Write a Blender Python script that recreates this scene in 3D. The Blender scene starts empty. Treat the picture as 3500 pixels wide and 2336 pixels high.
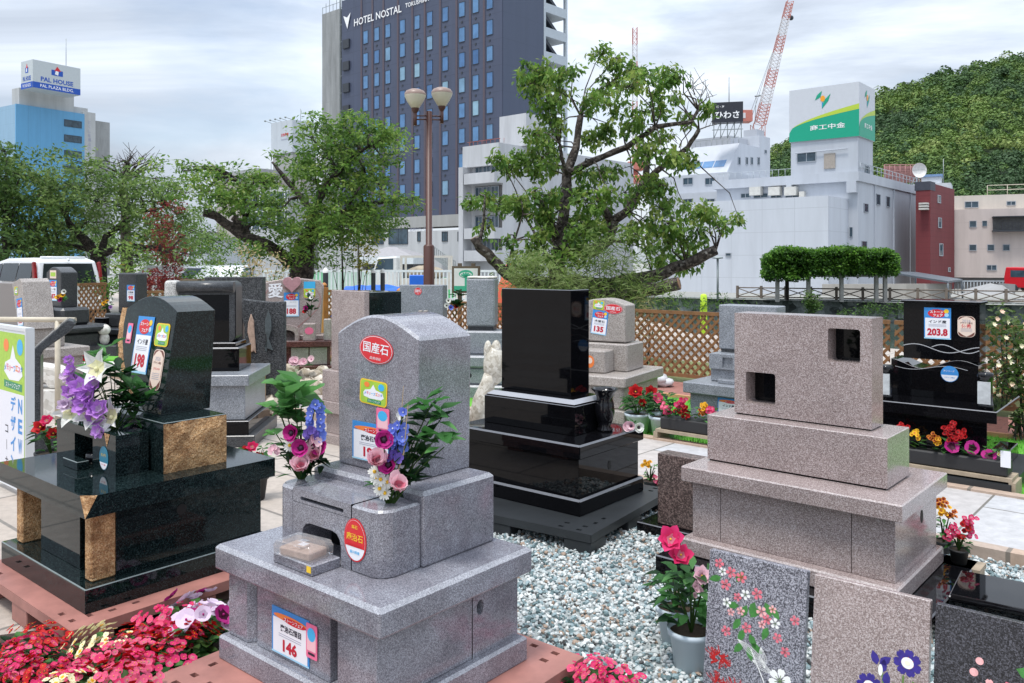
import bpy, bmesh, math, random
import numpy as np
from mathutils import Vector, Matrix, noise
from mathutils.geometry import tessellate_polygon
R_ = math.radians
SC = bpy.context.scene
COL = SC.collection
rng = random.Random(7)
F_, CX, YH, EYE = 2840., 1750., 895., 1.6

# ------------------------------------------------------------------ camera, sky, sun
cam = bpy.data.cameras.new('camera')
cam.sensor_width = 36
cam.lens = 36 * F_ / 3500
cam.shift_y = -273 / 3500
cam.clip_start = .05
cam.clip_end = 4000
co = bpy.data.objects.new('camera', cam)
co.location = (0, 0, EYE)
co.rotation_euler = (R_(90), 0, 0)
COL.objects.link(co)
SC.camera = co

SUN_EL, SUN_ROT = 70, 215          # rotation: clockwise from +Y seen from above
sun = bpy.data.lights.new('sun', 'SUN')
sun.energy = 1.8
sun.angle = R_(12)
sun.color = (1, .96, .9)
so = bpy.data.objects.new('sun', sun)
az = R_(SUN_ROT)
sd = Vector((math.sin(az) * math.cos(R_(SUN_EL)), math.cos(az) * math.cos(R_(SUN_EL)), math.sin(R_(SUN_EL))))
so.rotation_euler = (-sd).to_track_quat('-Z', 'Y').to_euler()
so.location = (0, -20, 40)
COL.objects.link(so)

wd = bpy.data.worlds.new('World')
SC.world = wd
wd.use_nodes = True
nt = wd.node_tree
nt.nodes.clear()


def N(t, ty, **kw):
    n = t.nodes.new('ShaderNode' + ty)
    for k, v in kw.items():
        if k.startswith('i_'):
            n.inputs[k[2:].replace('_', ' ')].default_value = v
        else:
            setattr(n, k, v)
    return n


def ramp(t, stops, src=None, interp='LINEAR'):
    n = t.nodes.new('ShaderNodeValToRGB')
    n.color_ramp.interpolation = interp
    el = n.color_ramp.elements
    while len(el) < len(stops):
        el.new(.5)
    for e, (p, c) in zip(el, stops):
        e.position = p
        c = c if hasattr(c, '__len__') else (c, c, c)
        e.color = (*c[:3], 1)
    if src is not None:
        t.links.new(src, n.inputs[0])
    return n


sky = N(nt, 'TexSky', sky_type='NISHITA', sun_disc=False, sun_elevation=R_(SUN_EL), sun_rotation=az)
b1 = N(nt, 'Background', i_Strength=.11)
nt.links.new(sky.outputs[0], b1.inputs[0])
tc = N(nt, 'TexCoord')
mp = N(nt, 'Mapping')
mp.inputs['Scale'].default_value = (1.2, 1.2, 4.2)
mp.inputs['Location'].default_value = (3.1, .7, .25)
mp.inputs['Rotation'].default_value = (.0, -.10, .3)
nt.links.new(tc.outputs['Generated'], mp.inputs[0])
n1 = N(nt, 'TexNoise', i_Scale=1.35, i_Detail=9, i_Roughness=.58, i_Distortion=.5)
nt.links.new(mp.outputs[0], n1.inputs['Vector'])
cl = ramp(nt, [(.37, (.40, .45, .53)), (.47, (.53, .59, .68)), (.58, (.74, .80, .88)), (.76, (.94, .97, 1.0))], n1.outputs[0])
b2 = N(nt, 'Background', i_Strength=.74)
nt.links.new(cl.outputs[0], b2.inputs[0])
n2 = N(nt, 'TexNoise', i_Scale=2.1, i_Detail=5, i_Roughness=.55)
nt.links.new(mp.outputs[0], n2.inputs['Vector'])
cf = ramp(nt, [(.34, .55), (.52, .96)], n2.outputs[0])
mx = N(nt, 'MixShader')
nt.links.new(cf.outputs[0], mx.inputs[0])
nt.links.new(b1.outputs[0], mx.inputs[1])
nt.links.new(b2.outputs[0], mx.inputs[2])
# an overcast sky is brighter overhead than at the horizon
sx = N(nt, 'SeparateXYZ')
nt.links.new(tc.outputs['Generated'], sx.inputs[0])
mr = N(nt, 'MapRange')
mr.inputs['From Min'].default_value = 0.
mr.inputs['From Max'].default_value = 1.
mr.inputs['To Min'].default_value = .66
mr.inputs['To Max'].default_value = 2.0
nt.links.new(sx.outputs[2], mr.inputs[0])
nt.links.new(mr.outputs[0], b2.inputs['Strength'])
ow = N(nt, 'OutputWorld')
nt.links.new(mx.outputs[0], ow.inputs[0])

SC.view_settings.view_transform = 'Standard'
SC.view_settings.look = 'None'
SC.view_settings.gamma = 1
SC.view_settings.exposure = .60


# ------------------------------------------------------------------ placing
def gp(px, py, z=0):
    Y = F_ * (EYE - z) / (py - YH)
    return ((px - CX) * Y / F_, Y)


def at(px, py, Y):
    return ((px - CX) * Y / F_, Y, EYE - (py - YH) * Y / F_)


# ------------------------------------------------------------------ materials
MATS = {}


def newmat(name):
    m = bpy.data.materials.new(name)
    m.use_nodes = True
    t = m.node_tree
    return m, t, t.nodes['Principled BSDF']


def srgb(r, g, b):
    f = lambda c: (c / 255 / 12.92) if c <= 10 else ((c / 255 + .055) / 1.055) ** 2.4
    return (f(r), f(g), f(b))


def plain(name, col, rough=.5, metal=0, spec=.5, var=.12, vs=3., bump=0, bs=40., alpha=None, trans=0, emit=None):
    """one colour with a soft procedural variation"""
    if name in MATS:
        return MATS[name]
    m, t, b = newmat(name)
    b.inputs['Roughness'].default_value = rough
    b.inputs['Metallic'].default_value = metal
    b.inputs['Specular IOR Level'].default_value = spec
    tc = N(t, 'TexCoord')
    if var:
        n = N(t, 'TexNoise', i_Scale=vs, i_Detail=4, i_Roughness=.6)
        t.links.new(tc.outputs['Object'], n.inputs['Vector'])
        r = ramp(t, [(.25, [c * (1 - var) for c in col]), (.75, [min(1, c * (1 + var)) for c in col])], n.outputs[0])
        t.links.new(r.outputs[0], b.inputs['Base Color'])
    else:
        b.inputs['Base Color'].default_value = (*col, 1)
    if bump:
        n = N(t, 'TexNoise', i_Scale=bs, i_Detail=3)
        t.links.new(tc.outputs['Object'], n.inputs['Vector'])
        bp = N(t, 'Bump', i_Strength=bump, i_Distance=.02)
        t.links.new(n.outputs[0], bp.inputs['Height'])
        t.links.new(bp.outputs[0], b.inputs['Normal'])
    if trans:
        b.inputs['Transmission Weight'].default_value = trans
    if alpha is not None:
        b.inputs['Alpha'].default_value = alpha
    if emit:
        b.inputs['Emission Color'].default_value = (*col, 1)
        b.inputs['Emission Strength'].default_value = emit
    MATS[name] = m
    return m


def granite(name, stops, rough=.25, scale=230., big=.18, spec=.5, bump=0.0, tint=None, nscale=5.):
    """speckled stone: every crystal its own tone"""
    if name in MATS:
        return MATS[name]
    m, t, b = newmat(name)
    tc = N(t, 'TexCoord')
    v = N(t, 'TexVoronoi', i_Scale=scale)
    t.links.new(tc.outputs['Object'], v.inputs['Vector'])
    sp = N(t, 'SeparateColor')
    t.links.new(v.outputs['Color'], sp.inputs[0])
    n = N(t, 'TexNoise', i_Scale=scale * .45, i_Detail=2)
    t.links.new(tc.outputs['Object'], n.inputs['Vector'])
    ad = N(t, 'Math', operation='MULTIPLY_ADD')
    t.links.new(n.outputs[0], ad.inputs[0])
    ad.inputs[1].default_value = .7
    t.links.new(sp.outputs[0], ad.inputs[2])
    sc = N(t, 'Math', operation='MULTIPLY')
    t.links.new(ad.outputs[0], sc.inputs[0])
    sc.inputs[1].default_value = .6
    r = ramp(t, stops, sc.outputs[0])
    n2 = N(t, 'TexNoise', i_Scale=nscale, i_Detail=5, i_Roughness=.65)
    t.links.new(tc.outputs['Object'], n2.inputs['Vector'])
    tn = tint or (1, 1, 1)
    r2 = ramp(t, [(.3, [(1 - big) * c for c in tn]), (.7, (1 + big * .5,) * 3)], n2.outputs[0])
    mu = N(t, 'Mix', data_type='RGBA', blend_type='MULTIPLY')
    mu.inputs[0].default_value = 1
    t.links.new(r.outputs[0], mu.inputs[6])
    t.links.new(r2.outputs[0], mu.inputs[7])
    t.links.new(mu.outputs[2], b.inputs['Base Color'])
    b.inputs['Roughness'].default_value = rough
    b.inputs['Specular IOR Level'].default_value = spec
    if bump:
        bp = N(t, 'Bump', i_Strength=bump, i_Distance=.01)
        nb = N(t, 'TexNoise', i_Scale=70., i_Detail=5)
        t.links.new(tc.outputs['Object'], nb.inputs['Vector'])
        t.links.new(nb.outputs[0], bp.inputs['Height'])
        t.links.new(bp.outputs[0], b.inputs['Normal'])
    MATS[name] = m
    return m


def leafmat(name, col, col2=None, rough=.5, tr=.5):
    if name in MATS:
        return MATS[name]
    m, t, b = newmat(name)
    tc = N(t, 'TexCoord')
    n = N(t, 'TexNoise', i_Scale=3.5, i_Detail=3)
    t.links.new(tc.outputs['Object'], n.inputs['Vector'])
    c2 = col2 or [c * .6 for c in col]
    r = ramp(t, [(.35, c2), (.65, col)], n.outputs[0])
    t.links.new(r.outputs[0], b.inputs['Base Color'])
    b.inputs['Roughness'].default_value = rough
    b.inputs['Specular IOR Level'].default_value = .35
    tl = N(t, 'BsdfTranslucent')
    t.links.new(r.outputs[0], tl.inputs[0])
    ms = N(t, 'MixShader')
    ms.inputs[0].default_value = tr
    t.links.new(b.outputs[0], ms.inputs[1])
    t.links.new(tl.outputs[0], ms.inputs[2])
    o = t.nodes['Material Output']
    t.links.new(ms.outputs[0], o.inputs[0])
    MATS[name] = m
    return m


# ------------------------------------------------------------------ text outlines
TXC = {}


def text2d(s, off=0.):
    """outline of a string as flat mesh, height ~1, centred"""
    k = (s, off)
    if k in TXC:
        return TXC[k]
    c = bpy.data.curves.new('t', 'FONT')
    c.body = s
    c.resolution_u = 2
    c.offset = off
    o = bpy.data.objects.new('t', c)
    m = o.to_mesh()
    v = [(x.co.x, x.co.y) for x in m.vertices]
    f = [tuple(p.vertices) for p in m.polygons]
    o.to_mesh_clear()
    bpy.data.objects.remove(o)
    bpy.data.curves.remove(c)
    if v:
        x0, x1 = min(a for a, b in v), max(a for a, b in v)
        y0, y1 = min(b for a, b in v), max(b for a, b in v)
        v = [(a - (x0 + x1) / 2, b - (y0 + y1) / 2) for a, b in v]
        TXC[k] = (v, f, x1 - x0, y1 - y0)
    else:
        TXC[k] = ([], [], 1, 1)
    return TXC[k]


EDGES = {}                 # paler upper arrises: honed stone plus sky glint put into the colour


# ------------------------------------------------------------------ mesh collector
class MB:
    def __init__(s):
        s.v, s.f, s.m, s.s = [], [], [], []

    def add(s, v, f, m=0, smooth=False):
        o = len(s.v)
        s.v += [tuple(x) for x in v]
        for q in f:
            s.f.append(tuple(i + o for i in q))
            s.m.append(m)
            s.s.append(smooth)
        return s

    def box(s, x0, x1, y0, y1, z0, z1, m=0):
        v = [(x, y, z) for z in (z0, z1) for y in (y0, y1) for x in (x0, x1)]
        return s.add(v, [(0, 2, 3, 1), (4, 5, 7, 6), (0, 1, 5, 4), (2, 6, 7, 3), (0, 4, 6, 2), (1, 3, 7, 5)], m)

    def extrude(s, poly, axis, c0, c1, m=0, smooth=False):
        """poly of (a,b); axis 'y': a=x b=z; 'z': a=x b=y; 'x': a=y b=z"""
        P = {'y': lambda a, b, c: (a, c, b), 'z': lambda a, b, c: (a, b, c), 'x': lambda a, b, c: (c, a, b)}[axis]
        ar = sum(p[0] * q[1] - q[0] * p[1] for p, q in zip(poly, poly[1:] + poly[:1]))
        if (ar < 0) != (axis == 'y'):
            poly = poly[::-1]
        n = len(poly)
        v = [P(a, b, c0) for a, b in poly] + [P(a, b, c1) for a, b in poly]
        f = [tuple(range(n))[::-1], tuple(range(n, 2 * n))]
        s.add(v, f, m)
        o = len(s.v) - 2 * n
        for i in range(n):
            j = (i + 1) % n
            s.f.append((o + i, o + j, o + n + j, o + n + i))
            s.m.append(m)
            s.s.append(smooth)
        return s

    def holed(s, outer, holes, y, depth, m=0, mh=1, back=True):
        """flat wall in the plane y (facing -y) with sunk openings"""
        loops = [outer] + holes
        pts = [p for l in loops for p in l]
        tri = tessellate_polygon([[Vector((a, b, 0)) for a, b in l] for l in loops])
        f = []
        for t in tri:
            a, b, c = (pts[i] for i in t)
            cr = (b[0] - a[0]) * (c[1] - a[1]) - (b[1] - a[1]) * (c[0] - a[0])
            f.append(t if cr > 0 else t[::-1])
        s.add([(a, y, b) for a, b in pts], f, m)
        for h in holes:
            n = len(h)
            v = [(a, y, b) for a, b in h] + [(a, y + depth, b) for a, b in h]
            s.add(v, [(i, (i + 1) % n, n + (i + 1) % n, n + i) for i in range(n)], m)
            if back:
                s.add([(a, y + depth, b) for a, b in h], [tuple(range(n))], mh)
        return s

    def tube(s, pts, rad, n=8, m=0, cap=True, smooth=True):
        pts = [Vector(p) for p in pts]
        if not hasattr(rad, '__len__'):
            rad = [rad] * len(pts)
        o = len(s.v)
        up = Vector((0, 0, 1))
        for i, p in enumerate(pts):
            d = (pts[min(i + 1, len(pts) - 1)] - pts[max(i - 1, 0)])
            d = d.normalized() if d.length > 1e-9 else Vector((0, 0, 1))
            a = d.cross(up)
            if a.length < .05:
                a = d.cross(Vector((1, 0, 0)))
            a.normalize()
            b = d.cross(a)
            for k in range(n):
                t = 2 * math.pi * k / n
                s.v.append(tuple(p + (a * math.cos(t) + b * math.sin(t)) * rad[i]))
        for i in range(len(pts) - 1):
            for k in range(n):
                k2 = (k + 1) % n
                s.f.append((o + i * n + k2, o + i * n + k, o + (i + 1) * n + k, o + (i + 1) * n + k2))
                s.m.append(m)
                s.s.append(smooth)
        if cap:
            e = o + (len(pts) - 1) * n
            s.f += [tuple(range(o, o + n)), tuple(range(e, e + n))[::-1]]
            s.m += [m, m]
            s.s += [False, False]
        return s

    def lathe(s, prof, c=(0, 0, 0), n=20, m=0, smooth=True):
        o = len(s.v)
        for r, z in prof:
            for k in range(n):
                t = 2 * math.pi * k / n
                s.v.append((c[0] + r * math.cos(t), c[1] + r * math.sin(t), c[2] + z))
        for i in range(len(prof) - 1):
            for k in range(n):
                k2 = (k + 1) % n
                s.f.append((o + i * n + k, o + i * n + k2, o + (i + 1) * n + k2, o + (i + 1) * n + k))
                s.m.append(m)
                s.s.append(smooth)
        return s

    def blob(s, c, r, m=0, seg=10, ring=7, jit=0., seed=0):
        q = random.Random(seed)
        c = Vector(c)
        r = r if hasattr(r, '__len__') else (r, r, r)
        o = len(s.v)
        for i in range(ring + 1):
            p = math.pi * i / ring
            for k in range(seg):
                t = 2 * math.pi * k / seg
                j = 1 + (q.random() - .5) * jit
                s.v.append((c.x + r[0] * j * math.sin(p) * math.cos(t), c.y + r[1] * j * math.sin(p) * math.sin(t), c.z + r[2] * j * math.cos(p)))
        for i in range(ring):
            for k in range(seg):
                k2 = (k + 1) % seg
                s.f.append((o + (i + 1) * seg + k, o + (i + 1) * seg + k2, o + i * seg + k2, o + i * seg + k))
                s.m.append(m)
                s.s.append(True)
        return s

    # -- plants
    def leaf(s, b, d, L, W, m=0, droop=.3, up=(0, 0, 1)):
        b, d, up = Vector(b), Vector(d).normalized(), Vector(up)
        a = d.cross(up)
        if a.length < .05:
            a = d.cross(Vector((1, 0, 0)))
        a.normalize()
        n = a.cross(d)
        mid = b + d * L * .5 - n * W * .18
        tip = b + d * L - Vector((0, 0, 1)) * L * droop
        m1 = b + d * L * .4 + a * W * .5 + n * W * .12
        m2 = b + d * L * .4 - a * W * .5 + n * W * .12
        t1 = b + d * L * .75 + a * W * .3 - Vector((0, 0, 1)) * L * droop * .4
        t2 = b + d * L * .75 - a * W * .3 - Vector((0, 0, 1)) * L * droop * .4
        return s.add([b, m1, t1, tip, t2, m2, mid], [(0, 1, 6), (1, 2, 6), (2, 3, 6), (3, 4, 6), (4, 5, 6), (5, 0, 6)], m, True)

    def bloom(s, c, n, r, k=5, cup=.3, wid=.9, m=0, mc=None, rc=.22, seed=0, mi=None, tip=.62, ext=.10):
        """k petals round an axis n; cup 0 = flat, 1 = closed"""
        q = random.Random(seed)
        c, n = Vector(c), Vector(n).normalized()
        a = n.cross(Vector((.3, .2, 1)))
        a = a.normalized() if a.length > .05 else n.cross(Vector((1, 0, 0))).normalized()
        b = n.cross(a)
        t0 = q.random() * 6
        for i in range(k):
            t = t0 + 2 * math.pi * i / k + (q.random() - .5) * .2
            d = a * math.cos(t) + b * math.sin(t)
            e = n.cross(d)
            rr = r * (.9 + .2 * q.random())
            w = wid * rr * math.sin(math.pi / k) * (.62 + .2 * q.random())
            hh = cup * rr * (.7 + .6 * q.random())
            p0 = c
            p1 = c + d * rr * .5 * (1 - cup * .3) + n * hh * .45
            p2 = c + d * rr * (1 - cup * .45) + n * hh * (1 + .1 * q.random())
            s.add([p0, p1 + e * w + n * rr * .10 * (q.random() - .3), p2 + e * w * tip + n * rr * .16 * (q.random() - .5), p2 + d * rr * ext, p2 - e * w * tip + n * rr * .16 * (q.random() - .5), p1 - e * w + n * rr * .10 * (q.random() - .3), p1 - n * (hh * .12 + rr * .05)],
                  [(1, 2, 6), (2, 3, 6), (3, 4, 6), (4, 5, 6)], m, True)
            s.add([p0, p1 + e * w, p1 - e * w, p1 - n * (hh * .12 + rr * .05)], [(0, 1, 3), (2, 0, 3)], m if mi is None else mi, True)
        if mc is not None:
            s.blob(c + n * r * .12, r * rc, mc, 6, 4)
        return s

    def build(s, name, mats, parent=None, loc=None, rot=None, bevel=0., seg=1, edge=None):
        me = bpy.data.meshes.new(name)
        me.from_pydata(s.v, [], s.f)
        mats = mats if isinstance(mats, (list, tuple)) else [mats]
        mats = list(mats)
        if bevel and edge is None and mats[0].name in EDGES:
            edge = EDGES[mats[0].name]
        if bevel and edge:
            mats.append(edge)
        for m in mats:
            me.materials.append(m)
        me.polygons.foreach_set('material_index', np.array(s.m, dtype=np.int32))
        me.polygons.foreach_set('use_smooth', np.array(s.s, dtype=bool))
        if bevel:
            bm = bmesh.new()
            bm.from_mesh(me)
            bmesh.ops.remove_doubles(bm, verts=bm.verts, dist=1e-5)
            if edge:                                    # arrises round the upper faces get the painted sky glint, plain ones elsewhere
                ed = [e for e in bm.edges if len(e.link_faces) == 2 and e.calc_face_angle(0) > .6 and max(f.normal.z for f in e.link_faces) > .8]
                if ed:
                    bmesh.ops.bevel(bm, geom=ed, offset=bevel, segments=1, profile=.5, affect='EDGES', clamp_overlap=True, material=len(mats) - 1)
                bm.normal_update()
            ed = [e for e in bm.edges if len(e.link_faces) == 2 and e.calc_face_angle(0) > (1.2 if edge else .6)]
            bmesh.ops.bevel(bm, geom=ed, offset=bevel * (.5 if edge else 1), segments=seg, profile=.5, affect='EDGES', clamp_overlap=True)
            bm.to_mesh(me)
            bm.free()
        me.update()
        return link(name, me, parent, loc, rot)


def link(name, me, parent=None, loc=None, rot=None):
    o = bpy.data.objects.new(name, me)
    COL.objects.link(o)
    if parent:
        o.parent = parent
    if loc is not None:
        o.location = loc
    if rot is not None:
        o.rotation_euler = rot if hasattr(rot, '__len__') else (0, 0, rot)
    return o


def tag(o, label, cat, group=None):
    o['label'] = label
    o['category'] = cat
    if group:
        o['group'] = group
    return o


def thing(name, label, cat, loc=(0, 0, 0), yaw=0, group=None):
    o = link(name, None, None, loc, -R_(yaw))
    o.empty_display_size = .1
    return tag(o, label, cat, group)


def kind(o, k):
    o['kind'] = k
    return o


def copy_tree(o, parent=None):
    c = o.copy()
    COL.objects.link(c)
    if parent:
        c.parent = parent
    for ch in [x for x in o.children]:
        copy_tree(ch, c)
    return c


# flat decoration (stickers, painted signs, engraving) on a plane: u right, v up, n towards the viewer
class Deco:
    def __init__(s, o, u, v, eps=.0012):
        s.o, s.u, s.v = Vector(o), Vector(u).normalized(), Vector(v).normalized()
        s.n = s.u.cross(s.v).normalized()
        s.e = eps
        s.mb = MB()

    def p(s, a, b, l):
        return s.o + s.u * a + s.v * b + s.n * s.e * l

    def poly(s, pts, l, m):
        s.mb.add([s.p(a, b, l) for a, b in pts], [tuple(range(len(pts)))], m)
        return s

    def tri(s, pts, l, m):
        t = tessellate_polygon([[Vector((a, b, 0)) for a, b in pts]])
        f = []
        for q in t:
            a, b, c = (pts[i] for i in q)
            cr = (b[0] - a[0]) * (c[1] - a[1]) - (b[1] - a[1]) * (c[0] - a[0])
            f.append(q if cr > 0 else q[::-1])
        s.mb.add([s.p(a, b, l) for a, b in pts], f, m)
        return s

    def card(s, pts, th, m):
        """a thin card with real edges, its face at n = th"""
        k = th / s.e
        n = len(pts)
        s.mb.add([s.p(a, b, 0) for a, b in pts] + [s.p(a, b, k) for a, b in pts],
                 [tuple(range(n, 2 * n))] + [(i, (i + 1) % n, n + (i + 1) % n, n + i) for i in range(n)], m)
        return s

    def rect(s, a0, a1, b0, b1, l, m):
        return s.poly([(a0, b0), (a1, b0), (a1, b1), (a0, b1)], l, m)

    def ell(s, a, b, ra, rb, l, m, n=28, t0=0, t1=2 * math.pi):
        return s.poly([(a + ra * math.cos(t0 + (t1 - t0) * i / n), b + rb * math.sin(t0 + (t1 - t0) * i / n)) for i in range(n if t1 - t0 > 6.2 else n + 1)], l, m)

    def text(s, st, a, b, h=None, w=None, l=3, m=0, off=.012, rot=0):
        v, f, tw, th = text2d(st, off)
        k1 = (w / tw) if w else h / th
        k2 = (h / th) if h else k1
        c, q = math.cos(rot), math.sin(rot)
        s.mb.add([s.p(a + (x * k1 * c - y * k2 * q), b + (x * k1 * q + y * k2 * c), l) for x, y in v], f, m)
        return s

    def line(s, pts, w, l, m):
        for (a, b), (c, d) in zip(pts, pts[1:]):
            L = math.hypot(c - a, d - b) or 1
            x, y = -(d - b) / L * w / 2, (c - a) / L * w / 2
            s.poly([(a - x, b - y), (c - x, d - y), (c + x, d + y), (a + x, b + y)], l, m)
        return s

    def build(s, name, mats, parent=None):
        return s.mb.build(name, mats, parent)


def rrect(x0, x1, y0, y1, r, n=4):
    o = []
    for cx_, cy_, t in ((x1 - r, y0 + r, -90), (x1 - r, y1 - r, 0), (x0 + r, y1 - r, 90), (x0 + r, y0 + r, 180)):
        for i in range(n + 1):
            a = R_(t + 90 * i / n)
            o.append((cx_ + r * math.cos(a), cy_ + r * math.sin(a)))
    return o
# ------------------------------------------------------------------ stone and sticker materials
G_GREY = granite('grey_granite', [(.20, (.115, .115, .135)), (.42, (.18, .185, .212)), (.60, (.25, .255, .29)), (.85, (.37, .38, .42))], .11, 380, .30, tint=(1, .92, .94))
G_BROWN = granite('brown_granite', [(.22, (.18, .135, .127)), (.45, (.285, .225, .213)), (.62, (.38, .31, .30)), (.78, (.50, .435, .425)), (.95, (.62, .57, .56))], .15, 330, .14)
G_BLACK = granite('black_granite', [(.2, (.0015, .0015, .002)), (.85, (.006, .006, .0075))], .03, 260, .1, spec=.2)
G_GREEN = granite('green_black_granite', [(.2, (.0015, .0035, .004)), (.6, (.007, .014, .015)), (.85, (.026, .044, .044))], .05, 220, .2, spec=.3)
G_DARK = granite('dark_grey_granite', [(.2, (.012, .013, .015)), (.5, (.035, .038, .043)), (.85, (.09, .095, .10))], .3, 210, .2)
G_ROUGH = granite('hewn_dark_stone', [(.2, (.012, .013, .015)), (.5, (.04, .043, .048)), (.85, (.11, .115, .12))], .8, 120, .35, bump=1.0)
G_BLUE = granite('blue_grey_granite', [(.2, (.11, .12, .135)), (.45, (.20, .215, .24)), (.7, (.31, .33, .365)), (.9, (.45, .47, .51))], .3, 240, .15)
G_BEIGE = granite('beige_granite', [(.2, (.17, .145, .13)), (.45, (.31, .275, .25)), (.7, (.44, .40, .37)), (.9, (.58, .54, .51))], .35, 230, .15)
G_PINK = granite('pink_granite', [(.2, (.19, .15, .145)), (.45, (.33, .265, .25)), (.7, (.44, .37, .35)), (.9, (.55, .49, .47))], .3, 220, .2)
G_PALE = granite('pale_granite', [(.2, (.22, .22, .21)), (.5, (.46, .45, .43)), (.85, (.7, .69, .67))], .4, 200, .1)
G_SLABGREY = granite('salt_and_pepper_granite', [(.25, (.03, .03, .04)), (.42, (.10, .10, .12)), (.58, (.26, .26, .30)), (.78, (.46, .46, .51))], .3, 330, .1)
G_SLABDARK = granite('charcoal_granite', [(.25, (.006, .006, .009)), (.55, (.03, .03, .037)), (.82, (.10, .10, .12))], .25, 300, .1)
G_REDBROWN = granite('red_brown_granite', [(.2, (.03, .012, .011)), (.55, (.12, .042, .038)), (.85, (.22, .1, .09))], .2, 200, .15)
G_DKBROWN = granite('dark_brown_granite', [(.2, (.025, .016, .014)), (.5, (.085, .055, .05)), (.85, (.26, .19, .17))], .3, 150, .15)
GOLD = granite('rough_golden_stone', [(.2, (.30, .15, .055)), (.45, (.46, .265, .115)), (.65, (.58, .37, .185)), (.9, (.72, .54, .34))], .85, 260, .6, bump=1.0, tint=(.85, .62, .45), nscale=13)
MARBLE = granite('white_marble', [(.2, (.5, .47, .42)), (.6, (.68, .65, .6)), (.9, (.78, .76, .72))], .5, 20, .12)
DARKHOLE = plain('dark_hollow', (.004, .004, .005), .6, var=0)
HOLE = plain('shaded_hole', (.02, .02, .022), .7, var=0)
C_BLUE = plain('card_blue', (.04, .25, .62), .45, var=.05)
C_WHITE = plain('card_white', (.80, .80, .84), .45, var=.02)
C_RED = plain('card_red', (.62, .02, .03), .45, var=.05)
C_BLACK = plain('ink_black', (.015, .015, .03), .5, var=0)
C_DRED = plain('ink_dark_red', (.50, .008, .03), .5, var=0)
C_YEL = plain('card_yellow', (.85, .55, .03), .45, var=.05)
C_GREY = plain('ink_grey', (.35, .36, .45), .5, var=0)
C_PINK = plain('card_pink', (.80, .16, .30), .45, var=.05)
C_LPINK = plain('card_light_pink', (.85, .50, .55), .45, var=.05)
C_LGREEN = plain('card_lime', (.36, .56, .06), .45, var=.15, vs=30)
C_DGREEN = plain('card_green', (.03, .25, .12), .45, var=.05)
C_SKY = plain('card_sky_blue', (.05, .42, .75), .45, var=.05)
C_CREAM = plain('card_cream', (.78, .62, .52), .45, var=.03)
C_BROWN = plain('card_brown', (.16, .045, .03), .45, var=.05)
C_ORANGE = plain('card_orange', (.85, .22, .05), .45, var=.05)
C_TEAL = plain('card_teal', (.02, .18, .28), .4, var=.05)
C_LIGHTBLUE = plain('card_light_blue', (.35, .62, .80), .45, var=.05)
CARD = [C_BLUE, C_WHITE, C_RED, C_BLACK, C_DRED, C_YEL, C_GREY, C_PINK, C_SKY, C_ORANGE, C_LIGHTBLUE]
FEST = [C_LGREEN, C_WHITE, C_SKY, C_ORANGE, C_DGREEN, C_PINK, C_BLUE, C_YEL]


def rot2(u, v, a):
    u, v = Vector(u), Vector(v)
    c, s = math.cos(R_(a)), math.sin(R_(a))
    return u * c + v * s, v * c - u * s


def price_card(par, o, u, w, h, title, num, v=(0, 0, 1), tilt=0, wide=False, name='price_card'):
    u, v = rot2(u, v, tilt)
    d = Deco(o, u, v, .0007)
    t = 3
    d.card([(-w / 2, -h / 2), (w / 2, -h / 2), (w / 2, h / 2), (-w / 2, h / 2)], .002, 0)
    hb = h * (.22 if wide else .33)                               # height of the picture band
    d.rect(-w * .46, w * .46, -h * .46, h * .5 - hb, t + 1, 1)
    d.rect(-w * .5, w * .5, -h * .5, -h * .46, t + 1, 10)
    if wide:
        d.ell(0, h * .5 - hb * .75, w * .44, hb * .32, t + 1.5, 9)
        d.ell(w * .12, h * .5 - hb * .9, w * .3, hb * .30, t + 2, 2)
        d.text('ストーンフェア', w * .1, h * .5 - hb * .86, w=w * .5, l=t + 3, m=1)
        d.text(title, .02 * w, h * .10, w=w * .56, h=h * .15, l=t + 2, m=3, off=.03)
        for i in range(2):
            d.rect(-w * .3, w * .3, -h * (.045 + .045 * i), -h * (.033 + .045 * i), t + 2, 6)
        d.text(num, 0, -h * .27, w=w * .38, h=h * .27, l=t + 2, m=4, off=.045)
    else:
        d.ell(-w * .02, h * .5 - hb * .55, w * .34, hb * .40, t + 1.5, 2)
        d.ell(w * .33, h * .5 - hb * .32, w * .09, w * .09, t + 2, 5)
        d.ell(w * .34, h * .5 - hb * .68, w * .08, w * .08, t + 2, 10)
        d.text('ストーン', -w * .03, h * .5 - hb * .40, w=w * .5, l=t + 3, m=1, off=.03)
        d.text('フェア', w * .02, h * .5 - hb * .74, w=w * .36, l=t + 3, m=1, off=.03)
        d.text(title, 0, h * .055, w=w * .66, h=h * .105, l=t + 2, m=3, off=.025)
        for i in range(3):
            d.rect(-w * .33, w * .33, -h * (.04 + .03 * i), -h * (.031 + .03 * i), t + 2, 6)
        d.text(num, 0, -h * .28, w=w * (.62 if len(num) < 4 else .76), h=h * .24, l=t + 2, m=4, off=.05)
    return d.build(name, CARD, par)


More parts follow.
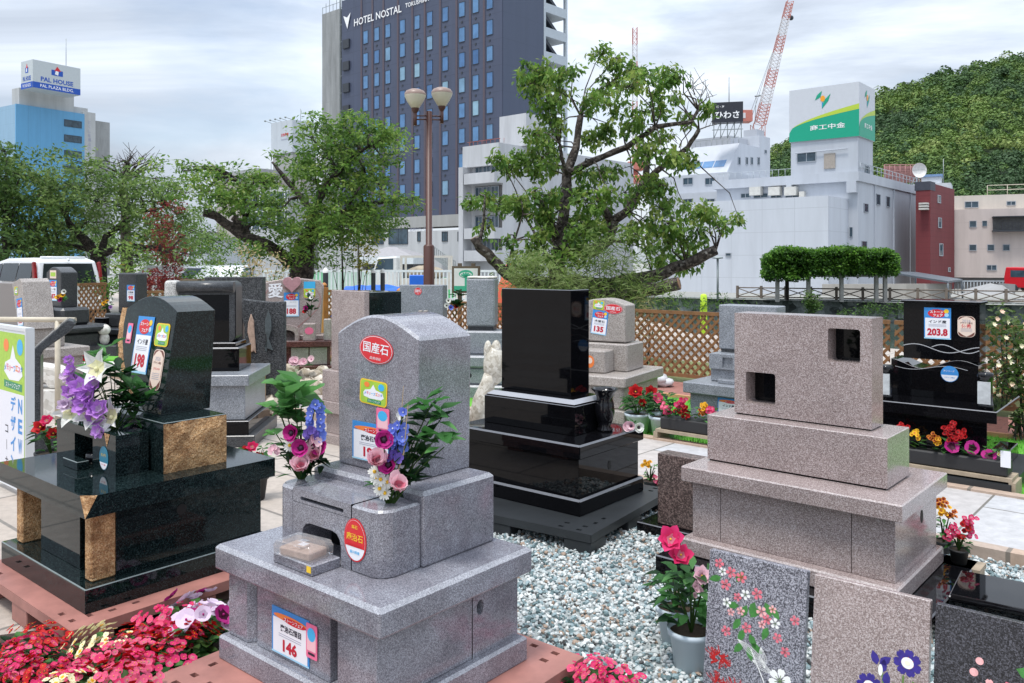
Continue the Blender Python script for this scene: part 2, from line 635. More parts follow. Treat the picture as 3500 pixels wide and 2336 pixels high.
def fest_sticker(par, o, u, w, h, v=(0, 0, 1), tilt=0):
    u, v = rot2(u, v, tilt)
    d = Deco(o, u, v, .0006)
    d.card(rrect(-w / 2, w / 2, -h / 2, h / 2, min(w, h) * .16), .0012, 7)
    d.poly(rrect(-w * .465, w * .465, -h * .455, h * .455, min(w, h) * .13), 3, 0)
    d.tri([(-w * .36, -h * .05), (-w * .3, h * .06), (-.1 * w, h * .12), (0, h * .33), (w * .1, h * .12), (w * .34, h * .05), (w * .4, -h * .14), (w * .3, -h * .24), (-w * .1, -h * .26), (-w * .34, -h * .2)], 4, 1)
    d.ell(w * .29, h * .27, w * .11, h * .14, 4, 2)
    d.ell(-w * .24, h * .29, w * .1, h * .11, 4, 3)
    for i, c in enumerate('メモリーフェスタ'):
        d.text(c, -w * .29 + i * w * .085, -h * .06 + h * .02 * (i % 2), h=h * .11 if c != 'ー' else h * .02, l=5, m=(6, 5, 3, 2, 6, 3, 5, 6)[i], off=.02)
    d.rect(-w * .2, w * .3, -h * .42, -h * .28, 4, 4)
    d.text('ストーンフェア', w * .05, -h * .35, w=w * .42, l=5, m=1)
    return d.build('festival_sticker', FEST, par)


def badge(par, o, u, w, h, word, v=(0, 0, 1)):
    d = Deco(o, u, v, .0007)
    d.card(rrect(-w / 2, w / 2, -h / 2, h / 2, w * .3, 6), .0012, 0)
    d.poly(rrect(-w * .46, w * .46, -h * .48, h * .48, w * .27, 6), 3, 1)
    d.tri([(-w * .46, -h * .25), (-w * .2, -h * .40), (0, -h * .475), (w * .2, -h * .40), (w * .46, -h * .25), (w * .46, h * .3), (w * .22, h * .43), (0, h * .475), (-w * .22, h * .43), (-w * .46, h * .3)], 4, 0)
    d.text('2026', 0, h * .27, w=w * .48, l=5, m=2, off=.0)
    d.text('デザイン墓石', 0, h * .17, w=w * .7, l=5, m=1)
    d.text(word, 0, h * .02, w=w * .55, l=5, m=3)
    for i in range(4):
        d.rect(-w * .32, w * .32, -h * (.1 + .045 * i), -h * (.088 + .045 * i), 5, 2)
    return d.build('award_badge', [C_CREAM, C_BROWN, C_GREY, C_RED], par)


def pink_card(par, o, u, w, h, v=(0, 0, 1), tilt=0):
    u, v = rot2(u, v, tilt)
    d = Deco(o, u, v, .0007)
    d.card(rrect(-w / 2, w / 2, -h / 2, h / 2, w * .1), .0012, 0)
    d.rect(-w * .4, w * .4, -h * .28, h * .2, 3, 1)
    d.ell(0, h * .2, w * .36, h * .2, 3.5, 2)
    d.rect(-w * .3, w * .3, -h * .4, -h * .33, 3, 3)
    return d.build('pink_card', [C_PINK, C_LPINK, C_SKY, C_BLACK], par)


def red_oval(par, o, u, ra, rb, v=(0, 0, 1), tilt=0):
    u, v = rot2(u, v, tilt)
    d = Deco(o, u, v, .0007)
    n = 32
    d.card([(ra * math.cos(2 * math.pi * i / n), rb * math.sin(2 * math.pi * i / n)) for i in range(n)], .0012, 0)
    d.ell(0, 0, ra * .955, rb * .955, 3, 1)
    d.ell(0, 0, ra * .93, rb * .92, 4, 0)
    d.text('国産石', 0, rb * .12, w=ra * 1.5, h=rb * .78, l=5, m=1, off=.012)
    d.text('品質保証', 0, -rb * .62, w=ra * .66, h=rb * .2, l=5, m=1, off=.0)
    return d.build('origin_sticker', [C_RED, C_WHITE], par)


EDGES['black_granite'] = plain('honed_glint_black_edge', (.12, .125, .14), .35, var=.15, vs=40)  # pale edge colours stand in for sky reflected on the bevels
EDGES['green_black_granite'] = plain('honed_glint_green_edge', (.15, .18, .18), .35, var=.15, vs=40)
EDGES['grey_granite'] = granite('honed_glint_grey_edge', [(.20, (.17, .17, .19)), (.42, (.26, .265, .295)), (.60, (.34, .345, .38)), (.85, (.46, .47, .51))], .35, 380, .15)
EDGES['brown_granite'] = granite('honed_glint_brown_edge', [(.22, (.24, .19, .18)), (.45, (.34, .28, .27)), (.62, (.43, .37, .36)), (.95, (.66, .62, .61))], .35, 330, .1)
UX, UY, UZ = (1, 0, 0), (0, 1, 0), (0, 0, 1)
GRP = 'gravestones on show'


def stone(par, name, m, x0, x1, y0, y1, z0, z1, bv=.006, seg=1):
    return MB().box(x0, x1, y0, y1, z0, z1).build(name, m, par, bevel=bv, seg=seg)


def pallet(x, y, yaw, w, d, h, m, label, holes=True):
    t = thing('pallet', label, 'pallet', (x, y, 0), yaw, 'pallets under the gravestones')
    mb = MB()
    # the deck is seen from above: fill its top with sunk slots near the rims
    hs = []
    if holes:
        for j in (-d / 2 + .08, d / 2 - .08):
            for i in range(10):
                if 1 < i < 8:
                    continue
                xx = -w / 2 + .1 + i * (w - .2) / 9
                for k in (-.035, .035):
                    hs.append([(xx - .016, j + k - .011), (xx + .016, j + k - .011), (xx + .016, j + k + .011), (xx - .016, j + k + .011)])
        for i in (-w / 2 + .08, w / 2 - .08):
            for j in (1, 2):
                yy = -d / 2 + .1 + j * (d - .2) / 9
                hs.append([(i - .011, yy - .016), (i + .011, yy - .016), (i + .011, yy + .016), (i - .011, yy + .016)])
    top = MB().holed([(-w / 2, -d / 2), (w / 2, -d / 2), (w / 2, d / 2), (-w / 2, d / 2)], hs, 0, .02, 0, 1)
    top.v = [(a, c, h - b) for a, b, c in top.v]
    mb.add(top.v, top.f)
    mb.m = list(top.m)
    mb.s = [False] * len(mb.f)
    # side rims
    for (a0, a1, b0, b1) in ((-w / 2, w / 2, -d / 2, -d / 2 + .004), (-w / 2, w / 2, d / 2 - .004, d / 2), (-w / 2, -w / 2 + .004, -d / 2, d / 2), (w / 2 - .004, w / 2, -d / 2, d / 2)):
        mb.box(a0, a1, b0, b1, h - .045, h - .0005)
    mb.box(-w / 2 + .01, w / 2 - .01, -d / 2 + .01, d / 2 - .01, h - .05, h - .022)
    mb.build('deck', [m, DARKHOLE], t)
    for sx in (-1, 0, 1):
        for sy in (-1, 0, 1):
            fx, fy = sx * (w / 2 - .09), sy * (d / 2 - .09)
            stone(t, 'foot', m, fx - .085, fx + .085, fy - .085, fy + .085, 0, h - .046, .004)
    return t


P_PINK = plain('faded_red_plastic', (.34, .15, .125), .55, var=.32, vs=5)
P_BLACK = plain('black_plastic', (.020, .023, .026), .45, var=.25, vs=5)


def vline(par, x, y, z0, z1, side=False):
    """a joint between two stones: a real thin dark seam 1.5 mm proud of nothing, sunk look"""
    return None


# ---- grey arched gravestone with the 146 card
def gravestone_grey():
    t = thing('gravestone', 'grey granite gravestone with round arched top, red oval sticker and 146 price card', 'gravestone', (-.516, 3.076, 0), 40, GRP)
    pallet(-.506, 3.01, 39, 1.1, 1.1, .13, P_PINK, 'faded red plastic pallet under the grey 146 gravestone')
    stone(t, 'base', G_GREY, -.443, .443, -.363, .363, .13, .218, .010, 2)
    z0, z1 = .2185, .4585
    pl = [(-.42, -.335), (-.30, -.335), (-.275, -.31), (-.275, .34), (-.42, .34)]
    MB().extrude(pl, 'z', z0, z1).build('pillar', G_GREY, t, bevel=.006)
    stone(t, 'door_panel', G_GREY, -.255, .165, -.322, -.25, z0, z1, .004)
    MB().box(.219, .41, -.335, .10, z0, z1).build('pillar', G_GREY, t, bevel=.006)
    mb = MB().box(-.2745, .2185, -.245, .34, z0, z1, 1)
    mb.build('core', [G_GREY, HOLE], t)
    r = MB()                                                       # side stone with its round vent
    hole = [(.14 + .018 * math.cos(a * R_(18)), .385 + .026 * math.sin(a * R_(18))) for a in range(20)]
    r.holed([(.1015, z0), (.345, z0), (.345, z1), (.1015, z1)], [hole], 0, .03, 0, 1)
    r.v = [(.41 - b, a, c) for a, b, c in r.v]
    r.box(.2185, .379, .1015, .345, z0, z1)
    r.build('side_stone', [G_GREY, HOLE], t)
    stone(t, 'table_slab', G_GREY, -.463, .463, -.367, .367, .459, .55, .014, 2)
    # offering block with rounded corners, a slot and an arched mouth
    f = MB()
    x0, x1, yf, yb, r0 = -.30, .30, -.215, -.0435, .065
    out = [(x0, yb), (x0, yf + r0)] + [(x0 + r0 - r0 * math.cos(R_(a)), yf + r0 - r0 * math.sin(R_(a))) for a in (15, 30, 45, 60, 75, 90)]
    MB().extrude(out + [(-.192, yf), (-.192, yb)], 'z', .551, .775, smooth=False).build('flower_block', G_GREY, t, bevel=.008, seg=2)
    o2 = [(-a, b) for a, b in out][::-1]
    MB().extrude([(.142, yb), (.142, yf)] + o2, 'z', .551, .775).build('flower_block', G_GREY, t, bevel=.008, seg=2)
    mouth = [(-.134, .5515), (.086, .5515), (.086, .62)] + [(.086 - .045 + .045 * math.cos(R_(a)), .62 + .045 * math.sin(R_(a))) for a in (30, 60, 90)] + [(-.134 + .045 - .045 * math.sin(R_(a)), .62 + .045 * math.cos(R_(a))) for a in (0, 30, 60)] + [(-.134, .62)]
    slot = rrect(-.145, .10, .738, .752, .005, 2)
    f.holed([(-.19, .551), (.14, .551), (.14, .727), (-.19, .727)], [[(a, max(b, .5525)) for a, b in mouth]], yf, .13, 0, 1)
    f.box(-.19, .14, yb - .003, yb, .551, .727)
    f.add([(-.19, yf, .727), (.14, yf, .727), (.14, yb, .727), (-.19, yb, .727)], [(0, 1, 2, 3)])
    f.build('incense_chamber', [G_GREY, DARKHOLE], t)
    g = MB().holed([(-.19, .729), (.14, .729), (.14, .775), (-.19, .775)], [slot], yf, .06, 0, 1)
    g.add([(-.19, yf, .775), (.14, yf, .775), (.14, yb, .775), (-.19, yb, .775)], [(0, 1, 2, 3)])
    g.build('incense_cover', [G_GREY, DARKHOLE], t)
    stone(t, 'plinth', G_GREY, -.30, .312, -.042, .327, .551, .808, .014, 2)
    # headstone with an arched top
    a0, a1 = -.262, .198
    prof = [(a0 + .008, .809), (a1 - .008, .809), (a1, 1.325)]
    for i in range(1, 16):
        k = i / 16
        prof.append((a1 + (a0 - a1) * k, 1.325 + .074 * math.sin(math.pi * k)))
    prof.append((a0, 1.325))
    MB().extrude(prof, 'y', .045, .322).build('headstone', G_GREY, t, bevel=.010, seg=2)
    y = .0435
    red_oval(t, (-.03, y, 1.268), UX, .096, .053, tilt=-4)
    fest_sticker(t, (-.046, y, 1.105), UX, .155, .093, tilt=-3)
    pink_card(t, (.012, y - .004, 1.005), UX, .072, .096)
    price_card(t, (-.06, y, .915), UX, .215, .145, '庵治石細目', '198', wide=True)
    price_card(t, (-.05, -.3235, .312), UX, .215, .16, '庵治石細目', '146', wide=True)
    pink_card(t, (.075, -.3275, .33), UX, .06, .115)
    d = Deco((.165, -.2165, .66), UX, UZ, .0007)
    n = 30
    d.card([(.058 * math.cos(2 * math.pi * i / n), .073 * math.sin(2 * math.pi * i / n)) for i in range(n)], .0012, 0)
    d.ell(0, 0, .053, .068, 3, 1)
    d.ell(0, 0, .052, .067, 4, 0, t0=-.35, t1=math.pi + .35)
    d.text('庵治石', 0, .010, w=.085, h=.026, l=5, m=2, off=.01)
    d.text('銘石', 0, .045, w=.03, h=.013, l=5, m=2)
    d.text('国産石使用墓石', 0, -.018, w=.075, h=.009, l=5, m=0)
    d.text('香川県産', 0, -.04, w=.05, h=.011, l=5, m=3)
    d.build('quality_sticker', [C_RED, C_WHITE, C_YEL, C_SKY], t)
    # tray with a boxed offering
    stone(t, 'tray', G_GREY, -.135, .085, -.335, -.2165, .551, .586, .004)
    Deco((.07, -.3355, .575), UX, UZ).rect(-.012, .012, -.014, .008, 1, 0).build('yellow_label', [C_YEL], t)


PLASTIC = plain('clear_plastic', (.85, .88, .92), .08, var=0, trans=.75, alpha=.45)
PAPER = plain('brown_paper', (.42, .30, .24), .6, var=.3, vs=60)


def offering_box():
    ux, vy = (math.cos(R_(40)), -math.sin(R_(40))), (math.sin(R_(40)), math.cos(R_(40)))
    lx, ly = -.03, -.285
    t = thing('offering_box', 'clear plastic offering box with sweets on the stone tray of the grey gravestone', 'offering box', (-.516 + ux[0] * lx + vy[0] * ly, 3.076 + ux[1] * lx + vy[1] * ly, .5865), 32)
    MB().box(-.072, .072, -.042, .042, .0, .028).box(-.02, .02, -.018, .018, .028, .036, 1).build('sweets', [PAPER, C_WHITE], t, bevel=.004)
    pr = [(-.09, .0), (.09, .0), (.094, .034), (.08, .052), (-.08, .052), (-.094, .034)]
    MB().extrude(pr, 'y', -.054, .054).build('plastic_lid', PLASTIC, t, bevel=.004)


gravestone_grey()
offering_box()


# ---- brown granite gravestone with two square windows
def gravestone_brown():
    t = thing('gravestone', 'large brown granite gravestone pierced by two square black windows', 'gravestone', (1.486, 4.165, 0), 41, GRP)
    stone(t, 'footing', G_BLACK, -.60, .66, -.47, .50, .0, .118, .006)
    stone(t, 'base', G_BROWN, -.513, .531, -.37, .365, .12, .2, .008)
    for a, b, nm in ((-.48, -.327, 'side_stone'), (-.324, .312, 'door_panel'), (.315, .5, 'side_stone')):
        stone(t, nm, G_BROWN, a, b, -.304, .355, .201, .488, .003)
    d = MB().box(-.0, .0015, -.02, .02, -.026, .026)
    MB().extrude([(.019 * math.cos(R_(20 * i)) + .10, .03 * math.sin(R_(20 * i)) + .40) for i in range(18)], 'x', .4995, .5025).build('vent', DARKHOLE, t)
    stone(t, 'table_slab', G_BROWN, -.51, .547, -.371, .365, .489, .564, .006)
    stone(t, 'plinth', G_BROWN, -.465, .429, -.176, .16, .572, .803, .004)
    stone(t, 'joint', G_BLACK, -.455, .42, -.168, .152, .564, .5715, 0)
    h = MB()
    x0, x1, y0, y1, z0, z1 = -.367, .326, -.064, .10, .810, 1.332
    w1 = rrect(.12, .273, 1.117, 1.277, .012, 2)
    w2 = rrect(-.304, -.145, .868, 1.03, .012, 2)
    h.holed([(x0, z0), (x1, z0), (x1, z1), (x0, z1)], [w1, w2], y0, .11, 0, 1)
    h.add([(x0, y0, z0), (x1, y0, z0), (x1, y1, z0), (x0, y1, z0), (x0, y0, z1), (x1, y0, z1), (x1, y1, z1), (x0, y1, z1)],
          [(0, 3, 2, 1), (4, 5, 6, 7), (1, 2, 6, 5), (2, 3, 7, 6), (3, 0, 4, 7)])
    h.build('headstone', [G_BROWN, G_BLACK], t)
    stone(t, 'joint', G_BLACK, -.36, .318, -.056, .095, .803, .8095, 0)


gravestone_brown()


# ---- tall black gravestone
def gravestone_black():
    t = thing('gravestone', 'tall plain black polished gravestone on a black pallet beside the gravel', 'gravestone', (.236, 5.405, 0), 39.5, GRP)
    pallet(.2215, 5.297, 34, 1.24, 1.1, .12, P_BLACK, 'black plastic pallet under the tall black gravestone')
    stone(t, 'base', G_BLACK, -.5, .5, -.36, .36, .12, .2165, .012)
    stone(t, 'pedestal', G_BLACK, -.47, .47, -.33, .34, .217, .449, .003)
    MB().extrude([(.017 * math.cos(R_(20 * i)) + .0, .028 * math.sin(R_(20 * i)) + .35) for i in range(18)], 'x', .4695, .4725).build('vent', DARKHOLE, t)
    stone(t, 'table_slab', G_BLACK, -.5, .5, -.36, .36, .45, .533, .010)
    stone(t, 'plinth', G_BLACK, -.41, .325, -.163, .217, .534, .714, .004)
    b = MB()
    a = [(-.40, -.153), (.315, -.153), (.315, .207), (-.40, .207)]
    c = [(-.40 + .035, -.118), (.28, -.118), (.28, .185), (-.365, .185)]
    v = [(x, y, .7145) for x, y in a] + [(x, y, .722) for x, y in a] + [(x, y, .745) for x, y in c]
    f = [(0, 1, 5, 4), (1, 2, 6, 5), (2, 3, 7, 6), (3, 0, 4, 7), (4, 5, 9, 8), (5, 6, 10, 9), (6, 7, 11, 10), (7, 4, 8, 11), (8, 9, 10, 11)]
    b.add(v[:8], f[:4]).add(v[4:], [tuple(i - 4 for i in q) for q in f[4:8]], 1).add(v[8:], [(0, 1, 2, 3)], 2).build('bevelled_step', [G_BLACK, plain('honed_glint_step', (.30, .31, .34), .3, var=.1), G_BLACK], t)  # sky reflection on the bevel faces painted as a paler grey
    stone(t, 'headstone', G_BLACK, -.385, .19, -.015, .19, .7455, 1.42, .004)


gravestone_black()

VASE = plain('black_glaze', (.006, .006, .008), .08, var=0)


def urn():
    t = thing('urn', 'black polished stone urn on the table slab of the tall black gravestone', 'urn', (.236 + .772 * .37 + .636 * .10, 5.405 - .636 * .37 + .772 * .10, .5335), 0)
    MB().lathe([(0, 0), (.05, 0), (.052, .012), (.036, .03), (.05, .06), (.064, .12), (.060, .17), (.05, .205), (.062, .24), (.085, .262), (.084, .268), (.07, .262), (.05, .24), (.04, .20), (0, .19)], n=28).build('urn_body', VASE, t)


urn()


# ---- dark green-black gravestone with golden rough edges, card 198
def gravestone_green():
    cx_, cy_ = -1.843, 4.107
    t = thing('gravestone', 'dark green gravestone with rough golden stone edges and 198 price card', 'gravestone', (cx_, cy_, 0), 40, GRP)
    pallet(-1.822, 4.078, 40, 1.1, 1.1, .13, P_PINK, 'faded red plastic pallet under the dark green gravestone')
    stone(t, 'base', G_GREEN, -.47, .47, -.455, .455, .13, .2335, .004)
    z0, z1 = .234, .53
    stone(t, 'pillar', GOLD, -.42, -.35, -.405, -.30, z0, z1, .006)
    stone(t, 'pillar', GOLD, .345, .41, -.405, -.30, z0, z1, .006)
    stone(t, 'side_stone', G_GREEN, .33, .41, -.2995, .42, z0, z1, .002)
    stone(t, 'side_stone', G_GREEN, -.42, -.34, -.2995, .42, z0, z1, .002)
    stone(t, 'door_panel', G_GREEN, -.215, .215, -.37, -.3, z0, z1, .003)
    stone(t, 'core', DARKHOLE, -.339, .329, -.29, .42, z0, z1, 0)
    MB().extrude([(.024 * math.cos(R_(20 * i)) - .0, .024 * math.sin(R_(20 * i)) + .455) for i in range(18)], 'x', .4095, .4125).build('vent', DARKHOLE, t)
    x0, x1, y0, y1, c = -.48, .48, -.46, .455, .05
    v = [(x0, y0, .62), (x1 - c, y0, .62), (x1, y0 + c, .62), (x1, y1, .62), (x0, y1, .62), (x0, y0, .531), (x1, y0, .531), (x1, y1, .531), (x0, y1, .531)]
    MB().add(v, [(0, 1, 2, 3, 4), (5, 8, 7, 6), (0, 5, 6, 1), (2, 6, 7, 3), (3, 7, 8, 4), (4, 8, 5, 0)]).add([v[1], v[2], v[6]], [(0, 2, 1)], 1).build('table_slab', [G_GREEN, GOLD], t)
    # offering block
    b = MB()
    b.holed([(-.40, .6205), (.245, .6205), (.245, .807), (-.40, .807)], [[(-.19, .622), (.01, .622), (.01, .765), (-.19, .765)]], -.227, .1, 0, 1)
    X0, X1, Y0, Y1, Z0, Z1 = -.40, .245, -.227, -.074, .6205, .807
    b.add([(X0, Y0, Z0), (X1, Y0, Z0), (X1, Y1, Z0), (X0, Y1, Z0), (X0, Y0, Z1), (X1, Y0, Z1), (X1, Y1, Z1), (X0, Y1, Z1)], [(4, 5, 6, 7), (1, 2, 6, 5), (2, 3, 7, 6), (3, 0, 4, 7)])
    b.build('offering_block', [G_GREEN, DARKHOLE], t)
    stone(t, 'incense_step', G_GREEN, -.17, -.01, -.29, -.235, .6205, .66, .003)
    MB().lathe([(0, 0), (.035, 0), (.035, .05), (.03, .052), (0, .05)], (-.09, -.18, .6225), 18).build('incense_pot', VASE, t)
    Deco((.16, -.2275, .785), UX, UZ).poly([(-.03, .022), (0, -.04), (.03, .022)], 1, 0).build('golden_inlay', [GOLD], t)
    d = Deco((.13, -.2285, .69), UX, UZ, .0007)
    d.card([(.045 * math.cos(R_(12 * i)), .055 * math.sin(R_(12 * i))) for i in range(30)], .0012, 0)
    d.ell(0, 0, .042, .052, 3, 1, t0=-math.pi + .4, t1=-.4)
    d.text('オニギリ', 0, .015, w=.05, h=.016, l=4, m=2)
    d.text('デザイン墓石', 0, -.03, w=.045, h=.007, l=4, m=3)
    d.build('teal_sticker', [C_TEAL, C_WHITE, C_YEL, C_RED], t)
    # plinth with a rough golden side
    MB().box(-.33, .3595, -.06, .26, .6205, .855).build('plinth', G_GREEN, t, bevel=.003)
    g = MB()
    n, q = 7, random.Random(5)
    pts = [[(.360 + q.random() * .012 * (0 < i < n and 0 < j < 4), -.06 + .32 * i / n, .6205 + .235 * j / 4 + (.006 * q.random() - .01) * (j == 4)) for i in range(n + 1)] for j in range(5)]
    g.add([p for r in pts for p in r], [(j * (n + 1) + i, j * (n + 1) + i + 1, (j + 1) * (n + 1) + i + 1, (j + 1) * (n + 1) + i) for j in range(4) for i in range(n)], 0)
    g.build('rough_side', GOLD, t)
    # headstone: arched top, the left edge sweeping in, the front leaning back
    def yf(z):
        return .027 + .084 * (z - .856) / .5
    L = [(-.02, .856), (-.10, .90), (-.21, .97), (-.305, 1.08), (-.355, 1.18), (-.372, 1.27), (-.365, 1.352)]
    prof = [(.164, .856), (.164, 1.352)]
    for i in range(1, 14):
        k = i / 14
        prof.append((.164 - .529 * k, 1.352 + .070 * math.sin(math.pi * k)))
    prof += L[::-1]
    hd = MB()
    n = len(prof)
    fr = [(a, yf(b), b) for a, b in prof]
    bk = [(a, .285 + .03 * (b - .856) / .5, b) for a, b in prof]
    hd.add(fr + bk, [tuple(range(n))[::-1], tuple(range(n, 2 * n))] + [(i, (i + 1) % n, n + (i + 1) % n, n + i) for i in range(n)])
    hd.build('headstone', G_GREEN, t, bevel=.004)
    ed = MB()
    q = random.Random(3)
    pr = L[1:]
    for (a, b), (c, e) in zip(pr, pr[1:]):
        for s in range(3):
            k0, k1 = s / 3, (s + 1) / 3
            p = [(a + (c - a) * k, b + (e - b) * k) for k in (k0, k1)]
            j = .006 * q.random()
            ed.add([(p[0][0] - .002, yf(p[0][1]) + .002, p[0][1]), (p[1][0] - .002, yf(p[1][1]) + .002, p[1][1]), (p[1][0] - .072 - j, yf(p[1][1]) + .008 + j, p[1][1]), (p[0][0] - .072 - j, yf(p[0][1]) + .008 + j, p[0][1]),
                    (p[0][0] - .06, .28, p[0][1]), (p[1][0] - .06, .28, p[1][1])], [(0, 1, 2, 3), (3, 2, 5, 4)], 0)
    ed.build('rough_edge', GOLD, t)
    vv = Vector((0, .084, .5)).normalized()

    def o(x, z):
        return (x, yf(z) - .002, z)
    price_card(t, o(-.125, 1.175), UX, .17, .29, 'インド産', '198', v=vv)
    pink_card(t, o(-.285, 1.225), UX, .055, .105, v=vv)
    fest_sticker(t, o(.058, 1.235), UX, .135, .115, v=vv)
    badge(t, o(.06, 1.065), UX, .11, .2, 'グランドＭ', v=vv)


gravestone_green()


# ---- black gravestone with lanterns, card 203.8
def gravestone_lantern():
    t = thing('gravestone', 'black gravestone with silver wave lines, two lanterns and 203.8 price card', 'gravestone', (3.246, 6.292, 0), 40, GRP)
    pallet(3.246, 6.292, 40, 1.1, 1.1, .112, P_BLACK, 'black plastic pallet under the black 203.8 gravestone', False)
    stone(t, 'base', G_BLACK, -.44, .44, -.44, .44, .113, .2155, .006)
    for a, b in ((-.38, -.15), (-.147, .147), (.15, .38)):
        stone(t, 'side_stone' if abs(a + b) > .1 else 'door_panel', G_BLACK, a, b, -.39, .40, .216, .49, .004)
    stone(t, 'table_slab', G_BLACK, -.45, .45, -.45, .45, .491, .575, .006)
    pr = [(-.33, .576), (.27, .576), (.27, .80)]
    for i in range(0, 17):
        k = i / 16
        pr.append((.27 - .6 * k, .84 + .035 * math.sin(k * 7.5) - .02 * k))
    MB().extrude(pr, 'y', -.085, .2).build('lower_headstone', G_BLACK, t, bevel=.002)
    stone(t, 'headstone', G_BLACK, -.25, .272, -.05, .16, .86, 1.285, .003)
    stone(t, 'cap', G_BLACK, -.262, .285, -.075, .17, 1.286, 1.308, .006)
    d = Deco((0, -.051, 0), UX, UZ, .0008)
    d.line([(-.25 + .52 * i / 24, .945 + .027 * math.sin(i / 24 * 7.2 + .4)) for i in range(25)], .006, 1, 0)
    d.line([(-.05 + .32 * i / 18, .95 + .027 * math.sin(i / 18 * 6.0 + .2)) for i in range(19)], .006, 1.5, 0)
    d.build('wave_line', [plain('engraved_silver', (.5, .5, .52), .4, .3, var=0)], t)
    d = Deco((0, -.086, 0), UX, UZ, .0008)
    d.line([(-.3 + .5 * i / 20, .80 + .02 * math.sin(i / 20 * 6 + 3.4)) for i in range(21)], .004, 1, 0)
    d.build('wave_line', [MATS['engraved_silver']], t)
    price_card(t, (-.01, -.0515, 1.135), UX, .185, .235, 'インド産', '203.8')
    badge(t, (.185, -.0515, 1.12), UX, .118, .155, '優秀')
    d = Deco((.08, -.0865, .765), UX, UZ, .0007)
    d.card([(.06 * math.cos(R_(12 * i)), .06 * math.sin(R_(12 * i))) for i in range(30)], .0012, 0)
    d.ell(0, 0, .056, .056, 3, 1, t0=-math.pi + .15, t1=-.15)
    d.text('海シリーズ', -.004, .022, w=.075, h=.015, l=4, m=1)
    d.text('デザイン墓石', 0, -.026, w=.07, h=.009, l=4, m=0)
    d.build('blue_sticker', [C_BLUE, C_WHITE], t)
    gl = plain('frosted_glass', (.5, .52, .53), .3, var=.2, vs=25)
    for x in (-.30, .36):
        b = MB().lathe([(0, 0), (.05, 0), (.05, .03), (.046, .032), (.046, .20), (.052, .202), (.052, .24), (.045, .25), (0, .252)], (x, -.33, .576), 20)
        o = b.build('lantern', VASE, t)
        MB().box(x - .04, x + .04, -.384, -.372, .61, .765).build('lantern_pane', gl, o)


gravestone_lantern()
# ------------------------------------------------------------------ ground
U41 = Vector((math.cos(R_(41)), -math.sin(R_(41)), 0))
V41 = Vector((math.sin(R_(41)), math.cos(R_(41)), 0))
P0 = Vector((1.125, 7.377, 0))               # the far edge of the paved path


def band(n0, n1, s0, s1, z):
    return [tuple(P0 + U41 * s + V41 * n + Vector((0, 0, z))) for s, n in ((s0, n0), (s1, n0), (s1, n1), (s0, n1))]


def paving(name, c1, c2, joint, sx, sy, rough=.7, ang=41, jw=.012):
    m, t, b = newmat(name)
    tc = N(t, 'TexCoord')
    mp = N(t, 'Mapping')
    mp.inputs['Rotation'].default_value = (0, 0, R_(ang))
    t.links.new(tc.outputs['Object'], mp.inputs[0])
    br = N(t, 'TexBrick', offset=.5)
    br.inputs['Color1'].default_value = (*c1, 1)
    br.inputs['Color2'].default_value = (*c2, 1)
    br.inputs['Mortar'].default_value = (*joint, 1)
    br.inputs['Scale'].default_value = 1
    br.inputs['Mortar Size'].default_value = jw
    br.inputs['Brick Width'].default_value = sx
    br.inputs['Row Height'].default_value = sy
    br.inputs['Bias'].default_value = -.2
    t.links.new(mp.outputs[0], br.inputs[0])
    n = N(t, 'TexNoise', i_Scale=14., i_Detail=6, i_Roughness=.7)
    t.links.new(tc.outputs['Object'], n.inputs['Vector'])
    r = ramp(t, [(.3, .78), (.7, 1.1)], n.outputs[0])
    mu = N(t, 'Mix', data_type='RGBA', blend_type='MULTIPLY')
    mu.inputs[0].default_value = 1
    t.links.new(br.outputs[0], mu.inputs[6])
    t.links.new(r.outputs[0], mu.inputs[7])
    t.links.new(mu.outputs[2], b.inputs['Base Color'])
    b.inputs['Roughness'].default_value = rough
    return m


g = MB().add([(-90, -8, 0), (60, -8, 0), (60, 3, 0), (11, 11, 0), (4, 18.5, 0), (2.6, 44, 0), (-90, 44, 0)], [tuple(range(7))])
g.add([(60, 3, 0), (11, 11, 0), (4, 18.5, 0), (2.6, 44, 0), (-90, 44, 0), (60, 3, -3.2), (11, 11, -3.2), (4, 18.5, -3.2), (2.6, 44, -3.2), (-90, 44, -3.2)],
      [(0, 5, 6, 1), (1, 6, 7, 2), (2, 7, 8, 3), (3, 8, 9, 4)], 1)
kind(g.build('ground', [paving('pale_paving', (.42, .36, .31), (.46, .42, .38), (.2, .18, .16), .9, .6), plain('bank_stone', (.14, .14, .13), .9, var=.4, vs=2)]), 'structure')
kind(MB().add([(-200, 10, -3.1), (220, -6, -3.1), (220, 90, -3.1), (-200, 90, -3.1)], [(0, 1, 2, 3)]).build('river_water', plain('river_green', (.05, .075, .06), .12, var=.2, vs=.2, bump=.1, bs=3)), 'structure')

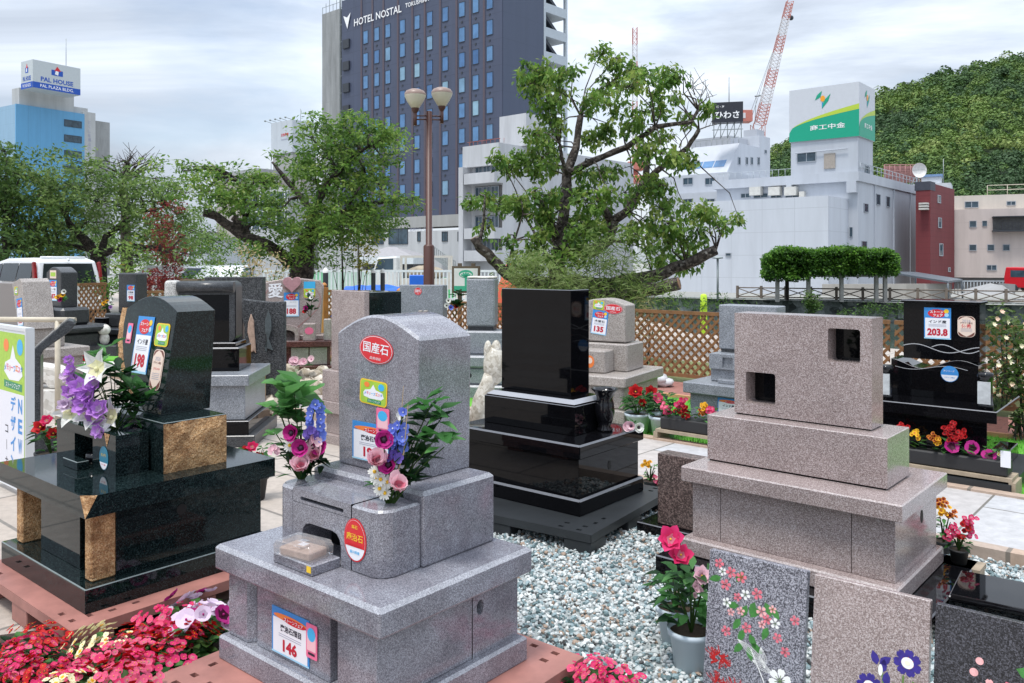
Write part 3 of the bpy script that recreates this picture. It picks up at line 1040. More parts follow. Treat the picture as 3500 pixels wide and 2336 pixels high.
# path of pale and beige slabs, its kerb, turf and the brick walk
pm = paving('path_slabs', (.47, .48, .50), (.46, .36, .28), (.17, .16, .14), 1.18, .60, .6, 41 - 90, .008)
kind(MB().add(band(-1.2, -.06, -9, 7, .055), [(0, 1, 2, 3)]).build('path', pm), 'structure')
kb = MB()
for n0 in (-1.29, -.06):
    a = band(n0, n0 + .09, -9, 7, .0) + band(n0, n0 + .09, -9, 7, .07)
    kb.add(a, [(4, 5, 6, 7), (0, 1, 5, 4), (1, 2, 6, 5), (2, 3, 7, 6), (3, 0, 4, 7)])
kind(kb.build('kerb', paving('kerb_stone', (.46, .34, .26), (.40, .33, .28), (.2, .17, .14), .9, 3, .7, 41)), 'structure')
kind(MB().add(band(2.25, 3.42, -10, 9, .012), [(0, 1, 2, 3)]).build('brick_walk', paving('red_brick', (.34, .15, .12), (.30, .13, .11), (.2, .1, .08), .22, .11, .8, 41, .006)), 'structure')
e = MB()
a = band(2.2, 2.25, -10, 9, 0) + band(2.2, 2.25, -10, 9, .06)
e.add(a, [(4, 5, 6, 7), (0, 1, 5, 4), (1, 2, 6, 5), (2, 3, 7, 6), (3, 0, 4, 7)])
kind(e.build('walk_edging', plain('terracotta', (.5, .26, .14), .7)), 'structure')
kind(MB().add(band(.03, 2.2, -10, 9, .02), [(0, 1, 2, 3)]).build('lawn', plain('artificial_turf', (.10, .33, .025), .8, var=.35, vs=2.)), 'structure')


kind(MB().add(band(3.46, 5.6, -7, 9, .006), [(0, 1, 2, 3)]).build('bank_grass', plain('rough_grass', (.16, .18, .07), .95, var=.45, vs=3, bump=.6)), 'structure')


def grass_mesh():
    q = np.random.default_rng(5)
    n = 26000
    s = q.uniform(-2.2, 5.2, n)
    t = q.uniform(.05, 2.18, n)
    P = np.array(P0)[None] + np.array(U41)[None] * s[:, None] + np.array(V41)[None] * t[:, None]
    P[:, 2] = .02
    a = q.uniform(0, 6.28, n)
    h = q.uniform(.02, .04, n)
    d = np.stack([np.cos(a), np.sin(a), a * 0], 1)
    tip = P + d * .012 + np.stack([a * 0, a * 0, h], 1)
    e = np.stack([-np.sin(a), np.cos(a), a * 0], 1) * .004
    v = np.stack([P - e, P + e, tip], 1).reshape(-1, 3)
    return v, np.arange(3 * n).reshape(n, 3)


def np_mesh(name, v, f, mats, mi=None, parent=None, smooth=False):
    me = bpy.data.meshes.new(name)
    k = f.shape[1]
    me.vertices.add(len(v))
    me.vertices.foreach_set('co', np.ascontiguousarray(v, dtype=np.float32).ravel())
    me.loops.add(f.size)
    me.loops.foreach_set('vertex_index', np.ascontiguousarray(f, dtype=np.int32).ravel())
    me.polygons.add(len(f))
    me.polygons.foreach_set('loop_start', np.arange(len(f), dtype=np.int32) * k)
    me.polygons.foreach_set('loop_total', np.full(len(f), k, dtype=np.int32))
    for m in (mats if isinstance(mats, (list, tuple)) else [mats]):
        me.materials.append(m)
    if mi is not None:
        me.polygons.foreach_set('material_index', np.ascontiguousarray(mi, dtype=np.int32))
    me.polygons.foreach_set('use_smooth', np.full(len(f), smooth))
    me.update(calc_edges=True)
    return link(name, me, parent)


v, f = grass_mesh()
o = np_mesh('turf_grass', v, f, [plain('turf_blade', (.11, .40, .03), .6, var=.3, vs=2)])
kind(o, 'stuff')


def gravel():
    q = np.random.default_rng(11)
    n = 46000
    # base stone: a squashed octahedron with cut corners (12 verts of an icosahedron)
    p = (1 + 5 ** .5) / 2
    V = np.array([(-1, p, 0), (1, p, 0), (-1, -p, 0), (1, -p, 0), (0, -1, p), (0, 1, p), (0, -1, -p), (0, 1, -p), (p, 0, -1), (p, 0, 1), (-p, 0, -1), (-p, 0, 1)]) / 1.9
    Fc = np.array([(0, 11, 5), (0, 5, 1), (0, 1, 7), (0, 7, 10), (0, 10, 11), (1, 5, 9), (5, 11, 4), (11, 10, 2), (10, 7, 6), (7, 1, 8), (3, 9, 4), (3, 4, 2), (3, 2, 6), (3, 6, 8), (3, 8, 9), (4, 9, 5), (2, 4, 11), (6, 2, 10), (8, 6, 7), (9, 8, 1)])
    # the bed: between the gravestones, up to the kerb of the path
    A = []
    while len(A) < n:
        x, y = q.uniform(-.9, 3.6), q.uniform(2.3, 6.2)
        w = (x - P0.x) * V41.x + (y - P0.y) * V41.y
        if w > -1.30 or (x < -.1 and y < 4.2) or x < -1.2 + .2 * y - .5:
            continue
        if y < 2.5 and x < .1:
            continue
        A.append((x, y))
    A = np.array(A)
    s = q.uniform(.0055, .0130, n) * q.choice([1, 1, 1, 1.35], n)
    ax = q.uniform(.55, 1.25, (n, 3)) * s[:, None]
    an = q.uniform(0, 6.28, n)
    c, sn = np.cos(an), np.sin(an)
    j = 1 + q.uniform(-.22, .22, (n, 12, 1))
    W = V[None] * j * ax[:, None, :]
    X = W[..., 0] * c[:, None] - W[..., 1] * sn[:, None]
    Y = W[..., 0] * sn[:, None] + W[..., 1] * c[:, None]
    tl = q.uniform(-.5, .5, n)
    Z = W[..., 2] * .8 + X * tl[:, None] * .6
    z0 = q.uniform(.004, .02, n)
    v = np.stack([X + A[:, 0:1], Y + A[:, 1:2], Z + z0[:, None]], -1).reshape(-1, 3)
    f = (Fc[None] + (np.arange(n) * 12)[:, None, None]).reshape(-1, 3)
    mi = np.repeat(q.choice(6, n, p=[.34, .20, .18, .15, .08, .05]), 20)
    ms = [plain('pebble_white', (.58, .60, .59), .7, vs=40), plain('pebble_pale', (.42, .46, .46), .7, vs=40), plain('pebble_blue', (.25, .33, .35), .7, vs=40),
          plain('pebble_teal', (.12, .18, .19), .7, vs=40), plain('pebble_tan', (.34, .25, .19), .7, vs=40), plain('pebble_dark', (.06, .06, .06), .7, vs=40)]
    o = np_mesh('gravel', v, f, ms, mi)
    kind(o, 'stuff')
    kind(MB().add([(-.9, 2.0, .004), (5.2, 2.0, .004), (5.2, 3.0, .004), (-.9 + .55, 7.4, .004)], [(0, 1, 2, 3)]).build('gravel_bed', plain('gravel_bed', (.30, .33, .33), .9, var=.3, vs=20)), 'structure')


gravel()

# ------------------------------------------------------------------ the other gravestones
def tomb(label, x, y, yaw, mats, dims, parts=('base', 'pedestal', 'table_slab', 'plinth', 'headstone'), bv=.006, z=0):
    """stack of boxes: dims rows (x0,x1,y0,y1,z0,z1) in the stone's own frame"""
    t = thing('gravestone', label, 'gravestone', (x, y, z), yaw, GRP)
    for i, (nm, d) in enumerate(zip(parts, dims)):
        stone(t, nm, mats[i] if isinstance(mats, (list, tuple)) else mats, *d, bv)
    return t


# blue-grey one behind the brown stone
t = tomb('blue-grey granite gravestone with square niche, standing on turf behind the large brown gravestone', 2.19, 7.62, 41, G_BLUE,
         [(-.47, .47, -.40, .40, .02, .17), (-.43, .43, -.35, .36, .1705, .40), (-.475, .475, -.405, .405, .4005, .50), (-.30, .30, -.20, .20, .501, .76), (-.28, .28, -.08, .12, .79, 1.20)], bv=.008)
stone(t, 'joint', G_DARK, -.26, .26, -.07, .11, .7605, .79, 0)
b = MB().holed([(-.302, .62), (-.05, .62), (-.05, .755), (-.302, .755)], [rrect(-.17, -.07, .63, .73, .008, 2)], -.225, .07, 0, 1)
b.box(-.302, -.05, -.155, -.2005, .62, .755)
b.add([(-.302, -.225, .755), (-.05, -.225, .755), (-.05, -.155, .755), (-.302, -.155, .755), (-.302, -.225, .62), (-.302, -.155, .62)], [(0, 1, 2, 3), (0, 3, 5, 4)])
b.build('niche_block', [G_BLUE, HOLE], t)
stone(t, 'tray', G_BLUE, -.18, -.02, -.30, -.206, .501, .535, .004)
price_card(t, (-.05, -.3520, .30), UX, .2, .17, 'インド産', '158', wide=True)

# beige one with the arched head behind the black stone
t = tomb('beige granite gravestone with rounded top and red oval sticker behind the tall black gravestone', .93, 8.36, 31, G_BEIGE,
         [(-.46, .44, -.50, .50, .06, .21), (-.40, .40, -.44, .44, .2105, .42), (-.46, .44, -.5, .5, .4205, .52), (-.32, .30, -.12, .30, .5205, .79)],
         ('base', 'pedestal', 'table_slab', 'plinth'), .012)
stone(t, 'footing', G_BLACK, -.5, .5, -.54, .54, .0, .0595, .004)
stone(t, 'incense_block', G_BEIGE, -.16, .16, -.34, -.121, .5205, .74, .012)
pr = [(-.27, .80), (.25, .80), (.25, 1.17)] + [(.25 - .52 * i / 12, 1.17 + .06 * math.sin(math.pi * i / 12)) for i in range(1, 12)] + [(-.27, 1.17)]
MB().extrude(pr, 'y', -.05, .2).build('headstone', G_BEIGE, t, bevel=.012, seg=2)
red_oval(t, (.12, -.0515, 1.13), UX, .10, .05, tilt=-3)
fest_sticker(t, (-.04, -.0515, 1.165), UX, .12, .09, tilt=-6)
price_card(t, (-.03, -.0515, .99), UX, .17, .24, '木曽石', '135', tilt=-7)
Deco((.0, -.3415, .63), UX, UZ).ell(0, 0, .05, .06, 1, 0).ell(0, .01, .03, .03, 2, 1).build('orange_sticker', [C_ORANGE, C_CREAM], t)
pc = MB()
pc.box(-.10, .02, -.53, -.528, .53, .90)
pc.build('price_strip', C_WHITE, t)
d = Deco((-.04, -.5285, .72), UX, UZ)
d.ell(0, .1, .05, .05, 1, 0).ell(.0, -.06, .04, .07, 1, 1).build('strip_print', [C_PINK, C_LPINK], t)

# grey pillar gravestone
t = tomb('tall narrow grey pillar gravestone with white top edge behind the black gravestone', -.36, 10.0, 8, G_BLUE,
         [(-.36, .50, -.36, .36, 0, .16), (-.33, .46, -.30, .30, .1605, .36), (-.36, .49, -.33, .33, .3605, .50), (-.22, .36, -.2, .2, .5005, .78), (-.165, .175, -.14, .14, .83, 1.40)], bv=.02)
stone(t, 'joint', G_DARK, -.15, .16, -.12, .12, .7805, .83, 0)
stone(t, 'white_cap', MARBLE, -.16, .17, -.135, .135, 1.4, 1.425, .01)
MB().extrude([(.03 * math.cos(R_(20 * i)) - .1, .03 * math.sin(R_(20 * i)) + .27) for i in range(18)], 'y', -.302, -.29).build('vent', DARKHOLE, t)

# wide grey slab with a red sticker
t = tomb('wide flat dark grey gravestone with small red round sticker left of the pillar gravestone', -1.13, 10.7, 12, [G_DARK, G_DARK, G_DARK, G_BLUE],
         [(-.5, .5, -.35, .35, 0, .2), (-.45, .45, -.3, .3, .2005, .45), (-.5, .5, -.35, .35, .4505, .56), (-.30, .28, -.1, .1, .5605, 1.30)], ('base', 'pedestal', 'table_slab', 'headstone'))
red_oval(t, (-.05, -.1015, 1.22), UX, .05, .05)
for i in (0, 1):
    stone(t, 'flower_post', G_BEIGE, .02 + .07 * i, .065 + .07 * i, -.3, -.25, .5605, .99, .004)

# pink slab with the dark body
t = tomb('gravestone of pink granite slab and dark polished block behind the grey arched gravestone', -1.125, 7.42, 40, [G_PINK, G_PINK, G_PINK, G_PINK, G_PINK, G_GREEN],
         [(-.45, .45, -.40, .40, .0, .08), (-.40, .40, -.35, .36, .0805, .27), (-.45, .45, -.40, .40, .2705, .37), (-.42, .40, -.38, .26, .3705, .64), (-.38, .07, -.31, -.25, .6405, 1.345), (-.38, .07, -.2495, .12, .6405, 1.335)],
         ('base', 'pedestal', 'table_slab', 'plinth', 'headstone', 'dark_block'), .004)

# heart gravestone
t = tomb('pink gravestone carved with a heart and the character for love on red-brown base', -3.12, 11.9, -9, [G_BLACK, G_REDBROWN, G_REDBROWN, G_REDBROWN, G_PINK],
         [(-.62, .62, -.5, .5, .0, .07), (-.6, .6, -.48, .48, .0705, .16), (-.53, .53, -.4, .45, .1605, .42), (-.58, .58, -.47, .47, .4205, .50), (-.42, .42, -.2, .2, .5005, .56)],
         ('footing', 'base', 'pedestal', 'table_slab', 'plinth'), .006)
pr = [(-.37, .561), (.37, .561), (.41, 1.25), (.36, 1.33), (.1, 1.36), (-.2, 1.345), (-.39, 1.31), (-.41, 1.2)]
MB().extrude(pr, 'y', -.06, .12).build('headstone', G_PINK, t, bevel=.01)


def heart(cx_, cz_, s, n=30):
    o = []
    for i in range(n):
        a = 2 * math.pi * i / n
        o.append((cx_ + s * 16 * math.sin(a) ** 3 / 17, cz_ + s * (13 * math.cos(a) - 5 * math.cos(2 * a) - 2 * math.cos(3 * a) - math.cos(4 * a)) / 17))
    return o


MB().extrude(heart(-.02, 1.285, .135), 'y', -.11, .06).build('heart', plain('rose_stone', (.42, .22, .24), .4, var=.15, vs=30), t, bevel=.008)
d = Deco((0, -.0615, 0), UX, UZ, .001)
d.line(heart(-.02, .96, .42) + heart(-.02, .96, .42)[:1], .018, 1, 0)
d.text('愛', -.25, 1.19, h=.21, l=3, m=1, off=.02)
d.build('carving', [plain('rose_line', (.33, .2, .19), .5, var=0), C_WHITE], t)
price_card(t, (-.03, -.066, .99), UX, .21, .34, '青葉御影', '188')
fest_sticker(t, (.22, -.066, 1.15), UX, .16, .13)
Deco((.22, -.066, 1.265), UX, UZ).rect(-.08, .08, -.05, .05, 1, 0).build('blue_card', [C_SKY], t)
ar = [(-.2, .501), (.2, .501), (.2, .62)] + [(.2 * math.cos(R_(a)), .62 + .1 * math.sin(R_(a))) for a in range(15, 180, 15)] + [(-.2, .62)]
mo = [(-.15, .505), (.15, .505), (.15, .6)] + [(.15 * math.cos(R_(a)), .6 + .06 * math.sin(R_(a))) for a in range(20, 180, 20)] + [(-.15, .6)]
b = MB().holed([(a - .1, max(z, .5012)) for a, z in ar], [[(a - .1, z) for a, z in mo]], -.42, .15, 0, 1)
b.extrude([(a - .1, max(z, .5012)) for a, z in ar], 'y', -.27, -.205)
n = len(ar)
b.build('incense_arch', [G_PINK, DARKHOLE], t)
stone(t, 'flower_block', G_PINK, .16, .33, -.43, -.25, .501, .74, .008)
stone(t, 'flower_block', G_BEIGE, .44, .54, -.42, -.3, .501, .8, .008)
Deco((.245, -.4315, .64), UX, UZ).ell(0, 0, .06, .05, 1, 0).build('pink_sticker', [C_PINK], t)
for x in (.0, .25):
    stone(t, 'grey_door', G_BEIGE, x, x + .235, -.425, -.4005, .17, .41, .004)

# dark slab with the carved fish
t = thing('gravestone', 'rough dark stone slab carved with two fish beside the black-framed gravestone', 'gravestone', (-2.63, 8.75, 0), -6, GRP)
pr = [(-.12, .0), (.24, .0), (.24, 1.18), (.10, 1.175), (-.06, 1.19), (-.20, 1.21), (-.19, 1.0), (-.16, .86), (-.19, .70), (-.19, .52), (-.12, .47)]
MB().extrude(pr, 'y', -.06, .06).build('headstone', G_ROUGH, t, bevel=.008)
stone(t, 'side_slab', G_DARK, -.30, -.195, -.03, .08, .0, 1.2, .004)
stone(t, 'golden_block', GOLD, -.19, .05, -.14, -.065, .12, .50, .006)
for i, (x, z, m, nm) in enumerate(((-.10, .84, plain('fish_tan', (.42, .29, .22), .6, var=.3, vs=30), 'carved_fish'), (.075, .87, plain('fish_grey', (.07, .085, .09), .5, var=.4, vs=30), 'carved_fish'))):
    s = 1 if i == 0 else -1
    f = [(0, .22), (.03, .14), (.035, .03), (.025 + s * .02, -.08), (.05, -.2), (.0 + s * .03, -.17), (-.02, -.2), (-.012, -.08), (-.035, .02), (-.03, .12)]
    MB().extrude([(x + a, z + b) for a, b in f], 'y', -.085, -.061).build(nm, m, t, bevel=.008)

# black-framed gravestone on the grey table
t = thing('gravestone', 'gravestone with dark glassy panel in a grey rounded frame on grey granite table', 'gravestone', (-2.71, 7.59, 0), -4, GRP)
pm_ = MB()
stone(t, 'footing', G_DARK, -.44, .46, -.46, .46, .0, .10, .006)
stone(t, 'base', G_BLACK, -.40, .40, -.42, .42, .1005, .22, .006)
stone(t, 'pedestal', G_BLUE, -.36, .36, -.38, .40, .2205, .52, .006)
stone(t, 'table_slab', G_BLUE, -.40, .40, -.42, .44, .5205, .616, .006)
stone(t, 'plinth', G_BLACK, -.36, .25, -.15, .30, .6165, .83, .012)
stone(t, 'step', G_BLACK, -.34, .21, -.11, .27, .8305, .87, .008)
fr = rrect(-.43, .19, .871, 1.42, .05, 4)
inn = [(-.29, .872), (.14, .872), (.14, 1.30), (-.29, 1.30)]
b = MB().holed([(a, max(c, .8712)) for a, c in fr], [[(a, max(c, .8725)) for a, c in inn]], -.06, .03, 0, 1)
b.extrude([(a, max(c, .8712)) for a, c in fr], 'y', -.02, .20)
b.build('headstone', [G_DARK, G_BLACK], t)
MB().tube([(-.31, -.075, 1.37), (.19, -.075, 1.37)], .05, 14).build('top_bar', G_DARK, t)
stone(t, 'pale_corner', G_PALE, -.43, -.31, -.09, .05, 1.26, 1.43, .03, 3)

# textured dark block behind it
t = tomb('low wide textured dark grey gravestone behind the black-framed gravestone', -3.42, 10.3, -4, [G_DARK, G_DARK, G_ROUGH],
         [(-.5, .5, -.4, .4, 0, .3), (-.4, .4, -.3, .3, .3005, .6), (-.36, .34, -.08, .1, .6005, 1.41)], ('base', 'plinth', 'headstone'))

# dark narrow one by the lattice
t = tomb('narrow dark grey gravestone with yellow flowers by the lattice fence on the left', -6.1, 13.3, 20, [G_DARK] * 5,
         [(-.45, .45, -.4, .4, .0, .16), (-.42, .42, -.36, .36, .1605, .46), (-.48, .48, -.42, .42, .4605, .56), (-.35, .35, -.2, .2, .5605, .78), (-.19, .19, -.08, .16, .7805, 1.42)], bv=.02)
price_card(t, (.08, -.0815, 1.1), UX, .16, .26, '中国産', '98')
stone(t, 'incense_pot', G_BLACK, -.38, -.2, -.36, -.24, .5605, .72, .01)

# grey arch stone, card 187
t = tomb('dark grey gravestone with arched top and 187 price card in front of the white van', -6.8, 12.5, 34, [G_DARK] * 4,
         [(-.5, .5, -.45, .45, 0, .25), (-.42, .42, -.4, .4, .2505, .55), (-.52, .52, -.48, .48, .5505, .66), (-.40, .40, -.18, .25, .6605, .92)], ('base', 'pedestal', 'table_slab', 'plinth'), .04)
pr = [(-.20, .9205), (.22, .9205), (.22, 1.44)] + [(.22 - .42 * i / 12, 1.44 + .08 * math.sin(math.pi * i / 12)) for i in range(1, 12)] + [(-.20, 1.44)]
MB().extrude(pr, 'y', -.1, .15).build('headstone', G_DARK, t, bevel=.01)
price_card(t, (.0, -.1015, 1.17), UX, .22, .31, 'インド産', '187')
Deco((.0, -.1015, 1.41), UX, UZ).rect(-.09, .09, -.06, .06, 1, 0).rect(-.07, .07, -.03, .03, 2, 1).build('small_card', [C_CREAM, C_LGREEN], t)
ar = [(-.2, .6612), (.1, .6612), (.1, .78)] + [(-.05 + .15 * math.cos(R_(a)), .78 + .12 * math.sin(R_(a))) for a in range(20, 180, 20)] + [(-.2, .78)]
b = MB().holed(rrect(-.30, .20, .6608, .93, .05, 3), [[(a, max(z, .664)) for a, z in ar]], -.36, .14, 0, 1)
b.extrude(rrect(-.30, .20, .6608, .93, .05, 3), 'y', -.22, -.185)
b.build('incense_arch', [G_DARK, DARKHOLE], t)

# slanted brown-grey stone at the left edge
t = thing('gravestone', 'slanted two-tone beige-grey gravestone with small price card at the left edge', 'gravestone', (-5.98, 10.1, 0), 38, GRP)
stone(t, 'base', G_BEIGE, -.55, .60, -.55, .55, 0, .16, .01)
stone(t, 'pedestal', G_BEIGE, -.5, .54, -.5, .5, .1605, .46, .008)
stone(t, 'table_slab', G_BEIGE, -.56, .60, -.56, .56, .4605, .57, .01)
stone(t, 'plinth', G_BEIGE, -.45, .40, -.2, .35, .5705, .80, .01)
MB().extrude([(-.5, .801), (.20, .801), (.02, 1.34), (-.5, 1.34)], 'y', -.1, .22).build('headstone', plain('grey_flamed', (.22, .20, .19), .7, var=.1, vs=60), t, bevel=.006)
MB().extrude([(.2025, .801), (.45, .801), (.30, 1.36), (.24, 1.40), (.0225, 1.34)], 'y', -.1, .22).build('headstone_wing', G_BEIGE, t, bevel=.006)
price_card(t, (.255, -.1015, 1.0), UX, .15, .33, '青御影', '132', tilt=8)
fest_sticker(t, (.15, -.1015, 1.25), UX, .10, .10)
for x, y in ((.42, -.42), (.25, -.45)):
    m_ = MB().box(x - .05, x + .05, y - .05, y + .05, .5705, .77).box(x - .065, x + .065, y - .065, y + .065, .77, .80)
    m_.build('flower_post', G_BEIGE, t, bevel=.004)

# monument like a leaning arm with a pale sloping top
t = thing('monument', 'dark grey stone monument with slanted pale speckled top and open middle by the sign', 'monument', (-3.62, 6.5, 0), -25, GRP)
pr = [(-.10, .0), (.12, .0), (.12, .27), (-.02, .27), (-.045, .29), (-.052, .33), (-.052, .87), (-.03, .92), (.145, 1.05), (.185, 1.11), (.17, 1.135), (.13, 1.147), (-.10, .925)]
MB().extrude(pr, 'y', -.10, .16).build('arm', G_DARK, t, bevel=.006)
b = MB()
b.add([(-.095, -.09, .935), (.125, -.09, 1.148), (.125, .15, 1.148), (-.095, .15, .935), (-.095, -.09, .941), (.125, -.09, 1.154), (.125, .15, 1.154), (-.095, .15, .941)], [(4, 5, 6, 7), (0, 1, 5, 4), (1, 2, 6, 5), (2, 3, 7, 6), (3, 0, 4, 7)])
b.build('speckled_top', G_PALE, t)

# ------------------------------------------------------------------ slabs with painted flowers in front
PINKS = [plain('paint_pink', (.72, .17, .22), .5, var=.2, vs=60), plain('paint_pale_pink', (.82, .42, .42), .5, var=.2, vs=60), plain('paint_white', (.82, .82, .80), .5, var=.05),
         plain('paint_green', (.05, .20, .04), .5, var=.35, vs=60), plain('paint_red', (.48, .012, .012), .5, var=.2), plain('paint_violet', (.035, .02, .22), .5, var=.3, vs=60),
         plain('paint_stem', (.13, .22, .05), .5, var=.3, vs=60), plain('paint_cream', (.85, .8, .62), .5, var=.05)]


def pflower(d, a, b, r, m, k=5, seed=0, centre=None):
    q = random.Random(seed)
    t0 = q.random() * 6
    for i in range(k):
        t = t0 + 2 * math.pi * i / k
        c, s = math.cos(t), math.sin(t)
        w = .30 * r
        P = [(.15, 0), (.5, .9), (.8, 1.0), (.97, .45), (.9, 0), (.97, -.45), (.8, -1.0), (.5, -.9)]
        d.tri([(a + r * x * c - w * y * s, b + r * x * s + w * y * c) for x, y in P], 1 + (i % 3) * .3, m)
    for i in range(k):
        t = t0 + 2 * math.pi * (i + .0) / k
        d.line([(a, b), (a + r * .45 * math.cos(t), b + r * .45 * math.sin(t))], r * .05, 2.4, centre if centre is not None else (4 if m != 2 else 6))


def pleaf(d, a, b, L, w, ang, m, l=.6):
    c, s = math.cos(R_(ang)), math.sin(R_(ang))
    P = [(0, 0), (.3, .5), (.65, .45), (1, 0), (.65, -.45), (.3, -.5)]
    d.tri([(a + L * x * c - w * y * s, b + L * x * s + w * y * c) for x, y in P], l, m)


def front_slab(label, tl, tr, h, m, paint, th=.028):
    """slab leaning back 7 degrees; tl and tr are the ends of its top edge"""
    tl, tr = Vector(tl), Vector(tr)
    u = (tr - tl).normalized()
    n = Vector((-.643, -.766, 0))
    n = (n - u * n.dot(u)).normalized()
    dn = (n * math.sin(R_(7.4)) + Vector((0, 0, -1)) * math.cos(R_(7.4))).normalized()
    o = u.cross(-dn).normalized()
    w = (tr - tl).length
    t = thing('decorated_slab', label, 'stone slab', tuple(tl + dn * h), 0, 'stone slabs with painted flowers')
    org = Vector(tl + dn * h)

    def W(a, b, c):
        return u * a - dn * b + o * c
    mb = MB()
    mb.add([W(a, b, c) for b in (0, h) for c in (0, -th) for a in (0, w)], [(0, 1, 3, 2)[::-1], (4, 5, 7, 6), (0, 1, 5, 4), (2, 6, 7, 3), (0, 4, 6, 2), (1, 3, 7, 5)])
    mb.build('slab', m, t, bevel=.0025)
    if paint:
        d = Deco(W(0, 0, 0), u, -dn, .0007)
        paint(d, w, h)
        d.build('painted_flowers', PINKS, t)
    return t


def paint_a(d, w, h):
    q = random.Random(4)
    # cherry spray from the upper left
    S = [(.11, .90, .024, 0), (.15, .84, .02, 2), (.24, .85, .026, 0), (.35, .83, .026, 0), (.19, .74, .026, 0), (.32, .665, .02, 0), (.40, .70, .024, 2), (.52, .73, .026, 0), (.21, .60, .022, 2), (.36, .56, .02, 1), (.57, .60, .025, 1), (.63, .55, .022, 0),
         (.26, .53, .018, 1), (.71, .535, .024, 2), (.43, .44, .024, 0), (.22, .37, .024, 0), (.74, .43, .022, 0), (.90, .60, .022, 0), (.82, .34, .022, 0), (.58, .50, .018, 1), (.68, .64, .018, 1)]
    for a, b, an in ((.14, .79, 200), (.3, .78, 60), (.42, .62, 250), (.34, .60, 190), (.60, .68, 300), (.66, .66, 310), (.55, .62, 230), (.36, .50, 240), (.40, .42, 250), (.46, .40, 300), (.40, .31, 230), (.45, .30, 290), (.48, .33, 330), (.64, .49, 250), (.5, .66, 250)):
        pleaf(d, a * w, h * (.16 + .84 * b), .052, .024, an, 3)
    for i, (a, b, r, m) in enumerate(S):
        pflower(d, a * w, h * (.16 + .84 * b), r * .82, m, 5, i)
    # red spider lilies
    for cx_, cy_ in ((.15, .275), (.17, .10), (.36, .10)):
        for k in range(46):
            t = q.random() * 6.28
            L = .012 + .034 * q.random()
            a0 = (cx_ * w + .012 * math.cos(t + 1), cy_ * h + .008 * math.sin(t + 1))
            a1 = (a0[0] + L * math.cos(t), a0[1] + L * .75 * math.sin(t))
            d.line([a0, a1, (a1[0] - .006 * math.sin(t), a1[1] + .006)], .0028, 1 + .02 * k, 4)
    # engraved white lily
    pflower(d, .78 * w, .25 * h, .043, 2, 6, 3, 6)
    for ax, ay, an, L in ((.34, .44, -28, .12), (.50, .33, -18, .08), (.58, .43, -75, .07), (.58, .17, -30, .09), (.80, .2, -75, .08)):
        for k in range(-2, 3):
            P = []
            for i in range(9):
                s = i / 8
                P.append((ax * w + L * s * math.cos(R_(an)) - k * .006 * math.sin(math.pi * s) * math.sin(R_(an)), ay * h + L * s * math.sin(R_(an)) + k * .006 * math.sin(math.pi * s) * math.cos(R_(an))))
            d.line(P, .0016, 1.2, 2)
    d.line([(.48 * w, .40 * h), (.62 * w, .22 * h), (.72 * w, .02 * h)], .0035, 1.2, 2)


def paint_b(d, w, h):
    for a, b in ((.57, .42), (.80, .52), (.88, .50), (.66, .35), (.62, .52), (.93, .30), (.72, .46)):
        P = [((.74 + (a - .74) * s ** .8) * w, h * (b * s + .0)) for s in [i / 8 for i in range(9)]]
        d.line(P, .006, 1, 6)
    for a, b, an in ((.55, .02, 120), (.66, .03, 80), (.72, .0, 100), (.78, .04, 70), (.85, .1, 45), (.6, .1, 140)):
        pleaf(d, a * w, b * h, .13, .018, an, 6)
    for a, b, r, k in ((.52, .40, .042, 7), (.83, .60, .044, 7), (.84, .13, .042, 7)):
        pflower(d, a * w, b * h, r, 5, k, 3)
        d.ell(a * w, b * h, r * .42, r * .4, 3, 2)
        d.ell(a * w, b * h, r * .18, r * .16, 4, 7)
    for a, b, an in ((.58, .54, 110), (.60, .55, 40), (.62, .50, 80), (.655, .43, 85), (.80, .425, 20)):
        pleaf(d, a * w, b * h, .045, .024, an, 5, 1.5)
    d.ell(.61 * w, .515 * h, .007, .018, 3, 2)


def paint_c(d, w, h):
    S = [(.42, .58, .036, 1), (.585, .59, .042, 0), (.80, .64, .040, 2), (.52, .44, .042, 2), (.92, .72, .044, 0), (1.0, .58, .040, 1), (.82, .30, .046, 0), (.98, .40, .03, 2), (.18, .42, .018, 0), (.44, .33, .014, 1), (.30, .66, .012, 1), (.84, .86, .02, 0), (.80, .82, .014, 1), (.34, .73, .011, 1)]
    for a, b, an in ((.60, .74, -15), (.66, .70, 10), (.62, .40, -20), (.7, .42, -60), (.66, .33, -40), (.9, .5, 30)):
        pleaf(d, a * w, b * h, .065, .032, an, 3)
    for i, (a, b, r, m) in enumerate(S):
        if r < .022:
            d.ell(a * w, b * h, r, r, 1, m)
        else:
            pflower(d, a * w, b * h, r * .95, m, 5, i + 20)


front_slab('speckled grey stone slab painted with pink cherry blossom and white lily', (.744, 3.123, .52), (1.031, 2.896, .52), .52, G_SLABGREY, paint_a)
front_slab('brown stone slab painted with violet bellflowers between the two grey slabs', (1.047, 2.872, .52), (1.333, 2.645, .52), .52, G_BROWN, paint_b)
front_slab('dark charcoal stone slab painted with large pink and white blossoms at the right corner', (1.34, 2.628, .52), (1.63, 2.40, .52), .52, G_SLABDARK, paint_c)

# brown slab standing on a black plate behind
t = thing('stone_slab', 'plain dark brown stone slab upright on a black plate left of the brown gravestone', 'stone slab', (.87, 4.84, 0), 41)
stone(t, 'plate', G_BLACK, -.13, .60, -.06, .20, .0, .075, .005)
stone(t, 'slab', G_DKBROWN, -.02, .45, -.01, .10, .0755, .485, .004)

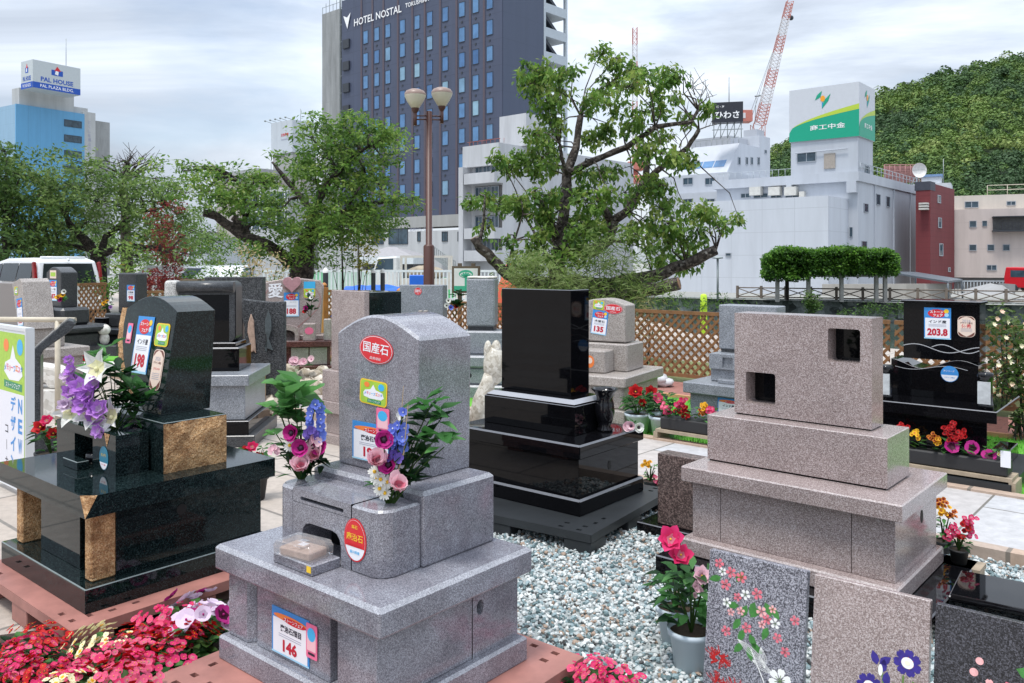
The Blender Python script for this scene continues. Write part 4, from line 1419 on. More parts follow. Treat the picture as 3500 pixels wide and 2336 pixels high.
# low glossy black slab at the right
ox, oy = 1.86, 3.50
t = thing('stone_slab', 'low glossy black stone slab with rounded front bar lying on the gravel', 'stone slab', (ox, oy, 0), 36)
stone(t, 'plate', G_BLACK, -.02, .85, .0, .36, .02, .19, .006)
MB().tube([(-.01, .004, .182), (.84, .004, .182)], .016, 12).build('front_bar', G_BLACK, t)
stone(t, 'pink_plate', G_PALE, .30, .48, .22, .29, .1905, .205, .003)
# ------------------------------------------------------------------ far bank and town
kind(MB().add([(2, 78, -1.5), (30, 62, -1.5), (80, 40, -1.5), (900, 40, -1.5), (900, 1500, -1.5), (-900, 1500, -1.5), (-900, 44.5, -1.5), (2, 44.5, -1.5)], [(0, 1, 2, 3, 4, 5, 6, 7)]).build('far_ground', plain('town_ground', (.30, .30, .28), .9, var=.2, vs=.1)), 'structure')

WIN = plain('window_glass', (.045, .075, .10), .08, var=.5, vs=1.5)
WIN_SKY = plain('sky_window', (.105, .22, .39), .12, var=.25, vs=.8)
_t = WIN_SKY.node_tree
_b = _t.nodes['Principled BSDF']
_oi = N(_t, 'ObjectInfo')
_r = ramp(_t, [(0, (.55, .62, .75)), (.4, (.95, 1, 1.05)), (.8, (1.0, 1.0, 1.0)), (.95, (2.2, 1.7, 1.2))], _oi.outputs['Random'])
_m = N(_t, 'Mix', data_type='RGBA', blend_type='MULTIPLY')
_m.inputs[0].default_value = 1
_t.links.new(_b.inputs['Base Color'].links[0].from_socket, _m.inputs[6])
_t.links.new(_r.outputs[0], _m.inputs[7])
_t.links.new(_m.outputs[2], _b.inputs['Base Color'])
WFR = plain('window_frame', (.35, .38, .42), .5, var=.05)
WDK = plain('dark_frame', (.03, .035, .045), .5, var=.05)


def wallmat(name, col, seam=None, sx=3., sy=1.5, var=.10, rough=.75):
    """painted wall with faint weather streaks and, if asked, panel seams"""
    if name in MATS:
        return MATS[name]
    m, t, b = newmat(name)
    tc = N(t, 'TexCoord')
    mp = N(t, 'Mapping')
    mp.inputs['Scale'].default_value = (.9, .9, .12)
    t.links.new(tc.outputs['Object'], mp.inputs[0])
    n = N(t, 'TexNoise', i_Scale=1., i_Detail=6, i_Roughness=.65)
    t.links.new(mp.outputs[0], n.inputs['Vector'])
    r = ramp(t, [(.3, [c * (1 - var * 1.6) for c in col]), (.6, col), (.8, [min(1, c * (1 + var * .5)) for c in col])], n.outputs[0])
    out = r.outputs[0]
    if seam:
        sp = N(t, 'SeparateXYZ')
        t.links.new(tc.outputs['Object'], sp.inputs[0])
        ad = N(t, 'Math', operation='ADD')
        t.links.new(sp.outputs[0], ad.inputs[0])
        t.links.new(sp.outputs[1], ad.inputs[1])
        res = None
        for src, st in ((ad.outputs[0], sx), (sp.outputs[2], sy)):
            a = N(t, 'Math', operation='DIVIDE')
            t.links.new(src, a.inputs[0])
            a.inputs[1].default_value = st
            f = N(t, 'Math', operation='FRACT')
            t.links.new(a.outputs[0], f.inputs[0])
            l = N(t, 'Math', operation='LESS_THAN')
            t.links.new(f.outputs[0], l.inputs[0])
            l.inputs[1].default_value = .06 / st
            if res:
                x = N(t, 'Math', operation='MAXIMUM')
                t.links.new(res, x.inputs[0])
                t.links.new(l.outputs[0], x.inputs[1])
                res = x.outputs[0]
            else:
                res = l.outputs[0]
        mu = N(t, 'Mix', data_type='RGBA')
        t.links.new(res, mu.inputs[0])
        t.links.new(out, mu.inputs[6])
        mu.inputs[7].default_value = (*[c * seam for c in col], 1)
        out = mu.outputs[2]
    t.links.new(out, b.inputs['Base Color'])
    b.inputs['Roughness'].default_value = rough
    MATS[name] = m
    return m


class Bld:
    """a building seen on its nearest vertical edge (px, depth Y); front = face running left, side = face running right"""
    def __init__(s, name, label, cat, px, Y, yaw, z0, group=None):
        s.X, s.Y, s.a = (px - CX) * Y / F_, Y, R_(yaw)
        s.z0 = z0
        s.t = thing(name, label, cat, (s.X, Y, 0), yaw, group)
        s.u = (math.cos(s.a), -math.sin(s.a))
        s.v = (math.sin(s.a), math.cos(s.a))

    def ray(s, px, py, face, off=0.):
        k = (px - CX) / F_
        if face == 'F':              # plane local y = off
            ox, oy = s.X + s.v[0] * off, s.Y + s.v[1] * off
            d = s.u
        else:
            ox, oy = s.X + s.u[0] * off, s.Y + s.u[1] * off
            d = s.v
        q = (k * oy - ox) / (d[0] - k * d[1])
        yy = oy + q * d[1]
        return q, EYE - (py - YH) * yy / F_

    def zc(s, py):
        return EYE - (py - YH) * s.Y / F_

    def box(s, name, m, x0, x1, y0, y1, z0, z1, bv=0, par=None):
        return MB().box(x0, x1, y0, y1, z0, z1).build(name, m, par or s.t, bevel=bv)

    def win(s, face, px0, py0, px1, py1, m=None, fr=None, off=0., name='window', th=.07, mull=True):
        a0, zt = s.ray(px0, py0, face, off)
        a1, _ = s.ray(px1, py0, face, off)
        am, zb = s.ray((px0 + px1) / 2, py1, face, off)
        _, zt = s.ray((px0 + px1) / 2, py0, face, off)
        return s.win_l(face, a0, a1, zb, zt, m, fr, off, name, th, mull)

    def win_l(s, face, a0, a1, zb, zt, m=None, fr=None, off=0., name='window', th=.07, mull=True):
        f = .06 if a1 - a0 > .5 else .03
        mb = MB()

        def bx(p, q, r, w, d0, d1, mi):
            if face == 'F':
                mb.box(p, q, off - d1, off - d0, r, w, mi)
            else:
                mb.box(off + d0, off + d1, p, q, r, w, mi)
        bx(a0, a1, zb, zt, .002, .02, 1)
        bx(a0, a0 + f, zb, zt, .021, th, 0)
        bx(a1 - f, a1, zb, zt, .021, th, 0)
        bx(a0 + f, a1 - f, zt - f, zt, .021, th, 0)
        bx(a0 + f, a1 - f, zb, zb + f, .021, th + .03, 0)
        if mull and a1 - a0 > .9:
            c = (a0 + a1) / 2
            bx(c - f / 2, c + f / 2, zb + f, zt - f, .021, th - .02, 0)
        return mb.build(name, [fr or WFR, m or WIN], s.t)

    def deco(s, face, px, py, off=0., eps=.01):
        a, z = s.ray(px, py, face, off)
        return Deco((a, off - .02, z), UX, UZ, eps) if face == 'F' else Deco((off + .02, a, z), UY, UZ, eps)


# ---- hotel tower
HY = 94.3
h = Bld('hotel', 'tall dark blue-grey hotel tower with rows of pale blue windows', 'hotel', 1717, HY, 42, -1.5)
HW = h.ray(1168, 500, 'F')[0]
H_WALL = wallmat('hotel_cladding', (.060, .074, .122), .7, 2.5, 3.0, .10, .5)
H_SIDE = wallmat('hotel_side', (.064, .082, .132), .85, 4, 3.0, .05, .5)
ZT = 1.6 + (YH + 5) * HY / F_ + 9
h.box('tower_wall', H_WALL, HW, 0, .0, 7.5, 7.0, ZT - 3)
h.box('rear_core', H_SIDE, HW, -3.2, 7.501, 12, 7.0, ZT - 3)
h.box('side_wall', H_SIDE, .001, .06, .06, 7.6, 7.0, ZT - 3)
# parapet band on the roof, its left end as in the photo
hz = h.ray(1207, 26, 'F')[1]
pb = h.ray(1207, 26, 'F')[0]
h.box('parapet', wallmat('pale_metal', (.42, .46, .48), None), pb, -.1, .3, 11, ZT - 3, ZT - 1.6)
nar = plain('reddish_pier', (.085, .065, .082), .5, var=.1)
cols = [1250, 1288, 1326, 1376, 1426, 1469, 1522, 1579, 1626, 1674]
for i, cx_ in enumerate(cols):
    a = h.ray(cx_, 500, 'F')[0]
    # vertical cladding strips either side of the windows
    h.box('pier', nar, a - 1.05, a - .72, -.06, -.001, 7.0, ZT - 3.1)
ztop = h.ray(1674, (0 + 131) / 1.958, 'F')[1]
zr = [h.ray(1674, y / 1.958, 'F')[1] for y in (133, 307, 482, 657, 831)]
step = (zr[0] - zr[4]) / 4
wh = step * .60
for i, cx_ in enumerate(cols):
    a = h.ray(cx_, 500, 'F')[0]
    for r in range(10):
        zt = zr[0] + step * (1 - r)
        if zt - wh < 7.3:
            continue
        o = h.win_l('F', a - .53, a + .53, zt - wh, zt, WIN_SKY, WDK, 0, 'window', .05, False)
        mb = MB().box(a - .12, a + .12, -.05, -.002, zt - wh - .75, zt - wh - .5)
        mb.build('vent', WDK, o)
b = h.ray(1192, 300, 'F')[0]
for r in range(10):                                  # dark balconies by the concrete shaft
    zt = zr[0] + step * (.9 - r)
    h.box('balcony', WDK, b - 1.1, b + .3, -.25, -.002, zt - 1.4, zt - .2)
cs = Bld('hotel', 'x', 'x', 1163, 0, 42, 0) if False else None
c0 = h.ray(1097, 500, 'F')[0]
c1 = h.ray(1157, 500, 'F')[0]
zc_ = h.ray(1130, 38, 'F')[1]
h.box('concrete_shaft', wallmat('raw_concrete', (.30, .31, .31), .8, 50, 2.4, .25), c0, c1, .2, 9, -1.5, zc_)
mb = MB()
for k in range(14):
    z = 6 + k * (zc_ - 6) / 13
    mb.box(c1 + .05, HW - .02, .15, .23, z, z + .07)
for x in (c1 + .1, (c1 + HW) / 2, HW - .1):
    mb.box(x - .03, x + .03, .1, .18, 4, zc_ + 1.2)
mb.build('fire_ladder', plain('galvanised', (.30, .33, .33), .5, .3), h.t)
mb = MB()
for i in range(6):
    x = c0 + (c1 - c0) * i / 5
    mb.box(x - .03, x + .03, .25, .31, zc_, zc_ + 1.0 + (i % 3) * .4)
mb.box(c0, c1, .25, .31, zc_ + .9, zc_ + .95)
mb.build('roof_railing', MATS['galvanised'], h.t)
# open stair tower on the side face
y0, y1 = h.ray(1857, 200, 'S')[0], h.ray(1937, 200, 'S')[0]
wst = plain('stair_white', (.44, .49, .53), .5, var=.06)
st = MB()
zz = [h.ray(1860, y, 'S')[1] for y in (2, 85, 170, 255)]
fs = zz[0] - zz[1]
for k in range(9):
    z = zz[0] + fs - k * fs
    st.box(-2.9, .12, y0, y1, z - 1.35, z - .25)
for y in (y0 + .001, y1 - .35):
    st.box(-.25, .121, y, y + .35, 7, ZT - 4)
    st.box(-3.0, -2.7, y, y + .3, 7, ZT - 4)
st.build('stair_tower', wst, h.t)
sf = MB()
for k in range(9):
    z = zz[0] + fs - k * fs - 1.05
    sf.add([(-2.4, y0 + .3, z), (-.3, y0 + .3, z), (-.3, y1 - 1, z - fs * .8), (-2.4, y1 - 1, z - fs * .8), (-2.4, y0 + .3, z - .5), (-.3, y0 + .3, z - .5), (-.3, y1 - 1, z - fs * .8 - .5), (-2.4, y1 - 1, z - fs * .8 - .5)],
           [(0, 1, 2, 3), (4, 7, 6, 5), (1, 5, 6, 2), (0, 3, 7, 4), (2, 6, 7, 3), (0, 4, 5, 1)])
    sf.box(-2.68, -2.6, y0 + .3, y1 - 1.4, z - fs + .2, z - fs + 2.0)
sf.build('stair_flight', WDK, h.t)
# name in white letters along the parapet
d = Deco((0, -.14, 0), UX, UZ, .02)
a, z = h.ray(1213, 66, 'F')
a2, _ = h.ray(1375, 40, 'F')
a3, _ = h.ray(1470, 10, 'F')
LW = plain('sign_white', (.85, .85, .85), .5, var=0)
d.text('HOTEL NOSTAL', (a + a2) / 2, z - .55, w=a2 - a, l=0, off=.01)
d.text('TOKUSHIMA', (a2 + .7 + a3) / 2, z - .4, w=a3 - a2 - .8, l=0)
a4, z4 = h.ray(1190, 70, 'F')
d.tri([(a4 - .9, z4 + .7), (a4, z4 - 1.2), (a4 + .7, z4 + .9), (a4 - .05, z4 + .35)], 0, 0)
d.build('hotel_lettering', LW, h.t)
# low white front building of the hotel
hw = wallmat('white_render', (.50, .51, .52), None, var=.1)
h.box('low_wing', hw, HW - 1, 1.5, -3.2, -.10, -1.5, h.ray(1600, 790, 'F')[1])
h.box('fascia', wallmat('grey_fascia', (.36, .36, .35), None), HW - 1, 1.6, -3.3, -.06, h.ray(1600, 770, 'F')[1] - .25, 7.0)
for px0, px1 in ((1427, 1438), (1511, 1531), (1565, 1580)):
    h.win('F', px0, 792, px1, 826, WIN, WDK, -3.2)
h.win('F', 1329, 782, 1395, 836, WIN, WDK, -3.2)
h.win('F', 1275, 785, 1312, 836, WIN, WDK, -3.2)
d = h.deco('F', 1440, 782, -3.2)
d.text('徳島の宿と食堂', 0, 0, w=4.2, l=1)
d.build('low_wing_lettering', C_GREY, h.t)
mb = MB()                                         # outside stair
sx0, sz0 = h.ray(1490, 875, 'F', -4.2)
sx1, sz1 = h.ray(1560, 925, 'F', -4.2)
mb.add([(sx0, -4.4, sz0), (sx1, -4.4, sz1), (sx1, -4.4, sz1 - .4), (sx0, -4.4, sz0 - .4), (sx0, -3.3, sz0), (sx1, -3.3, sz1), (sx1, -3.3, sz1 - .4), (sx0, -3.3, sz0 - .4)], [(0, 3, 2, 1), (4, 5, 6, 7), (0, 1, 5, 4), (3, 7, 6, 2)])
for i in range(12):
    k = i / 11
    x, z = sx0 + (sx1 - sx0) * k, sz0 + (sz1 - sz0) * k
    mb.box(x - .03, x + .03, -4.42, -4.36, z, z + 1.0)
mb.tube([(sx0, -4.39, sz0 + 1), (sx1, -4.39, sz1 + 1)], .04, 5)
mb.build('outside_stair', MATS['galvanised'], h.t)

# ---- low shop with grey hipped roof before the hotel
s = Bld('shop', 'low shop with grey hipped roof and dark glazed front below the hotel', 'shop', 1412, 78, 10, -1.5)
w = s.ray(1240, 880, 'F')[0]
zr_, ze = s.zc(857), s.zc(876)
s.box('wall', plain('shop_dark', (.05, .05, .055), .5), w, 0, .0, 6, -1.5, ze - .5)
s.box('fascia', plain('shop_fascia', (.62, .66, .68), .5), w - .3, .2, -.6, 6.2, ze - .75, ze)
MB().add([(w - .3, -.6, ze), (.2, -.6, ze), (.2, 6.2, ze), (w - .3, 6.2, ze), (w + 1.6, 2.6, zr_ + .4), (-2.6, 2.6, zr_ + .4)], [(0, 1, 5, 4), (1, 2, 5), (2, 3, 4, 5), (3, 0, 4)]).build('roof', plain('shop_roof', (.33, .32, .33), .6), s.t)
for k in range(4):
    x = w + .5 - w * k / 4.2
    s.box('window', WIN, x, x + .75, -.05, -.002, -1.0, ze - 1.1)

# ---- grey-white balcony block right of the hotel
b = Bld('apartment_building', 'grey-white block with balconies in front of the hotel tower', 'building', 1706, 84, 42, -1.5)
bw = wallmat('weathered_white', (.52, .53, .55), None, var=.13)
w = b.ray(1588, 700, 'F')[0]
dd = b.ray(2165, 700, 'S')[0]
zt = b.zc(488)
b.box('block', bw, w, 0, .6, dd, -1.5, zt)
b.box('parapet', bw, w - .2, .02, -.1, .61, zt - 2.2, zt + .02)
for k in range(4):
    zf = b.ray(1650, (548, 635, 736, 812)[k], 'F')[1]
    b.box('balcony', bw, w + .6, 0, -.7, .599, zf - 2.55 + .1, zf - 1.35)
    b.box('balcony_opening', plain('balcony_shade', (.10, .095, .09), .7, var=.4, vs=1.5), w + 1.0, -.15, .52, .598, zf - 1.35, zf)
    for q in range(3):
        x = w + 1.1 + q * (-w - 1.5) / 3
        b.win_l('F', x, x + (-w - 1.8) / 3, zf - 1.3, zf - .08, WIN, WFR, .518)
b.box('left_pier', bw, w - .2, w + .45, -.7, .6, -1.5, zt - 2.2)
b.box('stair_block', bw, -3.2, .55, 3.5, 6.5, zt + .03, zt + 3.4)
rr = MB()
for k in range(9):
    rr.tube([(w + .3 - w * k / 8, .4, zt), (w + .3 - w * k / 8, .4, zt + .5)], .03, 4)
rr.tube([(w, .4, zt + .5), (-.2, .4, zt + .5)], .03, 4)
rr.build('red_railing', plain('red_oxide', (.30, .08, .06), .5), b.t)
for px0, py0, px1, py1 in ((1840, 655, 1855, 670), (1830, 710, 1845, 722), (2010, 700, 2025, 720)):
    b.win('S', px0, py0, px1, py1, WIN, WFR, 0)

# ---- stepped white building with the dark rooftop sign
c = Bld('office_building', 'stepped white office building with slanted windows and black rooftop sign', 'building', 2504, 100, 42, -1.5)
cw = wallmat('cool_white', (.52, .55, .60), None, var=.06)
cg = wallmat('cool_grey', (.44, .46, .50), None, var=.06)
w = c.ray(2288, 600, 'F')[0]
cd = c.ray(2632, 500, 'S')[0]
c.box('lower_block', cw, w - 1, .6, -3.2, cd, -1.5, c.zc(660))
c.box('middle_block', cw, w, .3, -1.6, cd, c.zc(660) + .001, c.zc(592))
zs0, zs1 = c.zc(592) + .002, c.zc(484)
MB().add([(w + 1, -1.4, zs0), (0, -1.4, zs0), (0, 1.8, zs1), (w + 2.4, 1.8, zs1), (w + 1, cd * .7, zs0), (0, cd * .7, zs0), (0, cd * .7, zs1), (w + 2.4, cd * .7, zs1)],
         [(0, 1, 2, 3), (1, 5, 6, 2), (2, 6, 7, 3), (0, 3, 7, 4)]).build('slanted_block', cw, c.t)
mb = MB()
zl, zh = c.zc(570), c.zc(545)
yl, yh_ = [-1.4 + 3.2 * (z - zs0) / (zs1 - zs0) for z in (zl, zh)]
for k_ in range(4):
    x0 = w + 1.8 + (-w - 2.4) * k_ / 4
    x1 = x0 + (-w - 2.4) / 4 - .12
    mb.add([(x0, yl - .03, zl), (x1, yl - .03, zl), (x1, yh_ - .03, zh), (x0, yh_ - .03, zh)], [(0, 1, 2, 3)])
mb.build('slanted_window', WIN_SKY, c.t)
for y_ in (690, 618):
    for px in (2335, 2410):
        c.win('F', px, y_ - 10, px + 34, y_ + 14, WIN, WFR, -3.2 if y_ > 650 else -1.6)
c.box('tower', cw, -3, 0, cd * .7 + .01, cd, c.zc(592), c.zc(440))
for px in (2522, 2548, 2565, 2588):
    c.win('S', px, 538, px + 8, 564, WIN, WFR, 0, mull=False)
c.win('S', 2612, 513, 2620, 526, WIN, WFR, 0, mull=False)
c.box('plant_room', cg, -7, -1.5, 2.4, 7, zs1, c.zc(452))
c.box('water_tank', cg, -2.4, -.6, cd * .75, cd - .4, c.zc(440) + .002, c.zc(414))
rr = MB()
for i in range(9):
    x = w + 2.6 + (-w - 2.8) * i / 8
    rr.tube([(x, 2.0, zs1), (x, 2.0, zs1 + .8)], .03, 4)
rr.tube([(w + 2.6, 2.0, zs1 + .8), (-.2, 2.0, zs1 + .8)], .03, 4)
rr.build('roof_railing', MATS['galvanised'], c.t)
sg = Bld('rooftop_sign', 'black rooftop sign with white hiragana lettering on a steel frame', 'sign', 2540, 98, 14, 0)
wz = sg.ray(2434, 390, 'F')[0]
sg.box('sign_box', plain('sign_black', (.018, .02, .03), .4, var=.05), wz, 0, 0, 1.4, sg.zc(416), sg.zc(347))
d = sg.deco('F', 2486, 393)
d.text('ひわさ', 0, 0, w=2.75, l=1, off=.02)
d.text('宿・海', -.8, .98, w=.9, l=1)
d.build('sign_lettering', LW, sg.t)
mb = MB()
for k in range(5):
    x = wz + .2 - (wz + .4) * k / 4
    mb.tube([(x, .3, sg.zc(416)), (x, .3, sg.zc(470))], .05, 4)
    if k < 4:
        mb.tube([(x, .3, sg.zc(470)), (x - (wz + .4) / 4, .3, sg.zc(416))], .04, 4)
mb.tube([(wz, .3, sg.zc(440)), (0, .3, sg.zc(440))], .05, 4)
mb.build('steel_frame', MATS['galvanised'], sg.t)
MB().tube([(wz * .45, .7, sg.zc(347)), (wz * .45, .7, sg.zc(258))], .05, 5).build('lightning_rod', MATS['galvanised'], sg.t)

# ---- pale bank building with the green and white sign cube
k = Bld('bank_building', 'large pale blue-white building with green and white sign cube on its tower', 'building', 2933, 80, 40, -1.5)
kw = wallmat('pale_blue_wall', (.57, .60, .655), .82, 3.2, 2.2, .06)
kg = wallmat('pale_grey_wall', (.47, .50, .55), None, var=.07)
wl = k.ray(2450, 640, 'F')[0]
dr = k.ray(3142, 700, 'S')[0]
zR = k.zc(588)
k.box('main_block', kg, wl, 0, 0, dr, -1.5, zR)
k.box('parapet', kg, wl - .3, .2, -.5, dr, zR - .9, zR + .02)
k.box('bracket', kg, k.ray(2695, 600, 'F')[0], k.ray(2712, 600, 'F')[0], -.6, -.02, zR - 2.0, zR - .9)
k.box('bracket', kg, k.ray(2900, 600, 'F')[0], -.02, -.6, -.02, zR - 2.0, zR - .9)
# low front part reaching left, its corner at px 2831
lx = k.ray(2831, 700, 'F', -5.5)[0]
k.box('front_block', kw, k.ray(2318, 800, 'F', -5.5)[0], lx, -5.5, -.001, -1.5, k.ray(2831, 669, 'F', -5.5)[1])
# tower with the sign cube
wt = k.ray(2703, 500, 'F')[0]
dt = k.ray(2984, 500, 'S')[0]
zS0, zS1 = k.zc(467), k.zc(281)
k.box('tower', kg, wt, -.02, .02, dt, zR + .021, zS0)
sc = k.box('sign_cube', plain('sign_grey_white', (.56, .58, .62), .4, var=.03), wt - .1, .15, -.15, dt + .1, zS0 + .01, zS1)
hh = zS1 - zS0
GRN, LIM, ORG, CYB = plain('sign_green', (.0, .33, .20), .4, var=.02), plain('sign_lime', (.45, .58, .05), .4, var=.02), plain('sign_orange', (.85, .35, .02), .4, var=.02), plain('sign_cyan', (.02, .28, .55), .4, var=.02)


def bank_sign(d, w, hh):
    def cv(a0, a1, f):
        return [(w * i / 24, hh * (a0 + (a1 - a0) * (i / 24) ** f)) for i in range(25)]
    low = cv(.17, .50, .42)
    up = cv(.17, .60, .50)
    d.tri([(0, .005)] + low + [(w, .005)], 1, 0)
    d.tri(low + up[::-1][:-1], 1.5, 1)
    d.text('商工中金', w * .56, hh * .235, w=w * .5, h=hh * .10 if w > 4 else hh * .13, l=2.5, m=4, off=.01)
    cx_, cz = w * .49, hh * .76
    s_ = hh * .16
    ax = .72 if w > 4 else .42
    d.tri([(cx_ - s_ * 1.25 * ax, cz - s_ * .05), (cx_ - s_ * .9 * ax, cz + s_ * .55), (cx_ - s_ * .1 * ax, cz + s_ * .98), (cx_ - s_ * .35 * ax, cz + s_ * .25)], 2, 0)
    d.tri([(cx_ - s_ * .1 * ax, cz - s_ * 1.15), (cx_ + s_ * .15 * ax, cz - s_ * .5), (cx_ - s_ * .12 * ax, cz - .35 * s_)], 2, 3)
    d.tri([(cx_ - s_ * .1 * ax, cz - s_ * 1.15), (cx_ + s_ * .9 * ax, cz - s_ * .3), (cx_ + s_ * 1.3 * ax, cz + s_ * .55), (cx_ + s_ * .2 * ax, cz - s_ * .2)], 2.2, 0)
    d.ell(cx_ + s_ * .02, cz + s_ * .05, s_ * .38 * ax, s_ * .36, 3, 2)


d = Deco((wt - .1, -.152, zS0 + .01), UX, UZ, .012)
bank_sign(d, -wt + .25, hh)
d.build('sign_face', [GRN, LIM, ORG, CYB, LW], k.t)
d = Deco((.152, -.15, zS0 + .01), UY, UZ, .012)
bank_sign(d, dt + .25, hh)
d.build('sign_face', [GRN, LIM, ORG, CYB, LW], k.t)
k.win('F', 2724, 521, 2790, 555, WIN, WFR, .02)
k.box('vent_grille', plain('vent_louvre', (.34, .30, .26), .6, var=.2, vs=9), k.ray(2817, 530, 'F')[0], k.ray(2855, 530, 'F')[0], -.08, .018, k.zc(570), k.zc(517))
for px0, px1 in ((2532, 2565), (2576, 2626), (2634, 2672), (2684, 2734)):
    k.win('F', px0, 661, px1, 678, WIN, WFR, 0)
for px in (2585, 2650, 2705):
    x, z = k.ray(px, 652, 'F', -.4)
    k.box('air_unit', plain('cream_metal', (.55, .54, .50), .5), x - .6, x + .6, -.8, -.1, z - .5, z + .35)
k.box('air_unit', MATS['cream_metal'], k.ray(2737, 660, 'F')[0], k.ray(2755, 660, 'F')[0], -.5, -.001, k.zc(672), k.zc(646))
for px0, py0, px1, py1 in ((2957, 568, 2971, 599), (2952, 696, 2967, 727), (2994, 664, 3008, 702), (3028, 672, 3041, 709), (2944, 824, 2962, 851)):
    k.win('S', px0, py0, px1, py1, WIN, WFR, 0, mull=False)
for px0, py0, px1, py1 in ((2842, 770, 2851, 806), (2877, 774, 2889, 812), (2904, 777, 2915, 811)):
    k.win('S', px0, py0, px1, py1, WIN, WFR, 0, mull=False) if False else k.win('F', px0, py0, px1, py1, WIN, WFR, 0, mull=False)
for px, y0_, y1_ in ((2988, 620, 960), (3053, 648, 960), (3110, 655, 960)):
    a, z = k.ray(px, y0_, 'S')
    k.box('drain_pipe', kg, .0005, .14, a - .08, a + .08, -1.5, z)
for px, py in ((2470, 745), (2420, 862), (2480, 865)):
    k.win('F', px, py, px + 20, py + 12, WIN, WFR, -5.5, mull=False)
rr = MB()
for i in range(17):
    y = .3 + (dr - .6) * i / 16
    rr.tube([(.1, y, zR), (.1, y, zR + .9)], .03, 4)
rr.tube([(.1, .3, zR + .9), (.1, dr - .3, zR + .9)], .03, 4)
rr.tube([(.1, .3, zR + .5), (.1, dr - .3, zR + .5)], .03, 4)
for i in range(13):
    x = wl + (wt - wl) * i / 12
    rr.tube([(x, .2, zR), (x, .2, zR + .8)], .025, 4)
rr.tube([(wl, .2, zR + .8), (wt, .2, zR + .8)], .025, 4)
rr.build('roof_railing', wst, k.t)
MB().tube([k.ray(2900, 506, 'F')[0:1] + (-.2, k.zc(506)), k.ray(2720, 512, 'F')[0:1] + (-.2, k.zc(508))], .06, 5).build('pipe', kg, k.t)

dsh = thing('satellite_dish', 'white satellite dish on the roof edge of the bank building', 'satellite dish', at(3140, 595, 96))
mb = MB().lathe([(.85, .0), (.7, -.15), (.45, -.25), (0, -.3)], (0, 0, 0), 24)
mb.v = [(a, -c * 1.0 - .2, b + .4) for a, b, c in mb.v]
mb.build('dish', plain('dish_white', (.75, .75, .73), .5), dsh)
MB().tube([(0, .4, .3), (0, .4, -2.0)], .12, 6).tube([(0, .4, -.1), (.7, 1.4, -2.)], .05, 5).tube([(0, .4, -.1), (-.7, 1.4, -2.)], .05, 5).build('stand', MATS['galvanised'], dsh)
MB().tube([(-.8, -.2, .4), (0, -.8, .4), (.8, -.2, .4)], .03, 4).build('feed_arm', MATS['galvanised'], dsh)
bb = thing('billboard_frame', 'rusty red billboard back frame on the roof beside the satellite dish', 'billboard frame', at(3085, 595, 100))
mb = MB()
for i in range(8):
    mb.tube([(-2.2 + i * .63, 0, -1.2), (-2.2 + i * .63, 0, 1.1)], .06, 4)
for z in (-1., -.3, .4, 1.1):
    mb.tube([(-2.2, 0, z), (2.2, 0, z)], .05, 4)
mb.box(-2.1, 2.1, .2, .3, -.9, 1.0)
mb.build('frame', plain('rust_red', (.33, .17, .16), .7, var=.3), bb)

# ---- dark red building and the beige ones
r = Bld('brick_building', 'narrow dark red building beside the pale bank building', 'building', 3180, 86, 40, -1.5)
rw = wallmat('dark_red_wall', (.17, .03, .035), .8, 1.2, .6, .08)
w = r.ray(3130, 700, 'F')[0]
dd = r.ray(3262, 700, 'S')[0]
r.box('wall', rw, w, 0, 0, dd, -1.5, r.zc(625))
r.box('left_wall_top', plain('dark_band', (.05, .055, .075), .6), w - .1, .02, -.05, 2, r.zc(650), r.zc(620))
for px0, py0, px1, py1 in ((3204, 668, 3214, 695), (3206, 745, 3217, 780), (3210, 833, 3222, 876), (3240, 915, 3247, 930)):
    r.win('S', px0, py0, px1, py1, WIN, wst, 0, mull=False)
ac = r.ray(3146, 690, 'F', 0)
for i in range(3):
    r.box('air_unit', MATS['cream_metal'], w + .5, w + 1.3, -.9, -.05, r.zc(700 + i * 9), r.zc(694 + i * 9))
e = Bld('office_building', 'long beige building with small dark windows at the right edge', 'building', 3246, 95, 25, -1.5)
ew = wallmat('beige_wall', (.55, .48, .45), .85, 6, 3, .10)
et = wallmat('cream_wall', (.60, .55, .49), .9, 6, 3, .10)
e.box('lower_wall', ew, 0, 16, .0, 9, -.2, e.zc(718))
e.box('upper_wall', et, -.4, 17, 1.5, 9, e.zc(718), e.zc(668))
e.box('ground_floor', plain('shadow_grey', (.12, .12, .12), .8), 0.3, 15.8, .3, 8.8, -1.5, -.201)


def ewin(px0, py0, px1, py1, off):
    e.win('F', px0, py0, px1, py1, WIN, WFR, off)


for q in ((3313, 755, 3338, 778), (3357, 755, 3374, 774), (3312, 836, 3338, 858), (3374, 836, 3399, 858), (3427, 836, 3452, 858), (3372, 906, 3407, 925)):
    ewin(*q, 0)
for q in ((3297, 689, 3345, 711), (3440, 688, 3472, 703)):
    ewin(*q, 1.5)
x0, z0 = e.ray(3390, 760, 'F', 0)
mb = MB().box(x0, x0 + 4, -1.2, -.01, z0 - 1.1, z0 - .95).box(x0, x0 + 4, -1.2, -.01, z0 + .5, z0 + .6)
for i in range(14):
    mb.box(x0 + i * .3, x0 + i * .3 + .05, -1.2, -1.15, z0 - .95, z0 - .1)
mb.build('balcony', WDK, e.t)
MB().box(x0 + .1, x0 + 3.9, -.05, -.005, z0 - .95, z0 + .5).build('balcony_window', plain('dim_window', (.10, .10, .10), .4, var=.5), e.t)
mb = MB()
for i in range(5):
    x = 4 + i * 2
    mb.tube([(x, 3, e.zc(668)), (x, 3, e.zc(632))], .04, 4)
mb.tube([(4, 3, e.zc(632)), (12, 3, e.zc(632))], .04, 4)
mb.tube([(4, 3, e.zc(648)), (12, 3, e.zc(648))], .04, 4)
